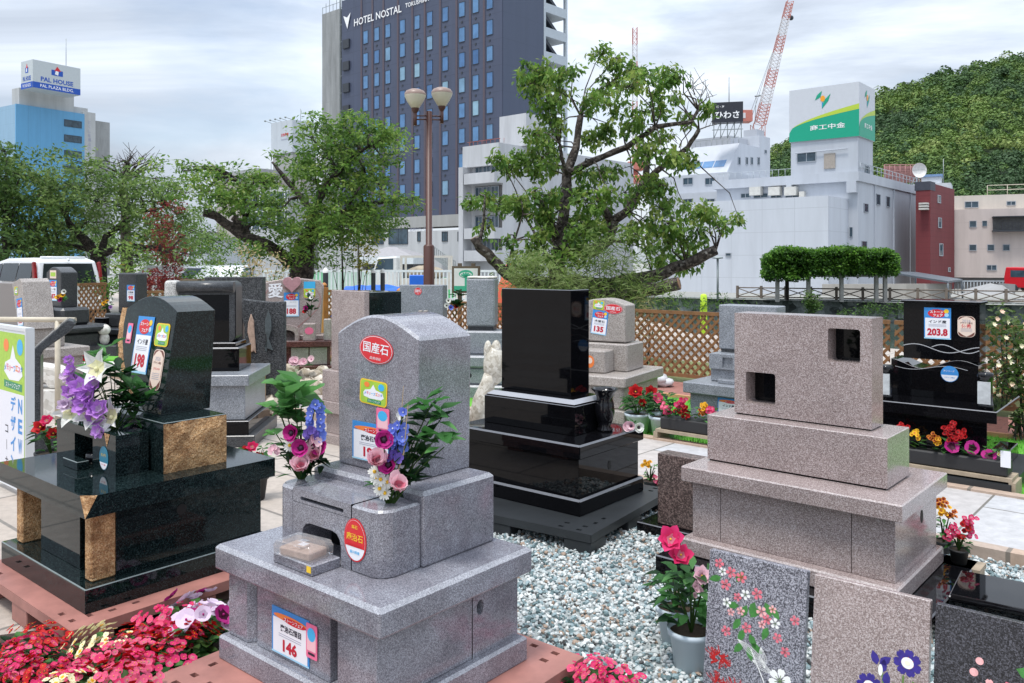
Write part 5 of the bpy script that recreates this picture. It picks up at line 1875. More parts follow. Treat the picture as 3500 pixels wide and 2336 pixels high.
mb.build('roof_frame', plain('cream_steel', (.55, .50, .40), .5), e.t)
f = Bld('house', 'small blue-roofed white building above the red one under the hill', 'building', 3250, 120, 30, -1.5)
f.box('wall', wallmat('house_white', (.55, .58, .62), None), -5, 0, 0, 6, -1.5, f.zc(625))
f.box('upper_storey', wallmat('house_white', (.55, .58, .62), None), -4.0, -1.3, .8, 4, f.zc(625), f.zc(600))
f.box('roof', plain('blue_roof', (.16, .26, .44), .5), -4.2, -1.1, .6, 4.2, f.zc(600) + .001, f.zc(592))
MB().tube([(-1.0, 1, f.zc(625)), (-1.0, 1, f.zc(540))], .05, 4).build('aerial', MATS['galvanised'], f.t)

# ---- blue building with the rooftop sign, far left
p = Bld('office_building', 'bright blue clad office building under a white rooftop sign box', 'building', 55, 170, 33, -1.5)
PB = wallmat('bright_blue_cladding', (.115, .34, .57), .75, 2.4, 200, .06, .4)
PBL = wallmat('pale_blue_cladding', (.26, .42, .56), .85, 3, 3, .06, .4)
dd = p.ray(289, 380, 'S')[0]
w = p.ray(-140, 400, 'F')[0]
zt = p.zc(355)
p.box('clad_wall', PB, -.4, 0, 0, dd, -1.5, zt)
p.box('end_wall', PBL, w, -.401, 0, dd - .1, -1.5, zt - .05)
for k_ in range(5):
    py = (408, 460, 513, 566, 620)[k_]
    a0, z1 = p.ray(219, py, 'S')
    a1, _ = p.ray(279, py, 'S')
    z0 = z1 - 1.5
    p.win_l('S', a0, a1, z0, z1, WIN, WDK, 0)
gy = wallmat('grey_white_wall', (.46, .47, .47), .9, 3, 3)
p.box('penthouse', gy, p.ray(93, 330, 'S')[0] * 0 - 3.5, -.6, .9, p.ray(258, 330, 'S')[0], zt, p.zc(296))
p.box('stair_wing', gy, -6, -.2, dd + .05, dd + 2.6, -1.5, p.zc(345))
p.box('stair_wing_top', gy, -7, -1.0, dd - 2.5, dd + 1.3, zt, p.zc(330))
p.box('concrete_pier', wallmat('raw_concrete', (.30, .31, .31)), -5, -.3, dd + 2.61, dd + 6, -1.5, p.zc(372))
d = Deco((-.19, 0, 0), UY, UZ, .02)
for i, ch in enumerate('とくしま眉山のふもと'):
    a, z = p.ray(299, 418 + i * 15, 'S', -.19)
    d.text(ch, dd + 1.2, z, h=.75, l=1)
d.build('wall_lettering', C_GREY, p.t)
ps = Bld('rooftop_sign', 'white rooftop sign box with blue PAL HOUSE lettering', 'sign', 112, 168, 33, 0)
dd = ps.ray(275, 250, 'S')[0]
w = ps.ray(72, 250, 'F')[0]
z0, z1 = ps.zc(299), ps.zc(203)
sb = ps.box('sign_box', plain('sign_box_white', (.50, .54, .55), .5, var=.05), w, 0, 0, dd, z0, z1)
bl = plain('sign_blue', (.01, .08, .42), .5, var=.03)
for o_, uu, L in (((.012, 0, z0), UY, dd), ((w, -.012, z0), UX, -w)):
    d = Deco(o_, uu, UZ, .012)
    hh = z1 - z0
    d.rect(.01, L - .01, .02, hh * .22, 1, 0)
    d.text('PAL HOUSE', L * .5, hh * .36, w=L * .68, h=hh * .17, l=1, m=0, off=.03)
    d.text('PAL PLAZA BLDG.', L * .5, hh * .115, w=L * .7, h=hh * .11, l=2, m=2, off=.01)
    cx_, cz = L * .5, hh * .66
    d.tri([(cx_ - L * .12, cz - hh * .1), (cx_ + L * .12, cz - hh * .1), (cx_ + L * .12, cz + hh * .1), (cx_ - L * .12, cz + hh * .1)], 1, 0)
    d.tri([(cx_ - L * .06, cz + hh * .06), (cx_ + L * .08, cz + hh * .08), (cx_, cz + hh * .24)], 2, 1)
    d.tri([(cx_ - L * .05, cz - hh * .05), (cx_ + L * .02, cz - hh * .08), (cx_ + L * .03, cz + hh * .06), (cx_ - L * .03, cz + hh * .08)], 2, 2)
    d.build('sign_face', [bl, C_RED, LW], ps.t)
MB().tube([(-2, dd * .8, z1), (-2, dd * .8, z1 + 6.2)], .07, 5).build('lightning_rod', MATS['galvanised'], ps.t)

# ---- white sign building behind the left trees and grey blocks
q = Bld('office_building', 'white building with red lettering on a rounded sign wall behind the trees', 'building', 1000, 150, 40, -1.5)
w = q.ray(927, 450, 'F')[0]
dd = q.ray(1088, 450, 'S')[0]
q.box('sign_wall', wallmat('sign_wall_white', (.52, .56, .60), None, var=.04), w, 0, 0, dd, q.zc(520), q.zc(409))
q.box('tower', wallmat('tower_grey', (.36, .36, .35), .7, 2, 3), w + .3, -.2, .2, dd - .3, -1.5, q.zc(520) - .01)
q.box('lower_block', wallmat('lower_beige', (.40, .36, .34), .75, 4, 3), w - 10, w - .1, 0, dd, -1.5, q.zc(575))
d = q.deco('F', 974, 461)
d.text('広告募集', 0, 0, w=2.3, l=1, off=.02)
d.rect(-1.1, 1.1, -.95, -.75, 1, 1)
d.build('sign_lettering', [C_RED, C_GREY], q.t)
mb = MB()
for i in range(5):
    x = w + .2 - w * i / 4.2
    mb.tube([(x, -.1, q.zc(409)), (x - .2, -1.3, q.zc(404))], .05, 4)
    mb.blob((x - .2, -1.3, q.zc(404)), .2, 0, 6, 4)
mb.build('floodlight', MATS['galvanised'], q.t)
MB().tube([(-.4, 2, q.zc(409)), (-.4, 2, q.zc(366))], .05, 4).build('aerial', MATS['galvanised'], q.t)
q2 = Bld('house', 'low grey-brown building with terrace left of the white sign building', 'building', 880, 140, 40, -1.5)
q2.box('wall', wallmat('lower_beige', (.40, .36, .34)), q2.ray(740, 600, 'F')[0], 0, 0, 10, -1.5, q2.zc(590))
q2.box('terrace', wallmat('terrace_grey', (.34, .35, .36), None), q2.ray(752, 600, 'F')[0], -.5, .5, 8, q2.zc(590) + .01, q2.zc(574))
for i in range(5):
    q2.win('F', 765 + i * 22, 606, 780 + i * 22, 622, WIN, WFR, 0)
MB().tube([(-2, 4, q2.zc(574)), (-2, 4, q2.zc(520))], .06, 4).build('aerial', MATS['galvanised'], q2.t)
q3 = Bld('office_building', 'dark glazed building with white window grid seen through the trees', 'building', 985, 110, 36, -1.5)
w = q3.ray(830, 700, 'F')[0]
q3.box('wall', wallmat('white_render', (.50, .51, .52)), w, 0, 0, 9, -1.5, q3.zc(640))
q3.box('glazing', WIN, w + .3, -.3, -.05, -.002, q3.zc(780), q3.zc(655))
mb = MB()
for i in range(6):
    x = w + .4 - w * i / 5.6
    mb.box(x, x + .12, -.16, -.06, q3.zc(780), q3.zc(655))
for y in (690, 720, 752):
    mb.box(w + .3, -.3, -.14, -.061, q3.zc(y), q3.zc(y) + .12)
mb.build('window_grid', LW, q3.t)
q4 = Bld('house', 'pale houses low behind the leftmost trees', 'building', 700, 100, 40, -1.5)
q4.box('wall', wallmat('house_white', (.55, .58, .62)), -6, 0, 0, 7, -1.5, q4.zc(820))
q4.box('roof', plain('blue_grey_roof', (.2, .22, .26), .6), -6.3, .3, -.3, 7.3, q4.zc(820) + .01, q4.zc(812))
for i in range(3):
    q4.win('F', 622 + i * 28, 850, 638 + i * 28, 875, WIN, WFR, 0)

# ---- cranes
def lattice(mb, p0, p1, w0, w1, n, r, m=(0, 1), bands=6):
    p0, p1 = Vector(p0), Vector(p1)
    d = (p1 - p0).normalized()
    a = d.cross(Vector((0, 1, 0))).normalized()
    b = d.cross(a)
    R = []
    for i in range(n + 1):
        k = i / n
        c = p0.lerp(p1, k)
        w = w0 + (w1 - w0) * k
        R.append([c + a * sx * w + b * sy * w for sx, sy in ((-1, -1), (1, -1), (1, 1), (-1, 1))])
    for i in range(n):
        mi = m[int(i * bands / n) % 2]
        for j in range(4):
            mb.tube([R[i][j], R[i + 1][j]], r, 4, mi, False)
            mb.tube([R[i][j], R[i + 1][(j + 1) % 4]], r * .7, 4, mi, False)
            mb.tube([R[i][j], R[i][(j + 1) % 4]], r * .6, 4, mi, False)


CR, CWt = plain('crane_red', (.50, .17, .13), .5, var=.05), plain('crane_white', (.62, .60, .60), .5, var=.05)
t = thing('crane', 'large red and white lattice crane boom leaning over the black sign', 'crane', at(2590, 520, 118))
o = Vector(at(2590, 520, 118))
mb = MB()
lattice(mb, Vector(at(2598, 425, 118)) - o, Vector(at(2700, 5, 118)) - o, .68, .4, 36, .05, bands=7)
mb.build('boom', [CR, CWt], t)
mb = MB()
lattice(mb, Vector((0, 0, -12)), Vector(at(2590, 425, 118)) - o, .8, .8, 10, .05, bands=4)
mb.build('mast', [CWt, CR], t)
MB().box(-3.4, -1.0, -1, 1, 4.2, 5.8).box(-3.0, -2.0, -1.05, -1.0, 4.6, 5.4, 1).build('machine_house', [CR, CWt], t, bevel=.1)
mb = MB()
for q_ in (2570, 2560):
    mb.tube([Vector(at(q_, 400, 118)) - o, Vector(at(2640, 180, 118)) - o], .03, 4)
mb.tube([Vector(at(2585, 330, 118)) - o, Vector(at(2580, 420, 118)) - o], .04, 4)
mb.tube([Vector(at(2580, 330, 118)) - o, Vector(at(2600, 327, 118)) - o], .12, 4)
mb.build('stay_cables', MATS['galvanised'], t)
MB().blob(Vector(at(2704, 62, 118)) - o, .35, 0).build('hook_block', WDK, t)
t = thing('crane', 'distant slim red and white crane mast behind the middle tree', 'crane', at(2170, 570, 160))
o = Vector(at(2170, 570, 160))
mb = MB()
lattice(mb, Vector((0, 0, -6)), Vector(at(2170, 95, 160)) - o, .42, .42, 30, .05, bands=9)
mb.build('mast', [CR, CWt], t)
MB().box(-1.6, 1.6, -1.6, 1.6, -.8, .8).box(-1.8, 1.8, -1.8, 1.8, -3.2, -1.8).box(-.6, .6, -.6, .6, -1.8, -.8).build('climbing_frame', CR, t, bevel=.15)

# ---- wooded hill
def hill():
    q = np.random.default_rng(3)
    # ridge line in (px, py) at 430 m, from the photograph's skyline
    rx = np.array([2560, 2640, 2700, 2760, 2900, 3000, 3060, 3130, 3220, 3330, 3420, 3500, 3600, 3900])
    ry = np.array([600, 520, 498, 480, 412, 342, 314, 296, 279, 252, 228, 210, 186, 136])
    nx, ny = 230, 120
    px = np.linspace(2560, 3900, nx)
    top = np.interp(px, rx, ry)
    v = []
    for j in range(ny):
        k = j / (ny - 1)
        Y = 210 + 220 * k
        for i in range(nx):
            X = (px[i] - CX) * 430 / F_ * (.72 + .28 * k)
            zt = EYE + (YH - top[i]) * 430 / F_
            z = -2 + (zt + 2) * (k ** .92)
            z += 5 * noise.noise(Vector((X * .018, Y * .018, 0))) * k * (1.2 - k)
            v.append((X, Y, z))
    v = np.array(v)
    f = [(j * nx + i, j * nx + i + 1, (j + 1) * nx + i + 1, (j + 1) * nx + i) for j in range(ny - 1) for i in range(nx - 1)]
    o = np_mesh('hill', v, np.array(f), plain('hill_soil', (.03, .055, .018), .9, var=.3, vs=.05), smooth=True)
    kind(o, 'structure')
    # tree crowns: clumps of small leaf faces on domes
    n = 4300
    J = q.uniform(0, ny - 1.01, n)
    I = q.uniform(0, nx - 1.01, n)
    P = v[(J.astype(int) * nx + I.astype(int))]
    P = P + q.uniform(-1.5, 1.5, P.shape)
    rad = q.uniform(1.4, 4.4, n) * (.75 + .4 * (P[:, 1] - 210) / 220)
    V, Fm, M = [], [], []
    K = 110
    # colour follows the stand: patches of fresh yellow-green among dark evergreens
    st = np.array([noise.noise(Vector((a * .021, b * .021, c * .03))) + .55 * noise.noise(Vector((a * .09, b * .09, 3))) for a, b, c in P])
    u = q.normal(size=(n, K, 3))
    u /= np.linalg.norm(u, axis=2, keepdims=True)
    u[..., 2] = np.abs(u[..., 2]) * 1.1 - .18
    u[..., 1] = -np.abs(u[..., 1]) + .35
    c = P[:, None, :] + u * rad[:, None, None] * q.uniform(.72, 1.05, (n, K, 1)) * np.array([1, 1, 1.0])
    c[..., 2] += rad[:, None] * .45
    s = q.uniform(.26, .55, (n, K, 1)) * (rad[:, None, None] / 3)
    nrm = u + q.normal(size=u.shape) * .30
    nrm /= np.linalg.norm(nrm, axis=2, keepdims=True)
    a = np.cross(nrm, np.array([0.1, .2, 1]))
    a /= np.linalg.norm(a, axis=2, keepdims=True) + 1e-6
    b = np.cross(nrm, a)
    quad = np.stack([c - a * s, c - b * s * .8, c + a * s, c + b * s * .8], 2).reshape(-1, 3)
    F4 = np.arange(len(quad)).reshape(-1, 4)
    lvl = st[:, None] + q.normal(size=(n, 1)) * .16 + q.normal(size=(n, K)) * .06
    mi = np.digitize(lvl, [-.28, .0, .2, .42]).ravel()
    ms = [leafmat('hill_leaf_%s' % a_, c_, None, .7, .12) for a_, c_ in (('deep', (.07, .135, .055)), ('dark', (.10, .19, .06)), ('mid', (.14, .23, .055)), ('fresh', (.17, .275, .06)), ('pale', (.27, .35, .10)))]
    o = np_mesh('forest', quad, F4, ms, mi)
    kind(o, 'stuff')


hill()

# ------------------------------------------------------------------ river embankment across the water
t = thing('embankment_wall', 'grey stone embankment wall under the wooden railing across the river', 'wall', (0, 0, 0))
mb = MB()
E0, E1 = Vector((2, 78, 0)), Vector((60, 49, 0))
ed = (E1 - E0).normalized()
mb.add([(E0.x, E0.y, -3.2), (E1.x, E1.y, -3.2), (E1.x, E1.y, -1.45), (E0.x, E0.y, -1.45), (E0.x, E0.y + .8, -1.45), (E1.x, E1.y + .8, -1.45)], [(0, 1, 2, 3), (3, 2, 5, 4)])
mb.build('stone_face', granite('embankment_stone', [(.2, (.05, .06, .055)), (.5, (.17, .20, .19)), (.85, (.38, .41, .40))], .9, 2.2, .5, bump=.6), t)
t = thing('railing', 'weathered wooden post and cross-rail fence along the river embankment', 'railing', (0, 0, 0))
wood = plain('weathered_wood', (.16, .13, .105), .85, var=.3, vs=8)
mbp = 0
L0 = 19.0
R0 = Vector((E0.x, E0.y + .5, 0))
seg = 1.95
pts = []
for i in range(22):
    p_ = R0 + ed * (L0 + i * seg)
    pts.append(p_)
    MB().box(-.10, .10, -.10, .10, -1.5, -.42).build('post', wood, t, loc=(p_.x, p_.y, 0), rot=-R_(26))
rl = MB()
for a, b_ in zip(pts, pts[1:]):
    for z in (-1.33, -.58):
        rl.tube([(a.x, a.y, z), (b_.x, b_.y, z)], .055, 6)
    rl.tube([(a.x, a.y, -1.3), (b_.x, b_.y, -.62)], .04, 5)
    rl.tube([(a.x, a.y, -.62), (b_.x, b_.y, -1.3)], .04, 5)
rl.build('rails', wood, t)
# walls, shed roof and red thing on the far bank
t = thing('boundary_wall', 'low pale grey panel wall behind the vine pergola', 'wall', (0, 0, 0))
a, b_ = at(2810, 1000, 76), at(3250, 1000, 68)
mb = MB().add([(a[0], a[1], -1.5), (b_[0], b_[1], -1.5), (b_[0], b_[1], at(0, 970, 68)[2]), (a[0], a[1], at(0, 972, 76)[2]), (a[0], a[1] + .3, -1.5), (b_[0], b_[1] + .3, -1.5), (b_[0], b_[1] + .3, at(0, 970, 68)[2]), (a[0], a[1] + .3, at(0, 972, 76)[2])],
              [(0, 1, 2, 3), (3, 2, 6, 7), (1, 5, 6, 2)])
mb.build('panels', wallmat('panel_wall', (.42, .40, .37), .8, 1.6, 9), t)
t = thing('carport', 'dark flat carport roof sloping beside the pergola', 'carport', at(3150, 940, 72))
o = Vector(at(3150, 940, 72))
A = [Vector(at(*p_)) - o for p_ in ((3030, 928, 76), (3130, 930, 80), (3290, 955, 70), (3240, 962, 66))]
mb = MB().add([tuple(x) for x in A] + [(x.x, x.y, x.z - .15) for x in A], [(0, 3, 2, 1), (4, 5, 6, 7), (0, 1, 5, 4), (1, 2, 6, 5), (2, 3, 7, 6), (3, 0, 4, 7)])
mb.build('roof', plain('carport_grey', (.10, .12, .14), .4), t)
for x in A:
    MB().tube([(x.x, x.y, x.z - .16), (x.x, x.y, -1.5 - o.z)], .07, 6).build('post', MATS['carport_grey'], t)
t = thing('van', 'bright red van parked on the far bank at the right edge', 'van', at(3545, 1000, 66), 60)
mb = MB().extrude([(-2.1, .35), (2.0, .35), (2.1, .8), (1.9, 1.1), (1.3, 1.95), (-2.0, 2.0), (-2.15, 1.2)], 'y', -.85, .85)
mb.build('body', plain('van_red', (.55, .01, .02), .3, var=.05), t, bevel=.08, seg=2)
MB().box(-1.6, 1.1, -.865, -.852, 1.2, 1.75).build('side_window', WIN, t)
for x in (-1.35, 1.3):
    for y in (-.8, .8):
        mb = MB().tube([(x, y - .1, .32), (x, y + .1, .32)], .32, 16)
        mb.build('wheel', WDK, t)
t = thing('concrete_ramp', 'grey sloping concrete ramp with railings right of the pergola', 'ramp', at(3360, 1000, 70))
o = Vector(at(3360, 1000, 70))
P = [Vector(at(*p_)) - o for p_ in ((3250, 1008, 66), (3470, 1008, 62), (3470, 972, 62), (3440, 972, 64), (3320, 1000, 66))]
mb = MB().add([tuple(x) for x in P] + [(x.x + .5, x.y + 3, x.z) for x in P], [(0, 1, 2, 3, 4), (2, 1, 6, 7), (3, 2, 7, 8), (4, 3, 8, 9)])
mb.build('ramp', wallmat('ramp_concrete', (.33, .33, .33), None), t)
mb = MB()
for i in range(18):
    p_ = Vector(at(3252 + i * 11, 1000, 70)) - o
    mb.tube([(p_.x, p_.y, -.2), (p_.x, p_.y, at(0, 962, 70)[2] - o.z)], .03, 4)
mb.tube([Vector(at(3252, 962, 70)) - o, Vector(at(3440, 962, 70)) - o], .04, 4)
mb.build('railing', wst, t)
# ------------------------------------------------------------------ trees
BARK = granite('bark', [(.2, (.012, .009, .007)), (.5, (.055, .043, .036)), (.75, (.13, .11, .095)), (.95, (.30, .29, .27))], .95, 26, .5, bump=1.0)
BARK_D = granite('dark_bark', [(.2, (.008, .006, .005)), (.5, (.03, .023, .019)), (.9, (.09, .075, .065))], .95, 26, .4, bump=1.0)
CUT = plain('cut_wood', (.26, .15, .09), .8, var=.3, vs=20)
LF = [leafmat('leaf_deep', (.045, .11, .02)), leafmat('leaf_dark', (.08, .185, .032)), leafmat('leaf_mid', (.14, .275, .048)), leafmat('leaf_light', (.23, .37, .075)), leafmat('leaf_yellow', (.33, .42, .10))]
LFH = [leafmat('hornbeam_deep', (.05, .105, .028)), leafmat('hornbeam_dark', (.085, .17, .04)), leafmat('hornbeam_mid', (.15, .255, .065)), leafmat('hornbeam_light', (.24, .35, .10))]


def leaves_at(name, C, Rd, per, size, mats, parent, seed=0, droop=.55, flat=.75, probs=None, narrow=.42):
    """leaf faces round many twig ends; C (n,3) centres, Rd (n,) radii, per = leaves per centre"""
    q = np.random.default_rng(seed)
    C = np.asarray(C, float)
    n = len(C)
    Rd = np.broadcast_to(np.asarray(Rd, float), (n,))
    u = q.normal(size=(n, per, 3))
    u /= np.linalg.norm(u, axis=2, keepdims=True)
    r = q.uniform(0, 1, (n, per, 1)) ** .5
    off = u * r * Rd[:, None, None]
    off[..., 2] *= flat
    P = (C[:, None, :] + off).reshape(-1, 3)
    m = len(P)
    a = q.uniform(0, 6.28, m)
    el = q.normal(-droop, .45, m)
    d = np.stack([np.cos(a) * np.cos(el), np.sin(a) * np.cos(el), np.sin(el)], 1)
    s = np.cross(d, q.normal(size=(m, 3)) * .5 + np.array([0, 0, 1.]))
    s /= np.linalg.norm(s, axis=1, keepdims=True) + 1e-9
    nn = np.cross(s, d)
    L = size * q.uniform(.65, 1.25, (m, 1))
    W = L * narrow
    v = np.stack([P, P + d * L * .45 + s * W * .5 + nn * W * .12, P + d * L, P + d * L * .45 - s * W * .5 + nn * W * .12], 1).reshape(-1, 3)
    k = len(mats)
    # leaves higher in each bunch lean to later entries of mats, plus random spread
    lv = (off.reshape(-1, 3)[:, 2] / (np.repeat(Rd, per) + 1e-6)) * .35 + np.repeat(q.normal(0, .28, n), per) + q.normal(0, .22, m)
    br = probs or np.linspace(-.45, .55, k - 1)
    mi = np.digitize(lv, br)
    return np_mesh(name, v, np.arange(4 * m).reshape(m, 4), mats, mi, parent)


def P3(px, py, Y):
    return Vector(at(px, py, Y))


def limb(mb, pts, r0, r1, n=8, m=0, wob=.0, seed=0):
    """tapered limb through points, with a few extra bends"""
    q = random.Random(seed)
    P = []
    for a, b in zip(pts, pts[1:]):
        for k in range(3):
            p = a.lerp(b, k / 3)
            if k:
                p = p + Vector((q.uniform(-1, 1), q.uniform(-1, 1), q.uniform(-1, 1))) * wob
            P.append(p)
    P.append(pts[-1])
    R = [r0 + (r1 - r0) * i / (len(P) - 1) for i in range(len(P))]
    R = [r * (1 + q.uniform(-.1, .12)) for r in R]
    mb.tube(P, R, n, m)
    return P


# ---- the middle cherry with pruned limbs
def cherry_mid():
    Y = 14.5
    t = thing('cherry_tree', 'cherry tree with sawn-off limbs and airy crown in the middle behind the fence', 'tree', (P3(1900, 1020, Y).x, Y, 0))
    o = Vector(t.location)
    q = random.Random(21)

    def c(x, y, dy=0):          # crop coordinates (1500,130, 1.7045 px per px) -> point
        return P3(1500 + x / 1.7045, 130 + y / 1.7045, Y + dy) - o
    tr = MB()
    limb(tr, [Vector((c(685, 1560).x, 0, 0)), c(683, 1440), c(700, 1250, -.05), c(712, 1130)], .17, .125, 12, 0, .02, 1)
    tr.build('trunk', BARK, t)
    L = {
        'a': ([c(712, 1140), c(735, 960), c(745, 800, .1), c(800, 640, .2), c(825, 455, .3)], .17, .09),
        'b': ([c(760, 790, .1), c(900, 715, -.2), c(1090, 640, -.4), c(1260, 520, -.5), c(1470, 490, -.6), c(1510, 420, -.6)], .10, .04),
        'c': ([c(690, 1180), c(640, 1050, -.3), c(590, 960, -.4), c(548, 900, -.5)], .13, .09),
        'd': ([c(745, 790), c(715, 700, -.2), c(705, 620, -.3)], .06, .045),
        'e': ([c(720, 1250), c(900, 1240, .5), c(990, 1180, .7), c(1010, 1060, .7)], .20, .17),
        'f': ([c(1010, 1070, .7), c(1100, 1010, .6), c(1190, 850, .5), c(1290, 760, .4), c(1450, 640, .3), c(1515, 535, .2)], .13, .055),
        'g': ([c(1000, 1080, .7), c(965, 1000, .5), c(925, 935, .4)], .12, .10),
        'h': ([c(1200, 830, .5), c(1215, 740, .4), c(1220, 690, .4)], .10, .06),
        'i': ([c(690, 1440), c(480, 1420, -.4), c(400, 1380, -.5), c(310, 1290, -.5), c(235, 1220, -.6), c(205, 1165, -.6)], .17, .11),
        'j': ([c(235, 1200, -.6), c(260, 1070, -.6), c(265, 970, -.7)], .05, .03),
        'k': ([c(700, 1420), c(1000, 1440, -.3), c(1250, 1390, -.5), c(1440, 1320, -.7), c(1615, 1235, -.8)], .20, .13),
        'l': ([c(700, 1500), c(1050, 1500, -.6), c(1200, 1470, -.8), c(1400, 1430, -1.0)], .20, .16),
        'm': ([c(690, 1200), c(560, 1140, .3), c(500, 1040, .4)], .05, .03),
        'n': ([c(400, 1340, -.5), c(440, 1180, -.4), c(490, 1030, -.4)], .04, .02),
    }
    ends = []
    for k, (p, r0, r1) in L.items():
        r0, r1 = r0 * .66, r1 * .62
        mb = MB()
        P = limb(mb, p, r0, r1, 9, 0, r1 * .25, hash(k) % 97 if False else ord(k))
        if k in 'cgikl':
            d = (p[-1] - p[-2]).normalized()
            mb.tube([p[-1] - d * .01, p[-1] + d * .006], [r1 * .98, r1 * .9], 10, 1)
        mb.build('limb', [BARK, CUT], t)
    # twigs and leaf bunches; (crop x, crop y, radius px, count)
    B = [(580, 200, 75, 12), (540, 270, 60, 8), (640, 260, 80, 10), (640, 370, 75, 9), (720, 330, 60, 6), (680, 470, 60, 7), (560, 560, 55, 7), (640, 550, 60, 6), (760, 190, 45, 4), (700, 230, 50, 5),
         (960, 90, 60, 6), (1050, 120, 70, 8), (1110, 190, 70, 7), (1180, 220, 60, 6), (1000, 260, 70, 8), (1100, 290, 70, 8), (930, 330, 60, 6), (860, 380, 60, 6), (1040, 420, 65, 7), (1120, 500, 60, 7), (1000, 560, 60, 6), (930, 560, 70, 8), (880, 600, 60, 5),
         (1340, 190, 55, 6), (1390, 230, 45, 5), (1290, 250, 50, 4), (1230, 330, 60, 5), (1280, 400, 55, 4), (1370, 340, 40, 3), (1190, 430, 60, 5), (1310, 580, 50, 5), (1540, 400, 35, 4), (1430, 480, 40, 3), (1220, 560, 55, 4),
         (360, 700, 45, 6), (430, 740, 60, 8), (520, 720, 70, 10), (600, 700, 70, 10), (560, 790, 50, 6), (650, 640, 55, 7), (640, 760, 50, 5),
         (870, 790, 60, 6), (960, 780, 55, 6), (1040, 770, 45, 4), (1220, 660, 60, 7), (1300, 680, 60, 6), (1400, 700, 55, 6), (1450, 700, 45, 5), (1250, 840, 60, 7), (1180, 900, 50, 5), (1300, 860, 50, 5),
         (180, 960, 40, 5), (250, 940, 45, 6), (340, 960, 55, 7), (420, 980, 55, 8), (500, 980, 55, 8), (450, 960, 50, 5), (620, 930, 55, 7), (700, 930, 60, 6), (640, 1000, 55, 5),
         (820, 880, 60, 7), (860, 960, 70, 9), (920, 1020, 70, 9), (860, 1080, 70, 9), (780, 1060, 70, 10), (820, 1150, 75, 9), (940, 1120, 60, 7), (1080, 900, 60, 6), (1000, 900, 55, 6), (800, 1250, 60, 7), (560, 1200, 60, 8), (620, 1260, 60, 8), (540, 1310, 60, 8), (760, 1180, 50, 6), (590, 1060, 45, 5), (600, 1120, 50, 6),
         (1180, 1060, 70, 7), (1270, 1100, 70, 7), (1150, 1150, 70, 7), (1330, 1080, 60, 5), (1450, 1010, 60, 5), (1520, 1020, 55, 5), (1590, 1010, 50, 5), (1620, 1090, 50, 4), (1750, 1060, 25, 2), (1690, 1090, 25, 2), (1420, 1150, 70, 7), (1330, 1200, 60, 5), (1510, 1140, 55, 5), (1400, 1260, 60, 6), (1460, 1300, 50, 4), (1290, 1280, 60, 6), (1370, 1330, 50, 4), (1260, 1190, 60, 6), (290, 1110, 50, 3), (400, 1190, 50, 3), (470, 1310, 50, 5), (1290, 990, 60, 5), (1350, 960, 45, 3)]
    C, Rr = [], []
    tw = MB()
    allp = [Vector(v) for k in L for v in L[k][0]]
    for i, (x, y, r, n) in enumerate(B):
        ce = c(x, y, q.uniform(-1.1, 1.1))
        near = min(allp, key=lambda p: (p - ce).length)
        mid = near.lerp(ce, .35) + Vector((q.uniform(-.12, .12), q.uniform(-.1, .1), .10))
        mid2 = near.lerp(ce, .72) + Vector((q.uniform(-.1, .1), q.uniform(-.1, .1), .12))
        tw.tube([near, mid, mid2, ce], [.018, .012, .008, .004], 5, 0, False)
        for k in range(int(n * 1.4 + .5)):
            rr = 1.08 * r / 1.7045 * Y / F_
            e = ce + Vector((q.uniform(-1, 1), q.uniform(-1, 1), q.uniform(-.75, .75))) * rr
            tw.tube([ce, ce.lerp(e, .6) + Vector((0, 0, .03)), e], [.007, .005, .003], 4, 0, False)
            C.append(e)
            Rr.append(.12 + .07 * q.random())
    # bare twigs upper right
    for a, b in (((1510, 420), (1480, 230)), ((1510, 420), (1550, 240)), ((1470, 490), (1390, 250)), ((1490, 330), (1440, 200)), ((1500, 400), (1620, 330)), ((1515, 535), (1640, 500)), ((1400, 640), (1370, 560))):
        p0, p1 = c(*a, -.5), c(*b, -.4)
        tw.tube([p0, p0.lerp(p1, .35) + Vector((q.uniform(-.08, .08), 0, .03)), p0.lerp(p1, .7) + Vector((q.uniform(-.09, .09), 0, .0)), p1], [.012, .008, .006, .003], 5, 0, False)
        for k in range(4):
            s_ = p0.lerp(p1, .3 + .17 * k)
            tw.tube([s_, s_ + Vector((q.uniform(-.25, .25), q.uniform(-.2, .2), q.uniform(.05, .3)))], [.006, .003], 4, 0, False)
    tw.build('twigs', BARK, t)
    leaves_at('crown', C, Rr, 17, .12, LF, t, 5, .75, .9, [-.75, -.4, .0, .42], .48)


cherry_mid()


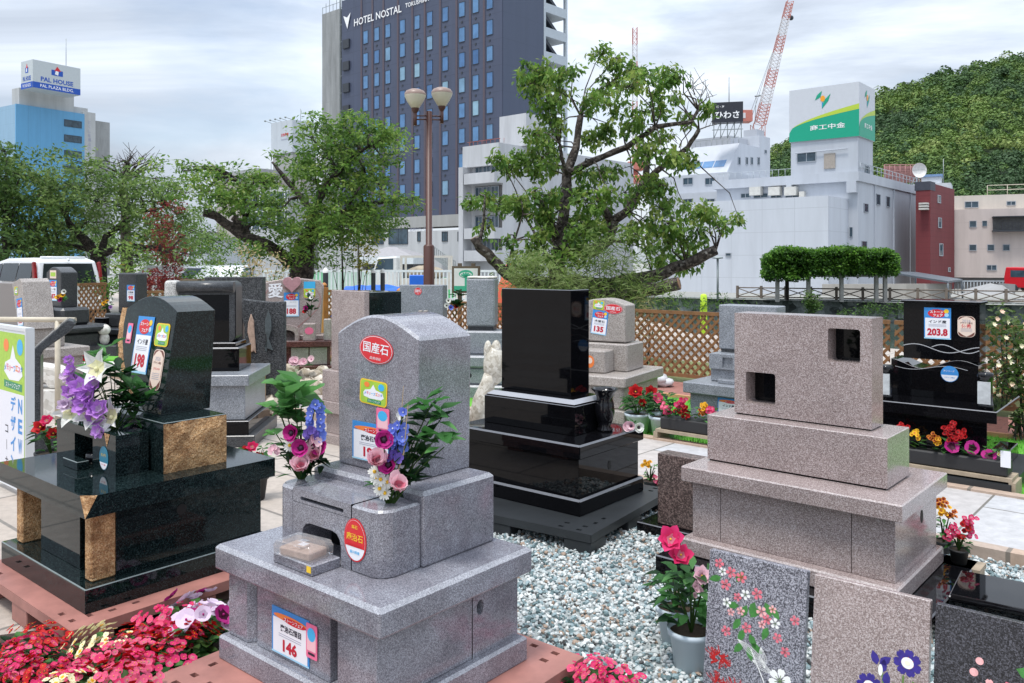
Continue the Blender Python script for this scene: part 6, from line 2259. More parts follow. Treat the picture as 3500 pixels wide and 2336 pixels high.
def spread_tree(t, Y, limbs, blobs, per, lsize, mats, seed, bark, r_leaf=.16, depth=1.6, droop=.35, probs=None):
    """limbs in photo pixels [(pts, r0, r1)], blobs (px, py, rpx, n twig ends)"""
    o = Vector(t.location)
    q = random.Random(seed)
    allp = []
    tk = MB()
    for i, (pts, r0, r1) in enumerate(limbs):
        P = [P3(x, y, Y + dy) - o if (y < 900 or i) else Vector((P3(x, y, Y).x - o.x, dy, 0)) for x, y, dy in pts]
        mb = MB()
        r0, r1 = r0 * .62, r1 * .58
        P2 = limb(mb, P, r0, r1, 9, 0, r1 * .3, i + seed)
        if i == 0:
            mb.build('trunk', bark, t)
        else:
            mb.build('limb', bark, t)
        allp += P2
    tw, C, Rr = MB(), [], []
    for x, y, r, n in blobs:
        rr = r * Y / F_
        for k in range(n):
            while True:
                e = Vector((q.uniform(-1, 1), q.uniform(-1, 1), q.uniform(-1, 1)))
                if e.length < 1:
                    break
            p = P3(x, y, Y) - o + Vector((e.x * rr, e.y * depth, e.z * rr * .8))
            C.append(p)
            Rr.append(r_leaf * q.uniform(.7, 1.3))
        ce = P3(x, y, Y) - o
        near = min(allp, key=lambda p: (p - ce).length)
        tw.tube([near, near.lerp(ce, .5) + Vector((0, 0, .1)), ce], [.05, .03, .012], 5, 0, False)
        for p in C[-n:][::3]:
            tw.tube([ce, ce.lerp(p, .6) + Vector((0, 0, .05)), p], [.012, .008, .004], 4, 0, False)
    tw.build('branches', bark, t)
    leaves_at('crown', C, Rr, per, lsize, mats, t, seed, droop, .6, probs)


# ---- broad cherry left of the lamp post
t = thing('cherry_tree', 'broad leafy cherry tree with thick dark leaning trunk left of the lamp post', 'tree', (P3(985, 1000, 19).x, 19, 0))
lm = [([(985, 960, 0), (1000, 900, 0), (1040, 830, 0), (1060, 800, 0)], .50, .34),
      ([(1050, 815, 0), (1120, 750, .3), (1240, 700, .5), (1350, 690, .6)], .22, .05), ([(1060, 800, 0), (1070, 720, -.2), (1110, 640, -.3), (1180, 560, -.4), (1260, 500, -.4)], .22, .05),
      ([(990, 900, 0), (920, 840, -.4), (820, 800, -.5), (740, 740, -.6), (695, 728, -.7)], .24, .14), ([(830, 800, -.5), (810, 760, -.5), (800, 745, -.5)], .16, .14),
      ([(1080, 740, 0), (1000, 640, .5), (950, 580, .6), (930, 555, .6)], .14, .04), ([(850, 810, -.4), (830, 720, .2), (840, 650, .3), (790, 600, .3)], .10, .03), ([(1120, 750, .3), (1180, 720, -.8), (1230, 640, -1)], .10, .04)]
bl = [(1120, 460, 55, 26), (1180, 440, 45, 20), (1260, 455, 55, 24), (1320, 465, 50, 20), (1360, 470, 30, 8), (1060, 470, 40, 10), (1200, 510, 70, 34), (1110, 540, 60, 28), (1290, 520, 50, 18), (1020, 560, 45, 14), (1160, 590, 75, 38), (1250, 590, 50, 20), (1080, 630, 70, 34), (1220, 660, 60, 26), (1290, 620, 30, 8),
      (840, 620, 60, 24), (900, 625, 45, 18), (760, 640, 55, 20), (720, 590, 45, 12), (660, 570, 45, 10), (620, 585, 30, 5), (800, 700, 60, 24), (880, 700, 70, 28), (740, 690, 50, 14), (960, 720, 70, 24), (690, 660, 50, 14), (900, 770, 50, 14),
      (1130, 740, 80, 42), (1220, 730, 70, 36), (1290, 740, 55, 26), (1180, 790, 60, 30), (1090, 790, 50, 22), (1260, 790, 45, 16), (1340, 690, 40, 10), (1390, 700, 35, 6), (1410, 690, 25, 4), (960, 850, 50, 14), (880, 860, 45, 12), (1060, 860, 60, 26), (1000, 780, 40, 12), (1340, 740, 30, 6), (1020, 900, 40, 10)]
spread_tree(t, 19, lm, bl, 25, .125, LF, 31, BARK_D, .26, 2.2, .35, [-.7, -.25, .15, .58])

# ---- wide tree behind the van
t = thing('cherry_tree', 'wide pale green tree with spreading dark limbs behind the white van', 'tree', (P3(345, 1000, 26).x, 26, 0))
lm = [([(345, 1000, 0), (342, 930, 0), (335, 870, 0)], .50, .38), ([(338, 875, 0), (280, 810, -.4), (240, 770, -.6), (225, 730, -.8)], .26, .10), ([(345, 870, 0), (360, 810, .3), (430, 760, .4), (470, 730, .5), (560, 710, .6)], .20, .06), ([(350, 870, 0), (430, 840, -.6), (540, 850, -.8), (640, 900, -.9)], .20, .06),
      ([(335, 860, 0), (200, 830, .4), (120, 850, .5)], .14, .05), ([(430, 760, .4), (410, 680, .8), (420, 600, 1), (440, 560, 1)], .10, .03)]
bl = [(120, 620, 60, 20), (60, 560, 60, 18), (40, 640, 70, 26), (190, 640, 60, 22), (260, 640, 60, 22), (330, 600, 70, 24), (400, 610, 60, 20), (460, 640, 55, 18), (520, 610, 60, 18), (580, 640, 50, 14), (300, 560, 45, 10), (330, 690, 80, 36), (230, 700, 70, 30), (420, 700, 70, 28), (520, 690, 70, 28), (120, 700, 70, 28), (300, 760, 70, 22), (180, 780, 60, 20), (420, 790, 60, 16), (520, 770, 60, 22), (600, 730, 55, 20), (600, 800, 50, 16), (660, 790, 50, 12), (560, 850, 60, 16), (480, 880, 60, 16), (650, 870, 50, 12), (640, 660, 40, 10), (90, 770, 50, 16), (400, 560, 40, 6)]
spread_tree(t, 26, lm, bl, 24, .155, LFH, 41, BARK_D, .36, 2.8, .35, [-.8, -.35, .1])
t = thing('bare_twig_crown', 'leafless twiggy treetop rising above the wide pale green tree', 'tree', (P3(440, 1000, 29).x, 29, 0))
tw = MB()
q = random.Random(4)
o = Vector(t.location)
tw.tube([Vector((0, 0, 0)), P3(430, 800, 29) - o, P3(425, 620, 29) - o], [.25, .18, .10], 7)
for k in range(16):
    a = P3(425, 620, 29) - o
    b = P3(400 + 10 * k + q.uniform(-20, 20), 530 + abs(k - 8) * 6 + q.uniform(-15, 15), 29 + q.uniform(-1.5, 1.5)) - o
    m_ = a.lerp(b, .5) + Vector((q.uniform(-.2, .2), 0, .15))
    tw.tube([a, m_, b], [.05, .03, .008], 5, 0, False)
    for i in range(3):
        s_ = m_.lerp(b, .3 * i + .1)
        tw.tube([s_, s_ + Vector((q.uniform(-.5, .5), q.uniform(-.3, .3), q.uniform(.1, .5)))], [.014, .006], 4, 0, False)
tw.build('twigs', BARK, t)

# ---- dark trees at the far left and hedge-like greenery between
for i, (px, Y, seed, lab, bl) in enumerate((
        (10, 24, 51, 'dense dark green tree at the far left edge above the van', [(-40, 560, 80, 26), (20, 520, 60, 20), (70, 600, 60, 24), (-20, 650, 90, 40), (60, 700, 80, 36), (130, 680, 55, 16), (-60, 760, 90, 34), (40, 790, 80, 34), (110, 780, 60, 20), (120, 850, 60, 20), (30, 860, 70, 26)]),
        (200, 34, 53, 'shaded dark green tree standing behind the van roof', [(180, 800, 90, 40), (260, 800, 80, 36), (120, 830, 70, 30), (320, 830, 70, 30), (220, 860, 80, 36), (400, 850, 60, 22), (90, 870, 60, 20)]),
        (560, 33, 57, 'light green tree between the two cherry trees', [(560, 800, 70, 24), (640, 820, 70, 24), (700, 800, 60, 20), (600, 870, 70, 26), (720, 860, 60, 22), (500, 860, 60, 22), (780, 850, 50, 14), (680, 740, 50, 12), (660, 920, 60, 20), (560, 930, 60, 20), (780, 920, 50, 14)]))):
    t = thing('broadleaf_tree', lab, 'tree', (P3(px, 1000, Y).x, Y, 0))
    spread_tree(t, Y, [([(px, 1000, 0), (px, 900, 0), (px + 10, 760, 0)], .3, .12), ([(px, 880, 0), (px + 60, 780, .5)], .14, .04), ([(px, 880, 0), (px - 50, 790, .5)], .14, .04)], bl, 24, .17 if i < 2 else .145, LFH if i < 2 else LF, seed, BARK_D, .42, 2.2, .4, [-.5, .0, .42] if i < 2 else [-.6, -.2, .2, .55])


# ---- bamboo-like shrubs round the middle cherry and smaller shrubs
SHR = [leafmat('nandina_green', (.09, .17, .04)), leafmat('nandina_light', (.20, .31, .07)), leafmat('nandina_pale', (.29, .38, .14)), leafmat('nandina_dark', (.04, .10, .02))]


def shrub(name, label, px, Y, blobs, mats, size, per, narrow, seed, rl=.16, depth=.5, droop=.1, stems=8, stem_m=None, base_z=0., probs=None):
    X = P3(px, 1000, Y).x
    t = thing(name, label, 'shrub', (X, Y, base_z))
    o = Vector(t.location)
    q = random.Random(seed)
    C, Rr, st = [], [], MB()
    for x, y, r, n in blobs:
        rr = r * Y / F_
        ce = P3(x, y, Y) - o
        b0 = Vector((q.uniform(-.15, .15), q.uniform(-.1, .1), 0))
        st.tube([b0, b0.lerp(ce, .6) + Vector((q.uniform(-.05, .05), 0, .05)), ce], [.012, .008, .004], 5, 0, False)
        for k in range(n):
            e = Vector((q.uniform(-1, 1), q.uniform(-1, 1), q.uniform(-1, 1)))
            C.append(ce + Vector((e.x * rr, e.y * depth, e.z * rr)))
            Rr.append(rl * q.uniform(.7, 1.2))
    st.build('stems', stem_m or BARK, t)
    leaves_at('foliage', C, Rr, per, size, mats, t, seed, droop, .9, probs, narrow)
    return t


shrub('bamboo_shrub', 'feathery light green bamboo shrub at the foot of the middle cherry', 2060, 13.2,
      [(2040, 840, 45, 8), (2070, 880, 60, 12), (2140, 850, 60, 10), (2000, 900, 60, 14), (2100, 940, 80, 18), (2040, 960, 70, 16), (2170, 920, 60, 12), (1950, 940, 50, 10), (2180, 990, 60, 12), (2110, 1010, 70, 12), (2240, 1010, 45, 8)], SHR, .15, 24, .13, 61, .22, .7, .1)
shrub('bamboo_shrub', 'pale grey-green bamboo shrub behind the tall black gravestone', 1800, 12.6,
      [(1800, 920, 50, 12), (1830, 890, 45, 8), (1780, 960, 50, 12), (1850, 960, 50, 10), (1920, 950, 50, 12), (1960, 980, 50, 10), (1760, 900, 40, 6)], [SHR[0], SHR[2], SHR[2], SHR[1]], .15, 24, .13, 63, .2, .6, .1)
shrub('dry_shrub', 'straggly olive shrub with dry stems beside the lattice fence in the middle', 2215, 11.6,
      [(2210, 1060, 45, 8), (2240, 1100, 40, 6), (2180, 1110, 35, 6), (2220, 1160, 40, 5), (2200, 1240, 40, 5)], [leafmat('olive_leaf', (.17, .19, .06)), leafmat('olive_pale', (.30, .29, .12)), SHR[3]], .13, 10, .12, 65, .2, .4, .2)
shrub('rose_bush', 'climbing rose bush with cream flowers over the fence at the right edge', 3460, 7.4,
      [(3440, 1090, 40, 10), (3470, 1130, 40, 12), (3420, 1170, 40, 10), (3480, 1200, 45, 14), (3440, 1250, 45, 14), (3490, 1280, 45, 14), (3430, 1320, 40, 10), (3470, 1360, 50, 14), (3400, 1240, 30, 6), (3510, 1340, 50, 14), (3520, 1180, 40, 10), (3500, 1420, 50, 12), (3450, 1410, 40, 8)],
      [leafmat('rose_deep', (.05, .10, .03)), leafmat('rose_leaf', (.12, .19, .055)), leafmat('rose_pale', (.27, .33, .14))], .06, 14, .5, 67, .13, .25, .2)
rb = bpy.data.objects['rose_bush']
mb = MB()
q = random.Random(8)
for k in range(22):
    p_ = P3(q.uniform(3395, 3520), q.uniform(1060, 1420), 7.15 + q.uniform(-.15, .25)) - Vector(rb.location)
    mb.bloom(p_, Vector((q.uniform(-.6, .6), -1, q.uniform(0, .8))), .024, 7, .45, 1.1, int(k % 3 == 0), None)
mb.build('blossoms', [plain('rose_cream', (.80, .72, .52), .6, var=.1), plain('rose_blush', (.78, .55, .42), .6, var=.1)], rb)
RD = [leafmat('maple_deep', (.10, .014, .016)), leafmat('maple_red', (.22, .03, .03)), leafmat('maple_light', (.34, .10, .075))]
shrub('red_maple', 'slender red-leaved maple between the two left trees', 565, 21, [(560, 720, 30, 7), (580, 780, 35, 10), (550, 830, 40, 10), (590, 860, 40, 10), (570, 910, 45, 10), (600, 940, 35, 7), (630, 720, 20, 4), (540, 760, 20, 4)], RD, .11, 16, .4, 71, .2, .6)
shrub('red_shrub', 'low crimson-leaved shrub behind the narrow dark gravestone', 520, 17, [(500, 960, 28, 10), (530, 950, 30, 10), (560, 965, 28, 10), (590, 975, 24, 8), (480, 975, 20, 6), (540, 985, 30, 8)], RD, .10, 18, .4, 73, .16, .5)
shrub('yellow_shrub', 'yellow-tinged shrub in front of the left tree trunk', 440, 18, [(430, 830, 30, 6), (440, 870, 30, 6), (430, 910, 30, 6), (460, 930, 30, 6), (410, 920, 25, 5)], [leafmat('gold_leaf', (.36, .30, .05)), LF[3], LF[2]], .10, 12, .45, 75, .2, .4)
shrub('tan_shrub', 'thin shrub with tan dry leaves before the broad dark trunk', 880, 15.5, [(850, 870, 25, 5), (870, 910, 30, 8), (900, 950, 35, 9), (860, 970, 35, 9), (910, 1000, 40, 9), (880, 1020, 35, 7), (950, 900, 25, 5), (930, 960, 30, 6)], [leafmat('tan_leaf', (.42, .30, .12)), leafmat('tan_pale', (.55, .44, .24)), SHR[0]], .085, 11, .4, 77, .18, .5)
for i, (px, lab, bl) in enumerate(((1225, 'slim sapling with yellow-green leaves before the far shops', [(1220, 800, 35, 9), (1250, 830, 35, 9), (1225, 870, 40, 12), (1260, 890, 35, 10), (1200, 840, 25, 6), (1270, 820, 20, 4)]),
                                   (1168, 'thin sapling with sparse dark leaves left of the yellow-green one', [(1150, 850, 30, 7), (1170, 880, 35, 8), (1130, 890, 25, 5), (1190, 860, 25, 5)]))):
    s_ = shrub('sapling', lab, px, 21, bl, [leafmat('sapling_leaf', (.20, .30, .05)), leafmat('sapling_gold', (.38, .36, .05)), LF[2]] if i == 0 else [LF[1], LF[2], LF[0]], .11, 14, .45, 81 + i, .2, .5)
    MB().tube([(0, 0, 0), (.03, 0, 1.0), (0, 0, (YH - 830) * 21 / F_ + 1.6)], [.035, .03, .015], 6).build('stem', BARK, s_)
hg = shrub('shrub_bed', 'low mixed green shrubbery behind the left gravestones', 700, 22, [(620, 960, 35, 12), (680, 965, 35, 12), (740, 960, 35, 12), (820, 960, 35, 12), (560, 985, 30, 10), (950, 985, 35, 12), (420, 985, 35, 12), (300, 960, 40, 14), (360, 975, 35, 12)], LF[:4], .12, 22, .45, 85, .25, .7)
shrub('ivy_shrub', 'dark green shrub hanging over the embankment wall', 2775, 58, [(2770, 1020, 16, 12), (2785, 1040, 18, 12), (2760, 1050, 16, 10)], LFH, .22, 22, .5, 91, .4, .3, base_z=-3)
shrub('ivy_shrub', 'grey-green weeds growing along the foot of the embankment wall', 2960, 56, [(2960, 1065, 18, 8), (2990, 1060, 16, 8), (3030, 1065, 16, 8), (2880, 1075, 14, 5), (2920, 1075, 14, 5), (3080, 1060, 16, 8)], [LF[1], SHR[0], LF[2]], .22, 16, .4, 93, .5, .3, base_z=-3)
shrub('bank_weeds', 'green weeds and grass on the river bank behind the lattice fence', 2350, 30, [(2200, 1050, 25, 8), (2260, 1055, 25, 8), (2320, 1045, 22, 8), (2380, 1050, 25, 8), (2440, 1045, 22, 6), (2500, 1065, 22, 6), (2560, 1070, 22, 6)], [LF[2], SHR[0], LF[1]], .2, 16, .2, 95, .4, .3, -.4, base_z=-1.5)

# ---- vine pergola on the far bank
t = thing('pergola', 'pergola thickly roofed with green vines on concrete posts across the river', 'pergola', at(2830, 1000, 64))
o = Vector(t.location)
VN = [leafmat('vine_deep', (.03, .085, .014)), leafmat('vine_dark', (.06, .16, .022)), leafmat('vine_mid', (.12, .29, .032)), leafmat('vine_light', (.21, .42, .055))]
C, Rr = [], []
q = random.Random(17)
for k in range(2700):
    x = q.uniform(2615, 3060)
    e = min(1, (x - 2605) / 60, (3068 - x) / 40)
    top = 848 + 5 * math.sin(x * .03) + 12 * q.random() + (1 - e) * 35
    bot = 926 + (14 if x < 2760 else 0) + 14 * q.random()
    p_ = P3(x, q.uniform(top, bot) if q.random() < .8 else top + 8, 64 + q.uniform(-1.5, 3.5)) - o
    C.append(p_)
    Rr.append(.40)
leaves_at('vine_roof', C, Rr, 24, .24, VN, t, 17, .5, .8, [-.35, .05, .42], .6)
cp = plain('pergola_concrete', (.30, .29, .27), .8, var=.2)
for px in (2657, 2763, 2876, 2995, 3025):
    x = P3(px, 1000, 64).x - o.x
    MB().box(x - .13, x + .13, -.13, .13, -1.5 - o.z, P3(0, 918, 64).z - o.z).build('post', cp, t)
for px in (2690,):
    x = P3(px, 1000, 67).x - o.x
    MB().box(x - .13, x + .13, 2.9, 3.1, -1.5 - o.z, P3(0, 910, 67).z - o.z).build('post', BARK_D, t)
z = P3(0, 943, 64).z - o.z
MB().box(P3(2640, 0, 64).x - o.x, P3(3040, 0, 64).x - o.x, -.2, -.135, z - .1, z + .06).build('beam', plain('beam_grey', (.33, .33, .31), .7), t)
MB().box(P3(2640, 0, 64).x - o.x, P3(3050, 0, 64).x - o.x, -.1, 3.1, P3(0, 905, 64).z - o.z, P3(0, 902, 64).z - o.z).build('trellis', BARK_D, t)

# ------------------------------------------------------------------ lattice fences
LW_ = plain('lattice_wood', (.215, .105, .042), .7, var=.3, vs=12)
LP = plain('fence_post_wood', (.40, .17, .045), .65, var=.25, vs=10)


def lattice_panel(a, b, z0, z1, label, grp='lattice fence panels', pitch=.118):
    a, b = Vector((a[0], a[1], 0)), Vector((b[0], b[1], 0))
    L = (b - a).length
    d = (b - a).normalized()
    t = link('lattice_panel', None, None, tuple(a), (0, 0, math.atan2(d.y, d.x)))
    tag(t, label, 'lattice fence', grp)
    s_ = MB()
    h_ = z1 - z0 - .08
    for sgn, y in ((1, -.006), (-1, .006)):
        x = -h_
        while x < L:
            xa, xb = max(0, x), min(L, x + h_)
            if xb > xa + .01:
                za, zb = z0 + .04 + (xa - x), z0 + .04 + (xb - x)
                if sgn < 0:
                    za, zb = z0 + .04 + h_ - (xa - x), z0 + .04 + h_ - (xb - x)
                w = .023
                s_.add([(xa, y - .005, za - w), (xb, y - .005, zb - w), (xb, y - .005, zb + w), (xa, y - .005, za + w), (xa, y + .005, za - w), (xb, y + .005, zb - w), (xb, y + .005, zb + w), (xa, y + .005, za + w)],
                       [(0, 1, 2, 3), (4, 7, 6, 5), (0, 4, 5, 1), (3, 2, 6, 7)])
            x += pitch
    s_.build('lattice', LW_, t)
    MB().box(0, L, -.02, .02, z1 - .045, z1).build('top_rail', LW_, t)
    MB().box(0, L, -.02, .02, z0, z0 + .045).build('bottom_rail', LW_, t)
    return t


def fence_post(x, y, h_, label):
    t = thing('fence_post', label, 'fence post', (x, y, 0), 41, 'orange-brown fence posts')
    MB().box(-.055, .055, -.055, .055, 0, h_).build('shaft', LP, t, bevel=.006)
    MB().lathe([(.045, 0), (.05, .02), (.065, .03), (.065, .045), (.03, .075), (0, .085)], (0, 0, h_), 4).build('cap', LP, t)


F0 = P0 + V41 * 3.43
for i, (s0, s1, lab) in enumerate(((-6.1, -4.3, 'lattice panel right of the pillar gravestone'), (-4.25, -2.5, 'lattice panel mostly covered by the tall black gravestone'), (-2.45, -.7, 'lattice panel left behind the beige arched gravestone'), (-.65, 1.1, 'lattice panel between the beige and blue-grey gravestones'), (1.15, 2.9, 'lattice panel behind the large brown gravestone'), (2.95, 4.7, 'lattice panel behind the black lantern gravestone'), (4.75, 6.9, 'lattice panel under the rose bush at right'))):
    a, b = F0 + U41 * s0, F0 + U41 * s1
    lattice_panel(a, b, .08, .95, lab)
for s0, hh, lab in ((2.86, 1.08, 'orange-brown fence post between the brown and black lantern gravestones'), (-.675, .97, 'fence post behind the beige arched gravestone')):
    p_ = F0 + U41 * s0
    fence_post(p_.x, p_.y, hh, lab)
p_ = P3(1108, 990, 14.2)
fence_post(p_.x, p_.y, 1.16, 'orange-brown fence post right of the heart gravestone')
q_ = P3(1366, 1000, 12.6)
fence_post(q_.x, q_.y, 1.12, 'orange-brown fence post right of the pink and dark gravestone')
lattice_panel((p_.x + .06, p_.y), (p_.x + .75, p_.y - .3), .1, 1.12, 'narrow lattice panel right of the heart gravestone', pitch=.11)
a, b = P3(268, 1000, 14.5), P3(362, 1000, 15.2)
lattice_panel(a, b, .45, 1.22, 'lattice panel beside the narrow dark gravestone on the left', pitch=.12)
a, b = P3(470, 1000, 15.6), P3(560, 1000, 15.8)
lattice_panel(a, b, .3, 1.05, 'lattice panel between the narrow gravestone and the framed one', pitch=.12)

# ------------------------------------------------------------------ lamp post
LPX = P3(1466, 1000, 16)
t = thing('street_lamp', 'brown street lamp post with two cream globes on short arms', 'street lamp', (LPX.x, LPX.y, 0))
brown = plain('lamp_brown', (.075, .026, .019), .45, var=.15)
zt = P3(0, 382, 16).z
MB().lathe([(.105, 0), (.105, P3(0, 843, 16).z), (.085, P3(0, 838, 16).z), (.062, P3(0, 836, 16).z), (.06, zt), (0, zt + .02)], n=20).build('post', brown, t)
zl = P3(0, 398, 16).z
glb = plain('lamp_cream', (.60, .55, .45), .35, var=.08)
cap = plain('lamp_cap', (.26, .18, .15), .4, var=.1)
for sx, tz in ((-1, -.06), (1, .02)):
    x = .24 * sx if sx > 0 else -.25
    y = -.12 * sx * -1
    a = MB()
    for dz in (0, .07):
        a.tube([(0, 0, zl - .06 + dz), (x, y, zl - .06 + dz + tz * .4)], .014, 8)
    a.tube([(x, y, zl - .14 + tz), (x, y, zl + .12 + tz)], .035, 10)
    a.lathe([(.035, .1), (.07, .16), (.075, .2)], (x, y, zl + tz), 16)
    a.build('lamp_arm', brown, t)
    z0 = zl + .19 + tz
    o_ = MB().lathe([(.0, 0), (.07, 0), (.15, .12), (.20, .22), (.205, .25)], (x, y, z0), 24).build('lamp_globe', glb, t)
    MB().lathe([(.207, .249), (.205, .28), (.17, .33), (.10, .36), (0, .37)], (x, y, z0), 24).build('lamp_cap', cap, t)

# ------------------------------------------------------------------ bollard lamps, park sign, cone etc.
for px, top, lab in ((1113, 915, 'dark bollard lamp with white cap beside the heart gravestone'), (1276, 918, 'dark bollard lamp with white cap, left one of the close pair'), (1308, 918, 'dark bollard lamp with white cap, right one of the close pair')):
    Y = 17. if px < 1200 else 20.
    t = thing('bollard_lamp', lab, 'bollard lamp', (P3(px, 1000, Y).x, Y, 0), 0, 'bollard lamps by the trees')
    zt = P3(0, top, Y).z
    MB().lathe([(.055, 0), (.055, zt - .11)], n=14).build('post', WDK, t)
    MB().lathe([(.06, zt - .11), (.06, zt - .05), (.03, zt - .02), (0, zt)], n=14).build('lamp_cap', plain('cap_white', (.8, .8, .8), .4), t)
t = thing('park_sign', 'wooden framed park sign with green palm tree picture', 'sign', (P3(1593, 1000, 14.6).x, 14.6, 0), 6)
z0, z1 = P3(0, 995, 14.6).z, P3(0, 918, 14.6).z
w = .21
MB().box(-w - .04, w + .04, -.015, .03, z0 - .04, z1 + .04).build('frame', plain('sign_wood', (.12, .09, .06), .7, var=.2), t)
d = Deco((0, -.017, z0), UX, UZ, .002)
hh = z1 - z0
d.rect(-w, w, 0, hh, 1, 0)
d.rect(-w, w, 0, hh * .22, 2, 1)
d.ell(0, hh * .75, w * .6, hh * .18, 2, 1)
d.ell(0, hh * .72, w * .5, hh * .11, 3, 0)
for i in range(5):
    a = R_(30 + 30 * i)
    d.line([(0, hh * .62), (w * .45 * math.cos(a), hh * (.62 + .2 * math.sin(a)))], .03, 4, 1)
d.rect(-.02, .02, hh * .15, hh * .64, 4, 1)
d.rect(w * .2, w * .5, hh * .3, hh * .55, 3, 2)
d.build('picture', [plain('sign_paper', (.72, .75, .72), .5), plain('sign_palm_green', (.05, .42, .25), .5), C_LIGHTBLUE], t)
for x in (-.12, .12):
    MB().box(x - .035, x + .035, .031, .09, 0, z1 + .09).build('post', MATS['sign_wood'], t)
t = thing('traffic_cone', 'orange striped barrier peeking above the black gravestone', 'barrier', (P3(1738, 1000, 22).x, 22, 0))
MB().lathe([(.34, 0), (.30, .9), (.05, 1.55), (0, 1.56)], n=16).build('cone_body', plain('safety_orange', (.65, .12, .06), .5), t)

# construction site across: low white fence, green sheets, small truck, blue sheet
t = thing('site_fence', 'long white pipe fence of the building site behind the bollards', 'fence', (P3(1300, 1000, 30).x, 30, 0))
mb = MB()
for i in range(64):
    x = -4.2 + i * .135
    mb.box(x - .025, x + .025, -.01, .01, .25, 1.25)
mb.box(-4.25, 4.4, -.02, .02, 1.22, 1.3)
mb.box(-4.25, 4.4, -.02, .02, .2, .28)
mb.build('bars', plain('fence_pale', (.60, .66, .66), .5), t)
for i, (px0, px1, Y, py0, py1, lab) in enumerate(((1020, 1105, 34, 925, 950, 'pale green netting on the site fence left of the bollard'), (1110, 1330, 36, 925, 955, 'pale green site panels behind the bollard pair'), (1483, 1560, 34, 948, 978, 'bright green site sheet right of the lamp post'))):
    x0, x1 = P3(px0, 0, Y).x, P3(px1, 0, Y).x
    t = thing('site_screen', lab, 'screen', ((x0 + x1) / 2, Y, 0))
    w = (x1 - x0) / 2
    z1 = P3(0, py0, Y).z
    mb = MB()
    nseg = 8
    for k in range(nseg):
        a, b = -w + 2 * w * k / nseg, -w + 2 * w * (k + 1) / nseg
        mb.box(a + .01, b - .01, -.02, .02, .0, z1 - .02 * (k % 3))
    mb.build('panels', plain('screen_%d' % i, (.20, .50, .30) if i == 0 else (.42, .58, .50) if i == 1 else (.10, .48, .20), .6, var=.15, vs=1.5), t)
t = thing('small_truck', 'small white truck with a frame on its bed at the building site', 'truck', (P3(1375, 1000, 32).x, 32, 0))
mb = MB().extrude([(-1.0, .5), (-1.0, 1.25), (-.85, 1.75), (-.1, 1.8), (-.05, .5)], 'y', -.7, .7)
mb.build('cab', plain('truck_white', (.65, .66, .64), .4), t, bevel=.05)
MB().extrude([(-.93, 1.3), (-.8, 1.7), (-.25, 1.72), (-.25, 1.3)], 'y', -.715, -.701).build('cab_window', WIN, t)
MB().box(.0, 1.9, -.7, .7, .55, .95).build('bed', plain('truck_bed', (.55, .53, .47), .5), t)
mb = MB()
for x in (.05, 1.85):
    for y in (-.65, .65):
        mb.box(x - .04, x + .04, y - .04, y + .04, .95, 1.75)
for y in (-.65, .65):
    mb.box(0, 1.9, y - .04, y + .04, 1.75, 1.83)
mb.build('bed_frame', MATS['truck_bed'], t)
MB().blob((.9, 0, 1.15), (.75, .5, .3), 0, 12, 8, .15).build('load', plain('load_tan', (.32, .27, .2), .8, var=.4), t)
for x in (-.6, 1.3):
    MB().tube([(x, -.72, .3), (x, -.5, .3)], .3, 14).build('wheel', WDK, t)
t = thing('blue_sheet', 'crumpled blue tarpaulin heap behind the flat grey gravestone', 'tarpaulin', (P3(1300, 1000, 24).x, 24, 0))
mb = MB()
q = random.Random(3)
G = [[(-1.4 + 2.8 * i / 14, -.4 + .8 * j / 6, max(0, (.78 + .12 * q.random()) * min(1, 3 * math.sin(math.pi * i / 14)) * (.75 + .3 * math.sin(math.pi * j / 6)))) for i in range(15)] for j in range(7)]
mb.add([p for r in G for p in r], [(j * 15 + i, j * 15 + i + 1, (j + 1) * 15 + i + 1, (j + 1) * 15 + i) for j in range(6) for i in range(14)], 0, True)
mb.build('sheet', plain('tarp_blue', (.012, .12, .55), .4, var=.15), t)
t = thing('blue_crate', 'blue plastic box behind the lamp post foot', 'crate', (P3(1432, 1000, 28).x, 28, 0))
MB().box(-.3, .3, -.2, .2, .55, 1.15).box(-.2, .2, -.12, .12, 0, .55).build('box', MATS['tarp_blue'], t, bevel=.02)
for i, (px, lab) in enumerate(((655, 'white parked car roof seen left behind the framed gravestone'), (755, 'white parked car roof seen right behind the framed gravestone'))):
    t = thing('parked_car', lab, 'car', (P3(px, 1000, 27).x, 27, 0), -70 + 150 * i)
    pr = [(-2.1, .3), (2.0, .3), (2.1, .75), (1.2, .95), (.55, 1.45), (-1.2, 1.48), (-1.9, 1.0), (-2.15, .9)]
    MB().extrude(pr, 'y', -.8, .8).build('body', plain('car_white', (.75, .76, .78), .25, var=.02), t, bevel=.08, seg=2)
    for sy in (-1, 1):
        MB().extrude([(1.0, .98), (.5, 1.38), (-1.1, 1.4), (-1.6, 1.0)], 'y', sy * .812 - .005, sy * .812 + .005).build('side_window', WIN, t)
        for x in (-1.3, 1.3):
            MB().tube([(x, sy * .72, .3), (x, sy * .82, .3)], .3, 14).build('wheel', WDK, t)

# low wooden lantern bits along the rear fence top
for i, (px, lab) in enumerate(((654, 'small wooden planter box standing above the framed gravestone, left one'), (728, 'small wooden planter box standing above the framed gravestone, right one'))):
    Y = 16
    t = thing('planter_box', lab, 'planter', (P3(px, 1000, Y).x, Y, 0))
    z = P3(0, 960, Y).z
    MB().box(-.14, .14, -.1, .1, z - .3, z).box(-.17, .17, -.12, .12, z, z + .03).box(-.1, -.06, -.05, .05, 0, z - .3).box(.06, .1, -.05, .05, 0, z - .3).build('box', plain('lantern_wood', (.14, .10, .06), .8, var=.3), t)

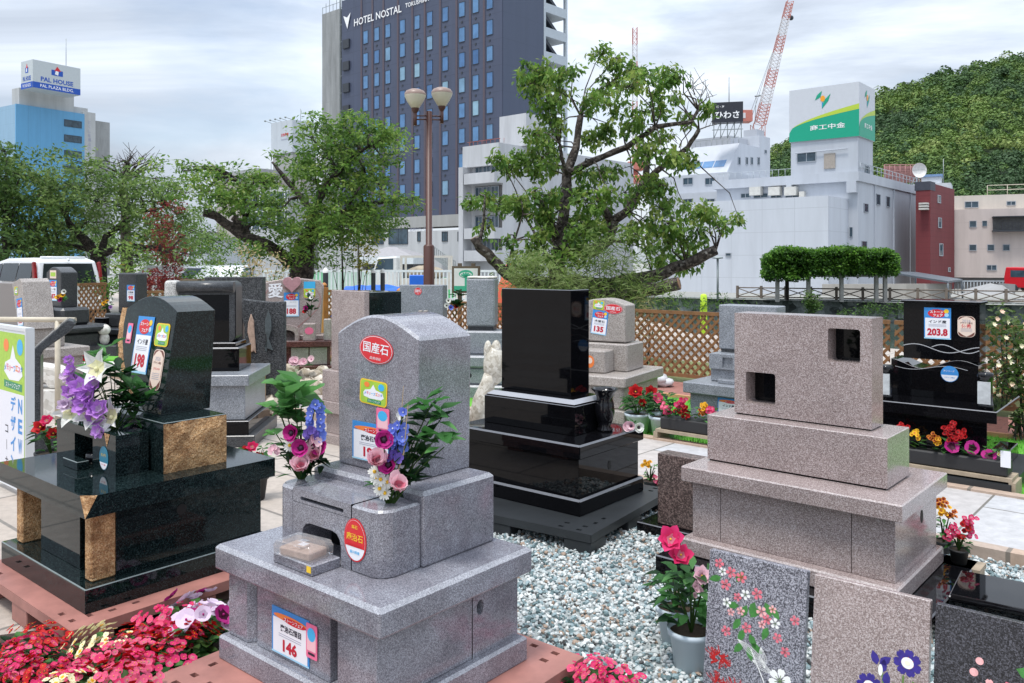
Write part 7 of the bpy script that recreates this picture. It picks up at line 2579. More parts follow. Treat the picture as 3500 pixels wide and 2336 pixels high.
# ------------------------------------------------------------------ the white van
def van():
    rx, ry = P3(238, 1000, 21.2).x, 21.2
    d = Vector((-.80, .60, 0))
    t = link('van', None, None, (rx + d.x * 2.1, ry + d.y * 2.1, 0), (0, 0, math.atan2(d.y, d.x)))
    tag(t, 'white minivan with dark windows and tall red tail lights at the left', 'van')
    wh = plain('van_white', (.74, .76, .78), .22, var=.02)
    pr = [(-2.1, .35), (2.1, .35), (2.15, .75), (1.95, .98), (1.15, 1.12), (.45, 1.58), (-.2, 1.69), (-1.6, 1.70), (-1.98, 1.62), (-2.12, 1.0)]
    b = MB()
    n = len(pr)
    W = []
    for a, z in pr:
        W.append(.84 if z < 1.15 else .84 - .14 * (z - 1.1) / .6)
    b.add([(a, -w, z) for (a, z), w in zip(pr, W)] + [(a, w, z) for (a, z), w in zip(pr, W)],
          [tuple(range(n)), tuple(range(n, 2 * n))[::-1]] + [(i, n + i, n + (i + 1) % n, (i + 1) % n) for i in range(n)])
    b.build('body', wh, t, bevel=.05, seg=2)
    for sy in (-1, 1):
        def sp(a, z):
            return (a, sy * (.848 - .14 * (z - 1.1) / .6 + .006), z)
        for (a0, a1, nm) in ((-1.85, -1.05, 0), (-1.0, -.1, 1), (-.05, .62, 2)):
            zt = 1.56
            P = [sp(a0, 1.1), sp(a1 + (.28 if nm == 2 else 0), 1.1), sp(a1 - (.25 if nm == 2 else 0), zt - (.05 if nm == 2 else 0)), sp(a0 + (.06 if nm == 0 else 0), zt)]
            if sy > 0:
                P = P[::-1]
            MB().add(P, [(0, 1, 2, 3)]).build('side_window', plain('tinted_glass', (.02, .026, .03), .06, var=.3, vs=2), t)
        tl = MB().extrude([(-2.14, .92), (-2.0, .92), (-1.96, 1.25), (-1.92, 1.58), (-2.02, 1.60), (-2.10, 1.25)], 'y', sy * .765, sy * .848)
        tl.build('tail_light', plain('lamp_red', (.20, .006, .008), .12, var=.3, vs=9), t, bevel=.02)
        for x in (-1.35, 1.4):
            w_ = MB().tube([(x, sy * .68, .32), (x, sy * .86, .32)], .32, 20).build('wheel', WDK, t)
            MB().tube([(x, sy * .862, .32), (x, sy * .872, .32)], .2, 14).build('rim', MATS['galvanised'], w_)
        MB().blob((.75, sy * .95, 1.12), (.08, .1, .08)).build('mirror', wh, t)
    MB().add([(-2.128, .68, 1.03), (-2.128, -.68, 1.03), (-2.03, -.60, 1.55), (-2.03, .60, 1.55)], [(0, 1, 2, 3)]).build('rear_window', MATS['tinted_glass'], t)
    MB().add([(1.17, -.66, 1.14), (1.17, .66, 1.14), (.50, .58, 1.565), (.50, -.58, 1.565)], [(0, 1, 2, 3)]).build('windscreen', MATS['tinted_glass'], t)
    MB().box(-2.17, -2.14, -.17, .17, .70, .82).build('number_plate', C_WHITE, t)
    MB().box(-2.22, -2.05, -.8, .8, .36, .62).build('bumper', wh, t, bevel=.04)
    MB().tube([(-2.0, 0, 1.66), (-2.06, 0, 1.63)], .03, 6).tube([(-1.75, -.55, 1.71), (-1.75, .55, 1.71)], .03, 6).build('roof_spoiler', wh, t)


van()

# ------------------------------------------------------------------ sign board at the left
def sign_board():
    # thick A-board: its printed face runs along the gravestone row
    a = gp(-70, 1640, 0.36)
    yaw = 41
    b = P3(88, 1400, 5.55)
    t = thing('sign_board', 'tall white sign board with lime green festival picture and blue vertical lettering', 'sign', (b.x, b.y, 0), yaw)
    zt = 1.13
    MB().box(-.62, .0, 0, .045, .04, zt).build('panel', plain('board_white', (.74, .76, .80), .4, var=.03), t, bevel=.004)
    MB().box(-.64, .012, -.006, .05, zt + .0005, zt + .025).build('top_frame', plain('board_frame', (.66, .68, .70), .35, .2, var=.03), t)
    MB().box(.0005, .014, -.006, .05, .02, zt).build('side_frame', MATS['board_frame'], t)
    d = Deco((0, -.001, 0), UX, UZ, .001)
    d.rect(-.6, -.02, .70, 1.11, 1, 0)
    d.rect(-.6, -.02, .06, .70, 1, 8)
    d.rect(-.022, -.012, .06, 1.11, 2, 0)
    d.tri([(-.40, .84), (-.38, .90), (-.28, .93), (-.23, 1.03), (-.18, .94), (-.08, .90), (-.05, .83), (-.12, .79), (-.30, .785)], 2, 1)
    d.ell(-.10, 1.02, .055, .055, 2, 2)
    d.ell(-.36, 1.02, .05, .045, 2, 3)
    for i, ch in enumerate('メモリーフェスタ'):
        d.text(ch, -.375 + i * .044, .865 + .008 * (i % 2), h=.04 if ch != 'ー' else .008, l=3, m=(6, 5, 3, 5, 6, 3, 5, 6)[i], off=.02)
    d.poly([(-.40, .73), (-.06, .72), (-.06, .77), (-.40, .78)], 2, 4)
    d.text('ストーンフェア', -.23, .75, w=.27, l=3, m=1)
    for i, ch in enumerate('NEW'):
        d.text(ch, -.095, .62 - i * .135, h=.10, w=.075, l=2, m=6, off=.03, rot=0)
    for i, ch in enumerate('デザイン'):
        d.text(ch, -.225, .625 - i * .135, h=.105, w=.095, l=2, m=6, off=.03)
    for i, ch in enumerate('コーナー'):
        if ch == 'ー':
            d.rect(-.352, -.346, .405 - i * .11, .475 - i * .11, 2, 7)
        else:
            d.text(ch, -.35, .44 - i * .11, h=.055, l=2, m=7)
    d.build('print', FEST[:7] + [C_BLACK, plain('print_white', (.74, .74, .80), .4, var=.02)], t)


sign_board()
t = thing('rail', 'pale bamboo-like horizontal rail on a thin post behind the sign board', 'rail', (P3(197, 1200, 8.2).x, 8.2, 0))
o = Vector(t.location)
pale = plain('pale_bamboo', (.52, .46, .36), .5, var=.15, vs=9)
MB().tube([P3(-60, 1092, 8.2) - o, P3(258, 1094, 8.2) - o], .026, 10).build('bar', pale, t)
MB().tube([(0, 0, 0), (0, 0, P3(0, 1096, 8.2).z)], .026, 10).build('post', pale, t)

# white marble seat-like sculpture, pale block and small statues
t = thing('sculpture', 'smooth white marble animal-like sculpture on a pale block behind the monument', 'sculpture', (P3(165, 1300, 8.6).x, 8.6, 0))
mb = MB()
pr = [(-.25, .30), (-.12, .30), (-.10, .36), (.02, .36), (.04, .30), (.13, .30), (.20, .36), (.22, .46), (.10, .52), (-.1, .55), (-.25, .54)]
mb.extrude(pr, 'y', -.1, .12)
mb.build('body', MARBLE, t, bevel=.04, seg=2)
stone(t, 'block', MARBLE, -.3, .18, -.16, .2, 0, .295, .01)
t = thing('stone_step', 'white stone step topped with turf before the narrow dark gravestone', 'step', (P3(350, 1200, 11.8).x, 11.8, 0), 10)
stone(t, 'step', MARBLE, -.34, .40, -.3, .3, 0, .20, .01)
MB().box(-.33, .39, -.1, .29, .2005, .225).build('turf', MATS['artificial_turf'], t)
t = thing('statue', 'small white stone figure on a dark plinth by the narrow gravestone', 'statue', (P3(357, 1200, 12.6).x, 12.6, 0))
stone(t, 'plinth', G_DARK, -.16, .25, -.15, .15, 0, .34, .01)
MB().blob((0, 0, .43), (.075, .06, .10), 0, 12, 8).blob((0, -.01, .57), (.095, .08, .085), 0, 12, 8, .06).build('figure', MARBLE, t)
t = thing('statue', 'pale marble rabbit-eared statue on a leaning trunk beside the black gravestone', 'statue', (P3(1640, 1400, 8.0).x, 8.0, 0))
o = Vector(t.location)
mb = MB()
mb.tube([Vector((-.02, 0, 0)), P3(1650, 1370, 8) - o, P3(1668, 1310, 8) - o, P3(1680, 1280, 8) - o], [.10, .10, .07, .075], 14)
mb.blob(P3(1690, 1250, 8) - o, (.108, .09, .19), 0, 18, 14, .0, 3)
mb.blob(P3(1668, 1205, 8) - o, (.042, .045, .115), 0, 14, 10, .0, 4)
mb.blob(P3(1696, 1200, 8) - o, (.05, .05, .105), 0, 14, 10, .0, 5)
mb.build('figure', granite('cream_marble', [(.2, (.40, .36, .29)), (.5, (.58, .54, .46)), (.9, (.74, .71, .64))], .55, 40, .2, bump=.5), t)
t = thing('marker_post', 'bright yellow-green marker post on the river bank behind the lattice fence', 'post', at(2405, 1046, 40))
MB().box(-.16, .16, -.06, .06, -2.0, .02).lathe([(.16, .02), (.16, .5), (.10, .56), (0, .58)], n=10).build('post', plain('fluorescent_yellow', (.50, .72, .03), .5, var=.05), t)
t = thing('street_lamp', 'slim grey lamp post with flat head before the pale bank building', 'street lamp', (P3(2453, 1000, 66).x, 66, -1.5))
MB().tube([(0, 0, 0), (0, 0, P3(0, 886, 66).z + 1.5)], .09, 8).build('post', MATS['galvanised'], t)
MB().lathe([(.05, 0), (.45, .05), (.4, .16), (0, .22)], (0, 0, P3(0, 886, 66).z + 1.5), 12).build('lamp_head', MATS['galvanised'], t)
# rockery stones
rk = granite('cream_rock', [(.2, (.30, .24, .17)), (.5, (.52, .45, .36)), (.9, (.72, .66, .57))], .9, 14, .35, bump=1.0)
q = random.Random(12)
RKS = [(995, 1275), (1030, 1265), (1065, 1262), (1100, 1280), (1000, 1310), (1040, 1300), (1075, 1300), (1110, 1310), (1060, 1330), (965, 1330), (1020, 1340), (1095, 1345), (950, 1365), (985, 1375), (915, 1350), (930, 1400), (1120, 1265)]
words = ['flat', 'round', 'small', 'broad', 'pale', 'rough', 'low', 'blocky', 'angular', 'large', 'smooth', 'leaning', 'wide', 'grey-tinged', 'narrow', 'squat', 'tilted']
for i, (px, py) in enumerate(RKS):
    x, y = gp(px, py + 18)
    t = tag(MB().blob((0, 0, .09), (q.uniform(.10, .17), q.uniform(.09, .14), q.uniform(.09, .13)), 0, 9, 6, .35, i).build('rock', rk, None, (x, y, 0), q.random() * 6),
            'cream rockery stone heaped below the heart gravestone', 'rock', 'rockery stones')
# ------------------------------------------------------------------ flowers
FM = {
    'stem': leafmat('stem_green', (.07, .15, .03)), 'leaf': leafmat('bouquet_leaf', (.06, .20, .05)), 'lite': leafmat('bouquet_light', (.16, .42, .12)), 'dark': leafmat('bouquet_dark', (.014, .055, .016)),
    'mag': leafmat('petal_magenta', (.66, .04, .34), (.40, .01, .18), .6, .3), 'pink': leafmat('petal_pink', (.88, .66, .71), (.84, .52, .60), .6, .3), 'white': leafmat('petal_white', (.86, .86, .82), (.75, .76, .72), .6, .25),
    'blue': leafmat('petal_blue', (.20, .30, .82), (.12, .16, .60), .6, .3), 'vio': leafmat('petal_violet', (.22, .14, .60), None, .6, .3), 'lil': leafmat('petal_lilac', (.66, .36, .80), (.50, .20, .68), .6, .35),
    'red': leafmat('petal_red', (.62, .012, .014), (.45, .006, .010), .6, .3), 'rose': leafmat('petal_rose', (.76, .045, .20), (.60, .015, .10), .6, .3), 'cor': leafmat('petal_coral', (.82, .15, .28), (.70, .07, .17), .6, .3),
    'yel': leafmat('petal_yellow', (.88, .60, .03), (.80, .40, .02), .6, .3), 'org': leafmat('petal_orange', (.80, .26, .03), None, .6, .3), 'crm': leafmat('petal_cream', (.86, .84, .58), (.80, .78, .45), .6, .3),
    'cen': plain('flower_centre', (.03, .01, .03), .8), 'yc': plain('yellow_centre', (.75, .45, .03), .8), 'peri': leafmat('petal_periwinkle', (.84, .76, .86), (.78, .60, .80), .6, .3), 'twig': plain('dry_twig', (.40, .30, .18), .8)}
FM.update({'mag2': leafmat('throat_dark', (.12, .005, .05)), 'lil2': leafmat('throat_mauve', (.80, .62, .84)), 'red2': leafmat('throat_red', (.30, .004, .006)), 'rose2': leafmat('throat_rose', (.86, .30, .40)), 'pink2': leafmat('throat_pink', (.84, .44, .54)), 'whi2': leafmat('throat_green', (.55, .66, .30)), 'yel2': leafmat('throat_orange', (.75, .28, .02))})
INNER = {'mag': 'mag2', 'lil': 'lil2', 'red': 'red2', 'rose': 'rose2', 'cor': 'rose2', 'pink': 'pink2', 'white': 'whi2', 'yel': 'yel2', 'org': 'red2', 'peri': 'lil2', 'crm': 'yel', 'blue': 'vio', 'vio': 'mag2'}
FK = list(FM)
FL = [FM[k] for k in FK]
FI = {k: i for i, k in enumerate(FK)}
II = {k: FI[v] for k, v in INNER.items()}


def bouquet(label, loc, el, seed, group='flowers in the gravestone vases', cat='flowers', sc=1.):
    t = thing('bouquet', label, cat, loc, 0, group)
    q = random.Random(seed)
    st, lf = MB(), MB()
    fl = {}

    def F(k):
        return fl.setdefault(k, MB())
    for e in el:
        k, dx, dz = e[0], e[1] * sc, e[2] * sc
        a = e[3:]
        dy = q.uniform(-.01, .05) if k == 'F' else q.uniform(-.075, -.03)
        c = Vector((dx, dy, dz))
        st.tube([(dx * .12, 0, 0), c * .55 + Vector((0, 0, .01)), c], [.003, .0026, .002], 5, FI['stem'], False)
        n = Vector((q.uniform(-.5, .4) + dx, -1, q.uniform(.1, .6)))
        if k == 'A':
            F('blossom').bloom(c, n, .036 * sc, 8, .45, 2.0, FI[a[0]], FI['cen'], .26, q.random(), II[a[0]])
            F('blossom').bloom(c, n, .027 * sc, 6, .6, 1.6, FI[a[0]], None, .2, q.random(), II[a[0]])
        elif k == 'P':
            F('blossom').bloom(c, n + Vector((0, 0, .6)), .047 * sc, 6, .75, 1.5, FI[a[0]], None, .2, q.random(), II[a[0]])
            F('blossom').bloom(c, n + Vector((0, 0, .4)), .038 * sc, 5, .95, 1.5, FI[a[0]], None, .2, q.random(), II[a[0]])
            F('blossom').bloom(c, n + Vector((.3, 0, .2)), .024 * sc, 4, 1.1, 1.4, FI['rose2'] if a[0] == 'pink' else FI[a[0]], None, .2, q.random())
        elif k == 'D':
            F('blossom').bloom(c, n, .023 * sc, 15, .06, 1.2, FI['white'], FI['yc'], .3, q.random())
        elif k == 'S':
            hgt, m, r = a[0] * sc, a[1], a[2] * sc
            for i in range(int(hgt / (r * .62))):
                z = -i * r * .62
                for s in (-1, 1):
                    p = c + Vector((s * r * .75 * (1 if i else 0) + q.uniform(-.2, .2) * r + i * .0, q.uniform(-r, r) * .6, z))
                    F('blossom').bloom(p, Vector((s * .7 + q.uniform(-.4, .4), -1, .2)), r * q.uniform(.8, 1.1), 5, .3, 1.2, FI[m], FI['white'] if m == 'blue' else None, .16, q.random())
        elif k == 'G':
            F('blossom').bloom(c, n, (.049 * sc * a[1]), 6, .6, 1.4, FI[a[0]], FI['crm'], .08, q.random(), II[a[0]], .45, .2)
            F('blossom').bloom(c + Vector((q.uniform(-.01, .01), -.008, .006)), n, .036 * sc * a[1], 5, .8, 1.3, FI[a[0]], None, .08, q.random(), II[a[0]], .5, .2)
        elif k == 'L':
            F('blossom').bloom(c, n, .078 * sc, 6, .38, .95, FI['white'], FI['crm'], .14, q.random(), FI['crm'], .42, .34)
        elif k == 'T':
            st.tube([c * .4, c * .8, c + Vector((0, 0, a[0] * sc))], [.003, .0025, .001], 5, FI['twig'], False)
        elif k == 'F':
            m, cnt, L, W = a[0], a[1], a[2] * sc, a[3] * sc
            for i in range(cnt):
                an = q.uniform(0, 6.28)
                d = Vector((math.cos(an) * .8, math.sin(an) * .55 - .15, q.uniform(-.1, .9)))
                lf.leaf(c + Vector((q.uniform(-.25, .25) * L, q.uniform(-.2, .2) * L, q.uniform(-.25, .25) * L)), d, L * q.uniform(.75, 1.15), W * q.uniform(1.15, 1.7), FI[m], q.uniform(0, .35))
    st.build('stems', FL, t)
    lf.build('foliage', FL, t)
    for k, m in fl.items():
        m.build('blossoms', FL, t)
    return t


def tl(c, yaw, x, y, z):
    a = R_(yaw)
    return (c[0] + math.cos(a) * x + math.sin(a) * y, c[1] - math.sin(a) * x + math.cos(a) * y, z)


C1 = (-.516, 3.076)
bouquet('bouquet with magenta anemones, blue delphinium and big light leaves, left on the grey gravestone', tl(C1, 40, -.262, -.125, .776),
        [('F', -.03, .33, 'lite', 10, .13, .066), ('F', -.015, .27, 'lite', 9, .12, .06), ('F', -.07, .29, 'lite', 5, .09, .05), ('F', -.08, .235, 'leaf', 6, .085, .055), ('F', -.10, .17, 'lite', 4, .05, .03), ('F', -.01, .20, 'leaf', 6, .08, .045), ('F', -.09, .265, 'lite', 4, .06, .03),
         ('A', -.02, .188, 'mag'), ('A', .016, .132, 'mag'), ('A', .072, .127, 'mag'), ('S', .062, .29, .15, 'blue', .022), ('P', .058, .092, 'pink'), ('P', .012, .062, 'pink'), ('S', -.095, .13, .03, 'pink', .014), ('S', .05, .20, .04, 'vio', .018), ('S', .06, .165, .03, 'pink', .02),
         ('F', .0, .09, 'dark', 16, .09, .02), ('F', .03, .045, 'dark', 20, .07, .014), ('F', -.05, .07, 'dark', 12, .09, .02), ('F', .07, .06, 'dark', 10, .08, .02), ('F', -.03, .03, 'leaf', 14, .06, .012), ('D', -.03, .14), ('F', -.04, .13, 'leaf', 8, .07, .03)], 3)
bouquet('bouquet with pink tulips, white daisies and blue delphinium, right on the grey gravestone', tl(C1, 40, .225, -.125, .776),
        [('F', .15, .34, 'leaf', 10, .10, .034), ('F', .14, .28, 'dark', 10, .10, .036), ('F', .17, .23, 'leaf', 8, .10, .036), ('F', .12, .22, 'dark', 8, .09, .034), ('F', .19, .30, 'lite', 5, .08, .024), ('F', .20, .20, 'lite', 4, .08, .03), ('T', .062, .32, .10), ('T', .08, .24, .12),
         ('S', .045, .285, .10, 'blue', .021), ('S', .02, .24, .03, 'blue', .018), ('S', .06, .33, .02, 'blue', .018), ('S', .052, .315, .015, 'white', .02), ('A', -.005, .237, 'mag'), ('A', .012, .145, 'mag'), ('S', .028, .185, .035, 'vio', .02), ('P', -.034, .16, 'pink'), ('P', .043, .078, 'pink'),
         ('D', -.04, .12), ('D', -.018, .094), ('D', -.010, .07), ('D', -.004, .045), ('D', -.035, .098), ('D', .005, .085), ('D', -.022, .062), ('F', .10, .14, 'dark', 18, .09, .026), ('F', .08, .08, 'dark', 18, .08, .024), ('F', .02, .04, 'dark', 18, .06, .016), ('F', -.04, .05, 'leaf', 10, .06, .014), ('F', .0, .20, 'leaf', 6, .06, .03), ('F', .06, .19, 'dark', 8, .08, .03)], 9, sc=.97)
C4 = (-1.843, 4.107)
bouquet('bouquet with lilac gladioli and white lilies, left on the dark green gravestone', tl(C4, 40, -.30, -.15, .808),
        [('G', -.02, .30, 'lil', .6), ('G', -.005, .25, 'lil', .8), ('G', .005, .19, 'lil', .9), ('G', -.02, .14, 'lil', .9), ('G', .0, .09, 'lil', .7), ('G', -.035, .22, 'peri', .8), ('L', -.035, .035), ('G', -.05, .08, 'peri', .8),
         ('F', .04, .20, 'leaf', 8, .12, .03), ('F', .07, .28, 'lite', 7, .12, .042), ('F', .10, .34, 'leaf', 5, .12, .045), ('F', .03, .08, 'dark', 14, .09, .024), ('F', .08, .15, 'dark', 12, .10, .03), ('F', -.02, .03, 'leaf', 10, .07, .02)], 13)
bouquet('bouquet with lilac gladioli, one large white lily, dark leaves, right on the dark green gravestone', tl(C4, 40, .07, -.15, .808),
        [('G', -.13, .20, 'lil', 1.2), ('G', -.08, .17, 'lil', 1.3), ('G', -.10, .12, 'lil', 1.2), ('G', -.06, .22, 'lil', 1.0), ('G', -.04, .10, 'lil', 1.1), ('G', -.07, .05, 'lil', 1.0), ('G', -.07, .27, 'lil', .8), ('L', .01, .06), ('L', -.05, .29), ('L', -.09, .075), ('G', -.03, .0, 'lil', .8),
         ('F', .03, .26, 'dark', 9, .11, .036), ('F', .06, .20, 'leaf', 7, .11, .04), ('F', .11, .16, 'leaf', 6, .10, .04), ('F', .04, .15, 'dark', 12, .11, .03), ('F', -.02, .27, 'leaf', 6, .12, .04), ('F', .04, .10, 'dark', 16, .10, .028), ('F', .08, .04, 'leaf', 8, .08, .02), ('F', -.03, .28, 'dark', 6, .10, .02), ('F', -.04, .03, 'lite', 8, .05, .02), ('F', .10, .12, 'dark', 12, .10, .03)], 19)
# little vases of flowers on the back rows
for px, py, Y, lab, el in (
        (1062, 1085, 11.3, 'small bunch of dark leaves with red and white flowers on the heart gravestone', [('F', 0, .10, 'dark', 20, .12, .04), ('F', .0, .22, 'dark', 12, .12, .04), ('A', -.06, .08, 'red'), ('A', .03, .27, 'white'), ('A', -.05, .13, 'mag')]),
        (1556, 1085, 10.1, 'bunch of dark leaves with white and red flowers beside the pillar gravestone', [('F', .04, .14, 'dark', 20, .12, .045), ('F', .04, .28, 'dark', 14, .12, .045), ('A', -.08, .20, 'white'), ('A', -.05, .12, 'blue'), ('A', .02, .13, 'red'), ('A', -.1, .14, 'white')]),
        (137, 1022, 10.6, 'yellow, white and purple pansies left of the arched 187 gravestone', [('F', 0, .03, 'leaf', 12, .08, .03), ('A', -.03, .12, 'white'), ('A', .0, .07, 'yel'), ('A', .02, .0, 'lil'), ('A', -.05, .05, 'yel')]),
        (214, 1030, 10.6, 'yellow and magenta pansies right of the arched 187 gravestone', [('F', 0, .03, 'leaf', 12, .08, .03), ('A', -.03, .05, 'yel'), ('A', .0, .02, 'mag'), ('A', .03, .08, 'yel'), ('A', .05, .12, 'white')]),
        (372, 1062, 12.8, 'yellow and violet flowers on the narrow dark gravestone', [('F', 0, .06, 'leaf', 14, .12, .04), ('A', 0, .14, 'yel'), ('A', -.05, .11, 'yel'), ('A', .06, .12, 'white'), ('A', .05, .05, 'lil'), ('A', -.1, .2, 'white'), ('A', .09, .18, 'white')]),
        (2165, 1462, 5.25, 'small artificial flower sprig lying on the tall black gravestone table', [('F', .0, .012, 'leaf', 10, .05, .015), ('A', -.04, .012, 'pink'), ('A', .02, .015, 'white'), ('A', -.02, .02, 'pink')])):
    p_ = at(px, py, Y)
    bouquet(lab, p_, el, px, sc=1.0)


# ---- bedding plants: a few variants of each colour, then one object per plant
def plant_mesh(kind_, seed):
    q = random.Random(seed)
    lf, fl = MB(), MB()
    if kind_ == 'petunia':
        cs, rr, k, n, r0 = ('peri', 'mag'), .034, 5, 9, .13
    else:
        cs, rr, k, n, r0 = {'red': ('red',), 'rose': ('rose', 'cor'), 'coral': ('cor', 'rose'), 'cream': ('crm', 'crm')}[kind_], .0135, 4, 66, .135
    for i in range(60):
        a = q.uniform(0, 6.28)
        r = r0 * math.sqrt(q.random())
        lf.leaf((r * math.cos(a) * .6, r * math.sin(a) * .6, q.uniform(.03, .11)), (math.cos(a), math.sin(a), q.uniform(.0, .7)), q.uniform(.04, .065), q.uniform(.03, .045), q.choice([FI['leaf'], FI['dark'], FI['stem'], FI['lite']]), .2)
    c = cs[0]
    for i in range(n):
        a = q.uniform(0, 6.28)
        r = r0 * math.sqrt(q.random())
        h_ = .15 - .32 * r * r / r0 + q.uniform(-.035, .025)
        nn = Vector((math.cos(a) * .6, math.sin(a) * .6 - .5, 1))
        cc = c if q.random() < .8 else cs[-1]
        fl.bloom((r * math.cos(a), r * math.sin(a), h_), nn, rr * q.uniform(.8, 1.15), k, .15 if kind_ != 'petunia' else .3, 1.35 if kind_ != 'petunia' else 1.6, FI[cc], FI['yc'] if kind_ != 'petunia' else FI['mag'], .13, q.random(), II[cc] if q.random() < .4 else None)
    return lf, fl


PROTO = {}
for kd in ('red', 'rose', 'coral', 'cream', 'petunia'):
    for s in range(2):
        lf, fl = plant_mesh(kd, s + 3)
        PROTO[kd, s] = (lf, fl, [None, None])


def bed_plant(kd, x, y, z, label, i, sc=1.):
    lf, fl, me = PROTO[kd, i % 2]
    t = thing('begonia' if kd != 'petunia' else 'petunia', label, 'flowering plant', (x, y, z), (i * 47) % 360, 'bedding flowers in the bed')
    t.scale = (sc, sc, sc * (1 + .12 * ((i * 7) % 5 - 2) / 2))
    if me[0] is None:
        me[0] = lf.build('foliage', FL, t).data
        me[1] = fl.build('blossoms', FL, t).data
    else:
        link('foliage', me[0], t)
        link('blossoms', me[1], t)


q = random.Random(77)
names = {'red': 'deep red begonia in the flower bed at the front left', 'rose': 'rose-pink begonia in the flower bed at the front left', 'coral': 'coral-pink begonia in the flower bed at the front left', 'cream': 'creamy white begonia in the flower bed at the front left', 'petunia': 'pale veined petunia at the back of the flower bed beside the grey gravestone'}
i = 0
px_done = []
for gy in range(18):
    for gx in range(19):
        x = -2.15 + gx * .145 + (gy % 2) * .07 + q.uniform(-.03, .03)
        y = 2.02 + gy * .12 + q.uniform(-.03, .03)
        # stay clear of the two pallets
        def inside(c, yaw, w):
            a = R_(yaw)
            dx, dy = x - c[0], y - c[1]
            return abs(dx * math.cos(a) - dy * math.sin(a)) < w and abs(dx * math.sin(a) + dy * math.cos(a)) < w
        if inside((-.506, 3.01), 39, .55 + .09) or inside((-1.822, 4.078), 40, .55 + .10):
            continue
        px, py = CX + x * F_ / y, YH + (EYE - .15) * F_ / y
        if px < -60 or px > 760 or py > 2440 or py < 1960 or x > -.6:
            continue
        if py < 2120 + max(0, (260 - px)) * .18 and px < 350:
            continue
        u_ = px / 760
        r = q.random()
        if py < 2150 and px > 520:
            kd = 'petunia' if r < .9 else 'rose'
        elif r < .12 and px > 130:
            kd = 'cream'
        elif (px < 330 and r < .34) or r < .24:
            kd = 'coral' if r < .22 else 'rose'
        else:
            kd = 'red' if q.random() < .85 else 'rose'
        bed_plant(kd, x, y, .0, names[kd], i, q.uniform(.9, 1.15))
        i += 1
for j, (px, py, kd) in enumerate(((2030, 2290, 'rose'), (2085, 2330, 'rose'))):
    x, y = gp(px, py, .12)
    bed_plant(kd, x, y, 0, ('rose-pink begonia at the bottom edge beside the red pallet, %s one' % ('left', 'right')[j]), j)
kind(MB().add([(-2.6, 1.9, .006), (-.6, 1.9, .006), (-.5, 2.4, .006), (-.9, 3.6, .006), (-1.2, 3.9, .006), (-2.6, 3.4, .006)], [(0, 1, 2, 3, 4, 5)]).build('soil', plain('dark_soil', (.05, .035, .025), .95, var=.4, vs=30, bump=.5)), 'structure')

# ---- potted plants
POT = plain('pot_grey', (.52, .60, .66), .45, var=.06)
SOIL = plain('potting_soil', (.055, .035, .022), .95, var=.4, vs=60)


def pot_plant(label, x, y, z, r, h_, hgt, bl, seed, leaf='leaf', leaf2='lite', n=46, pot=POT, L=.075, grp='potted flowers', spread=1.):
    t = thing('potted_plant', label, 'potted plant', (x, y, z), 0, grp)
    MB().lathe([(r * .72, 0), (r * .74, .0), (r * .95, h_ * .86), (r * 1.06, h_ * .87), (r * 1.08, h_), (r * .98, h_), (r * .95, h_ * .88)], n=24).add([(r * .72 * math.cos(R_(15 * k)), r * .72 * math.sin(R_(15 * k)), .001) for k in range(24)], [tuple(range(24))[::-1]]).build('pot', pot, t)
    MB().add([(r * .95 * math.cos(R_(15 * k)), r * .95 * math.sin(R_(15 * k)), h_ * .90) for k in range(24)], [tuple(range(24))]).build('soil', SOIL, t)
    q = random.Random(seed)
    lf, fl, st = MB(), MB(), MB()
    for k in range(7):
        a = q.uniform(0, 6.28)
        e = Vector((math.cos(a) * r * .7 * spread, math.sin(a) * r * .5, h_ + hgt * q.uniform(.5, .9)))
        st.tube([(0, 0, h_ * .88), e * .5 + Vector((0, 0, h_ * .5)), e], [.005, .004, .002], 5, FI['stem'], False)
    for k in range(n):
        a = q.uniform(0, 6.28)
        hh = q.random()
        rr = r * 1.05 * spread * math.sqrt(q.random()) * (1.05 - .45 * abs(hh - .5))
        lf.leaf((rr * math.cos(a), rr * math.sin(a) * .85, h_ + hgt * hh * .85), (math.cos(a), math.sin(a), q.uniform(-.2, .8)), L * q.uniform(.75, 1.2), L * .48 * q.uniform(.8, 1.2), FI[q.choice([leaf, leaf, leaf2, 'dark'])], q.uniform(.1, .4))
    for (dx, dz, c, rr) in bl:
        n_ = Vector((dx * 2, -1, .7))
        if rr < .032:
            for k in range(9):
                fl.bloom((dx + q.uniform(-1, 1) * rr, -r * .4 + q.uniform(-1, .5) * rr, h_ + dz + q.uniform(-.8, .8) * rr), n_ + Vector((q.uniform(-.8, .8), 0, q.uniform(-.4, .8))), rr * .5, 5, .3, 1.5, FI[c], None, .14, q.random(), II[c])
        else:
            fl.bloom((dx, -r * .5, h_ + dz), n_, rr, 6, .35, 1.5, FI[c], FI['yc'], .10, q.random(), II[c], .5, .22)
            fl.bloom((dx, -r * .5 - .004, h_ + dz), n_, rr * .7, 5, .6, 1.5, FI[c], None, .14, q.random(), II[c], .5, .22)
    st.build('stems', FL, t)
    lf.build('foliage', FL, t)
    if bl:
        fl.build('blossoms', FL, t)


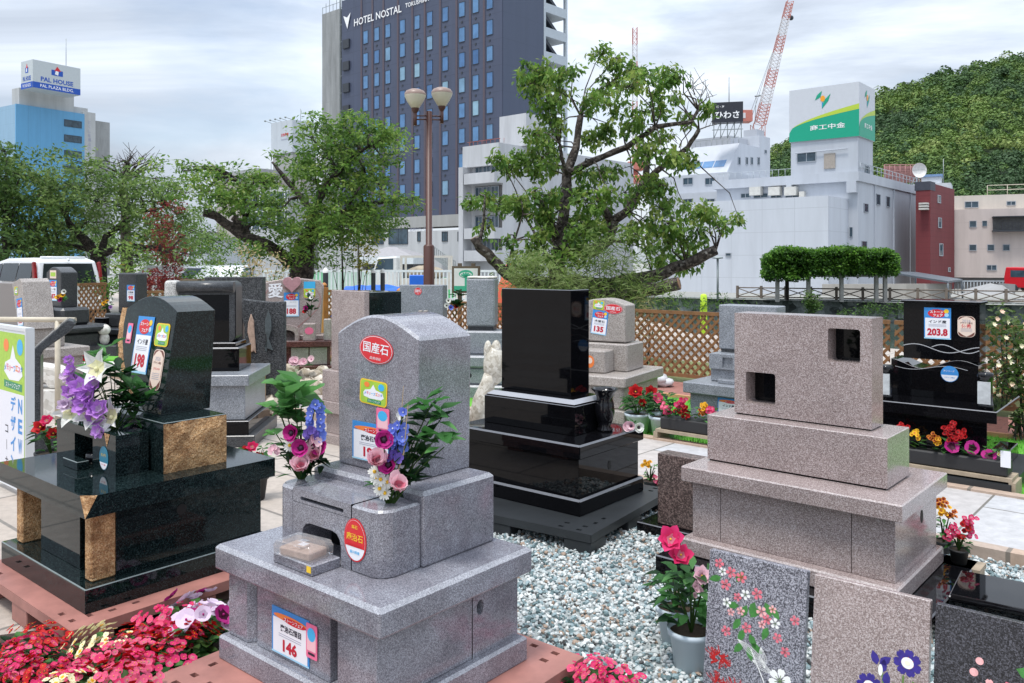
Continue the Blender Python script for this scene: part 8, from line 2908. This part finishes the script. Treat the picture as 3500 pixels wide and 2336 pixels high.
x, y = gp(2363, 2290)
pot_plant('hibiscus in a pale grey pot with pink flowers standing before the painted slab', x, y, 0, .088, .165, .26, [(-.05, .30, 'rose', .045), (-.09, .36, 'rose', .05), (.03, .22, 'pink', .035), (.02, .17, 'pink', .025)], 4, n=90, L=.085)
x, y = gp(2310, 2200)
pot_plant('second pale grey pot half hidden behind the hibiscus pot', x, y, 0, .08, .16, .16, [], 6, n=40, L=.075)
for px, py, r, h_, hg, bl, lab, sd in ((2180, 1490, .115, .19, .20, [(-.03, .20, 'red', .07), (.03, .1, 'red', .04)], 'grey pot with large red hibiscus beside the black gravestone', 11), (2222, 1478, .115, .19, .22, [(.0, .17, 'red', .06)], 'grey pot with one red hibiscus bloom set further back on turf', 12), (2268, 1505, .125, .20, .24, [(-.06, .16, 'cor', .05)], 'grey pot with bushy plant and one salmon flower on turf', 13)):
    x, y = gp(px, py)
    pot_plant(lab, x, y, .02, r, h_, hg, bl, sd, n=60, L=.09)
DP = plain('black_pot', (.02, .02, .022), .6)
x, y = gp(2285, 1962, .16)
pot_plant('small dark pot of red geranium on a low stand beside the path', *gp(3278, 1925, .12), .12, .045, .07, .10, [(-.04, .11, 'rose', .028), (.02, .13, 'red', .03), (.05, .09, 'rose', .028), (.0, .08, 'red', .026), (-.06, .07, 'rose', .024), (.04, .15, 'rose', .026)], 21, n=20, pot=DP, L=.045)
pot_plant('small dark pot of orange marigolds behind the geranium pot', *gp(3225, 1880, .06), .05, .05, .06, .16, [(-.02, .17, 'yel', .03), (-.03, .21, 'org', .026), (.03, .15, 'org', .026)], 22, n=26, pot=DP, L=.045)
pot_plant('tiny yellow pansy pot at the corner of the black pallet', *gp(2222, 1668, .03), .03, .05, .05, .13, [(-.03, .12, 'yel', .03), (.05, .01, 'cor', .03)], 23, n=24, pot=DP, L=.04)
WOODP = plain('stand_wood', (.36, .29, .21), .8, var=.25, vs=10)
t = thing('plant_stand', 'low weathered wooden stand holding the geranium pot by the path', 'plant stand', (*gp(3290, 1950, .08), 0), 41)
MB().box(-.09, .09, -.07, .07, .095, .118).box(-.085, -.055, -.06, .06, 0, .095).box(.055, .085, -.06, .06, 0, .095).build('stand', WOODP, t)


def trough(label, p, yaw, w, flowers, seed):
    t = thing('flower_trough', label, 'flower trough', (p[0], p[1], p[2]), yaw, 'flower troughs along the path')
    MB().box(-w / 2, w / 2, -.11, .11, .105, .13).build('shelf', WOODP, t)
    for sx in (-1, 1):
        MB().box(sx * w / 2 - .02, sx * w / 2 + .02, -.11, .11, 0, .1045).build('leg', WOODP, t)
    MB().box(-w / 2 + .03, w / 2 - .03, -.085, .085, .1305, .235).build('planter', DP, t, bevel=.01)
    q = random.Random(seed)
    lf, fl = MB(), MB()
    for k in range(int(110 * w)):
        a = q.uniform(0, 6.28)
        lf.leaf((q.uniform(-w / 2 + .05, w / 2 - .05), q.uniform(-.09, .09), .235 + q.uniform(0, .09)), (math.cos(a), math.sin(a), q.uniform(0, .9)), q.uniform(.05, .08), .035, FI[q.choice(['leaf', 'dark', 'lite', 'stem'])], .2)
    for x, z, c, r in flowers:
        for k in range(12 if r < .045 else 1):
            rr = r * .48 if r < .045 else r
            fl.bloom((x * w + q.uniform(-1, 1) * r * .8, -.06 + q.uniform(-.03, .03), z + .235 + q.uniform(-.8, .8) * r), (q.uniform(-.7, .7), -1, q.uniform(.2, 1)), rr, 5, .3, 1.6, FI[c], None, .16, q.random(), II[c])
    lf.build('foliage', FL, t)
    fl.build('blossoms', FL, t)
    return t


x, y = gp(3275, 1675)
tr = trough('wooden trough stand with red salvia, yellow marigolds and magenta petunias before the black lantern gravestone', (x - .03, y + .05, .02), 41, .80,
            [(-.42, .12, 'red', .035), (-.36, .15, 'red', .03), (-.27, .10, 'yel', .034), (-.12, .10, 'org', .034), (-.08, .08, 'yel', .03), (0, .16, 'red', .035), (.05, .12, 'red', .035), (.11, .15, 'red', .035), (.03, .20, 'red', .03), (.07, .02, 'mag', .055), (.23, .09, 'mag', .05), (.27, .04, 'mag', .05), (.4, .04, 'crm', .02)], 31)
tag_ = MB().box(.33, .39, -.095, -.091, .20, .31).build('plant_label', C_WHITE, tr)
x, y = gp(2375, 1540)
trough('wooden trough stand with pink and red geraniums on turf left of the brown gravestone', (x, y + .05, .02), 41, .62,
       [(-.40, .09, 'cor', .035), (-.35, .05, 'rose', .035), (-.2, .12, 'rose', .04), (-.12, .14, 'rose', .04), (-.18, .07, 'red', .035), (-.08, .08, 'red', .04), (-.05, .04, 'red', .035), (.22, .13, 'yel', .034), (.3, .10, 'rose', .036), (.36, .08, 'rose', .03), (.18, .08, 'org', .03)], 33)
for px, py, kd, lab in ((870, 1535, 'red', 'red begonia peeping out behind the dark green gravestone table'), (175, 1440, 'red', 'red hibiscus-like flower plant left of the lilac bouquet'), (290, 1200, 'red', 'red flowers in front of the narrow dark gravestone plinth')):
    Y = {870: 5.6, 175: 5.2, 290: 11.2}[px]
    p_ = at(px, py, Y)
    pot_plant(lab, p_[0], p_[1], max(0, p_[2] - .35) if px != 290 else 0, .09, .16, .22, [(-.04, .16, 'red', .05), (.04, .12, 'red', .045), (.0, .2, 'rose', .04)], px, n=46, pot=DP)
for px, py, lab in ((1012, 1245, 'pink cyclamen on the rockery, left one'), (1048, 1243, 'pink cyclamen on the rockery, right one')):
    p_ = at(px, py + 10, 10.6)
    t = thing('cyclamen', lab, 'flowering plant', p_)
    fl, lf = MB(), MB()
    q = random.Random(px)
    for k in range(6):
        fl.bloom((q.uniform(-.07, .07), -.03, q.uniform(.05, .1)), (q.uniform(-.4, .4), -1, .4), .045, 5, .3, 1.5, FI['pink'], FI['mag'], .2, q.random())
    for k in range(14):
        a = q.uniform(0, 6.28)
        lf.leaf((0, 0, .01), (math.cos(a), math.sin(a), .3), .09, .06, FI['leaf'], .2)
    fl.build('blossoms', FL, t)
    lf.build('foliage', FL, t)
# plastic bag of pebbles near the brick walk
t = thing('plastic_bag', 'crumpled clear plastic bag on the brick walk behind the beige gravestone', 'bag', (*gp(2225, 1325), .02))
MB().blob((0, 0, .09), (.22, .15, .10), 0, 14, 9, .25, 4).blob((.16, -.02, .05), (.14, .10, .06), 0, 12, 7, .25, 5).build('bag', plain('bag_plastic', (.62, .64, .66), .25, var=.2, vs=20), t)
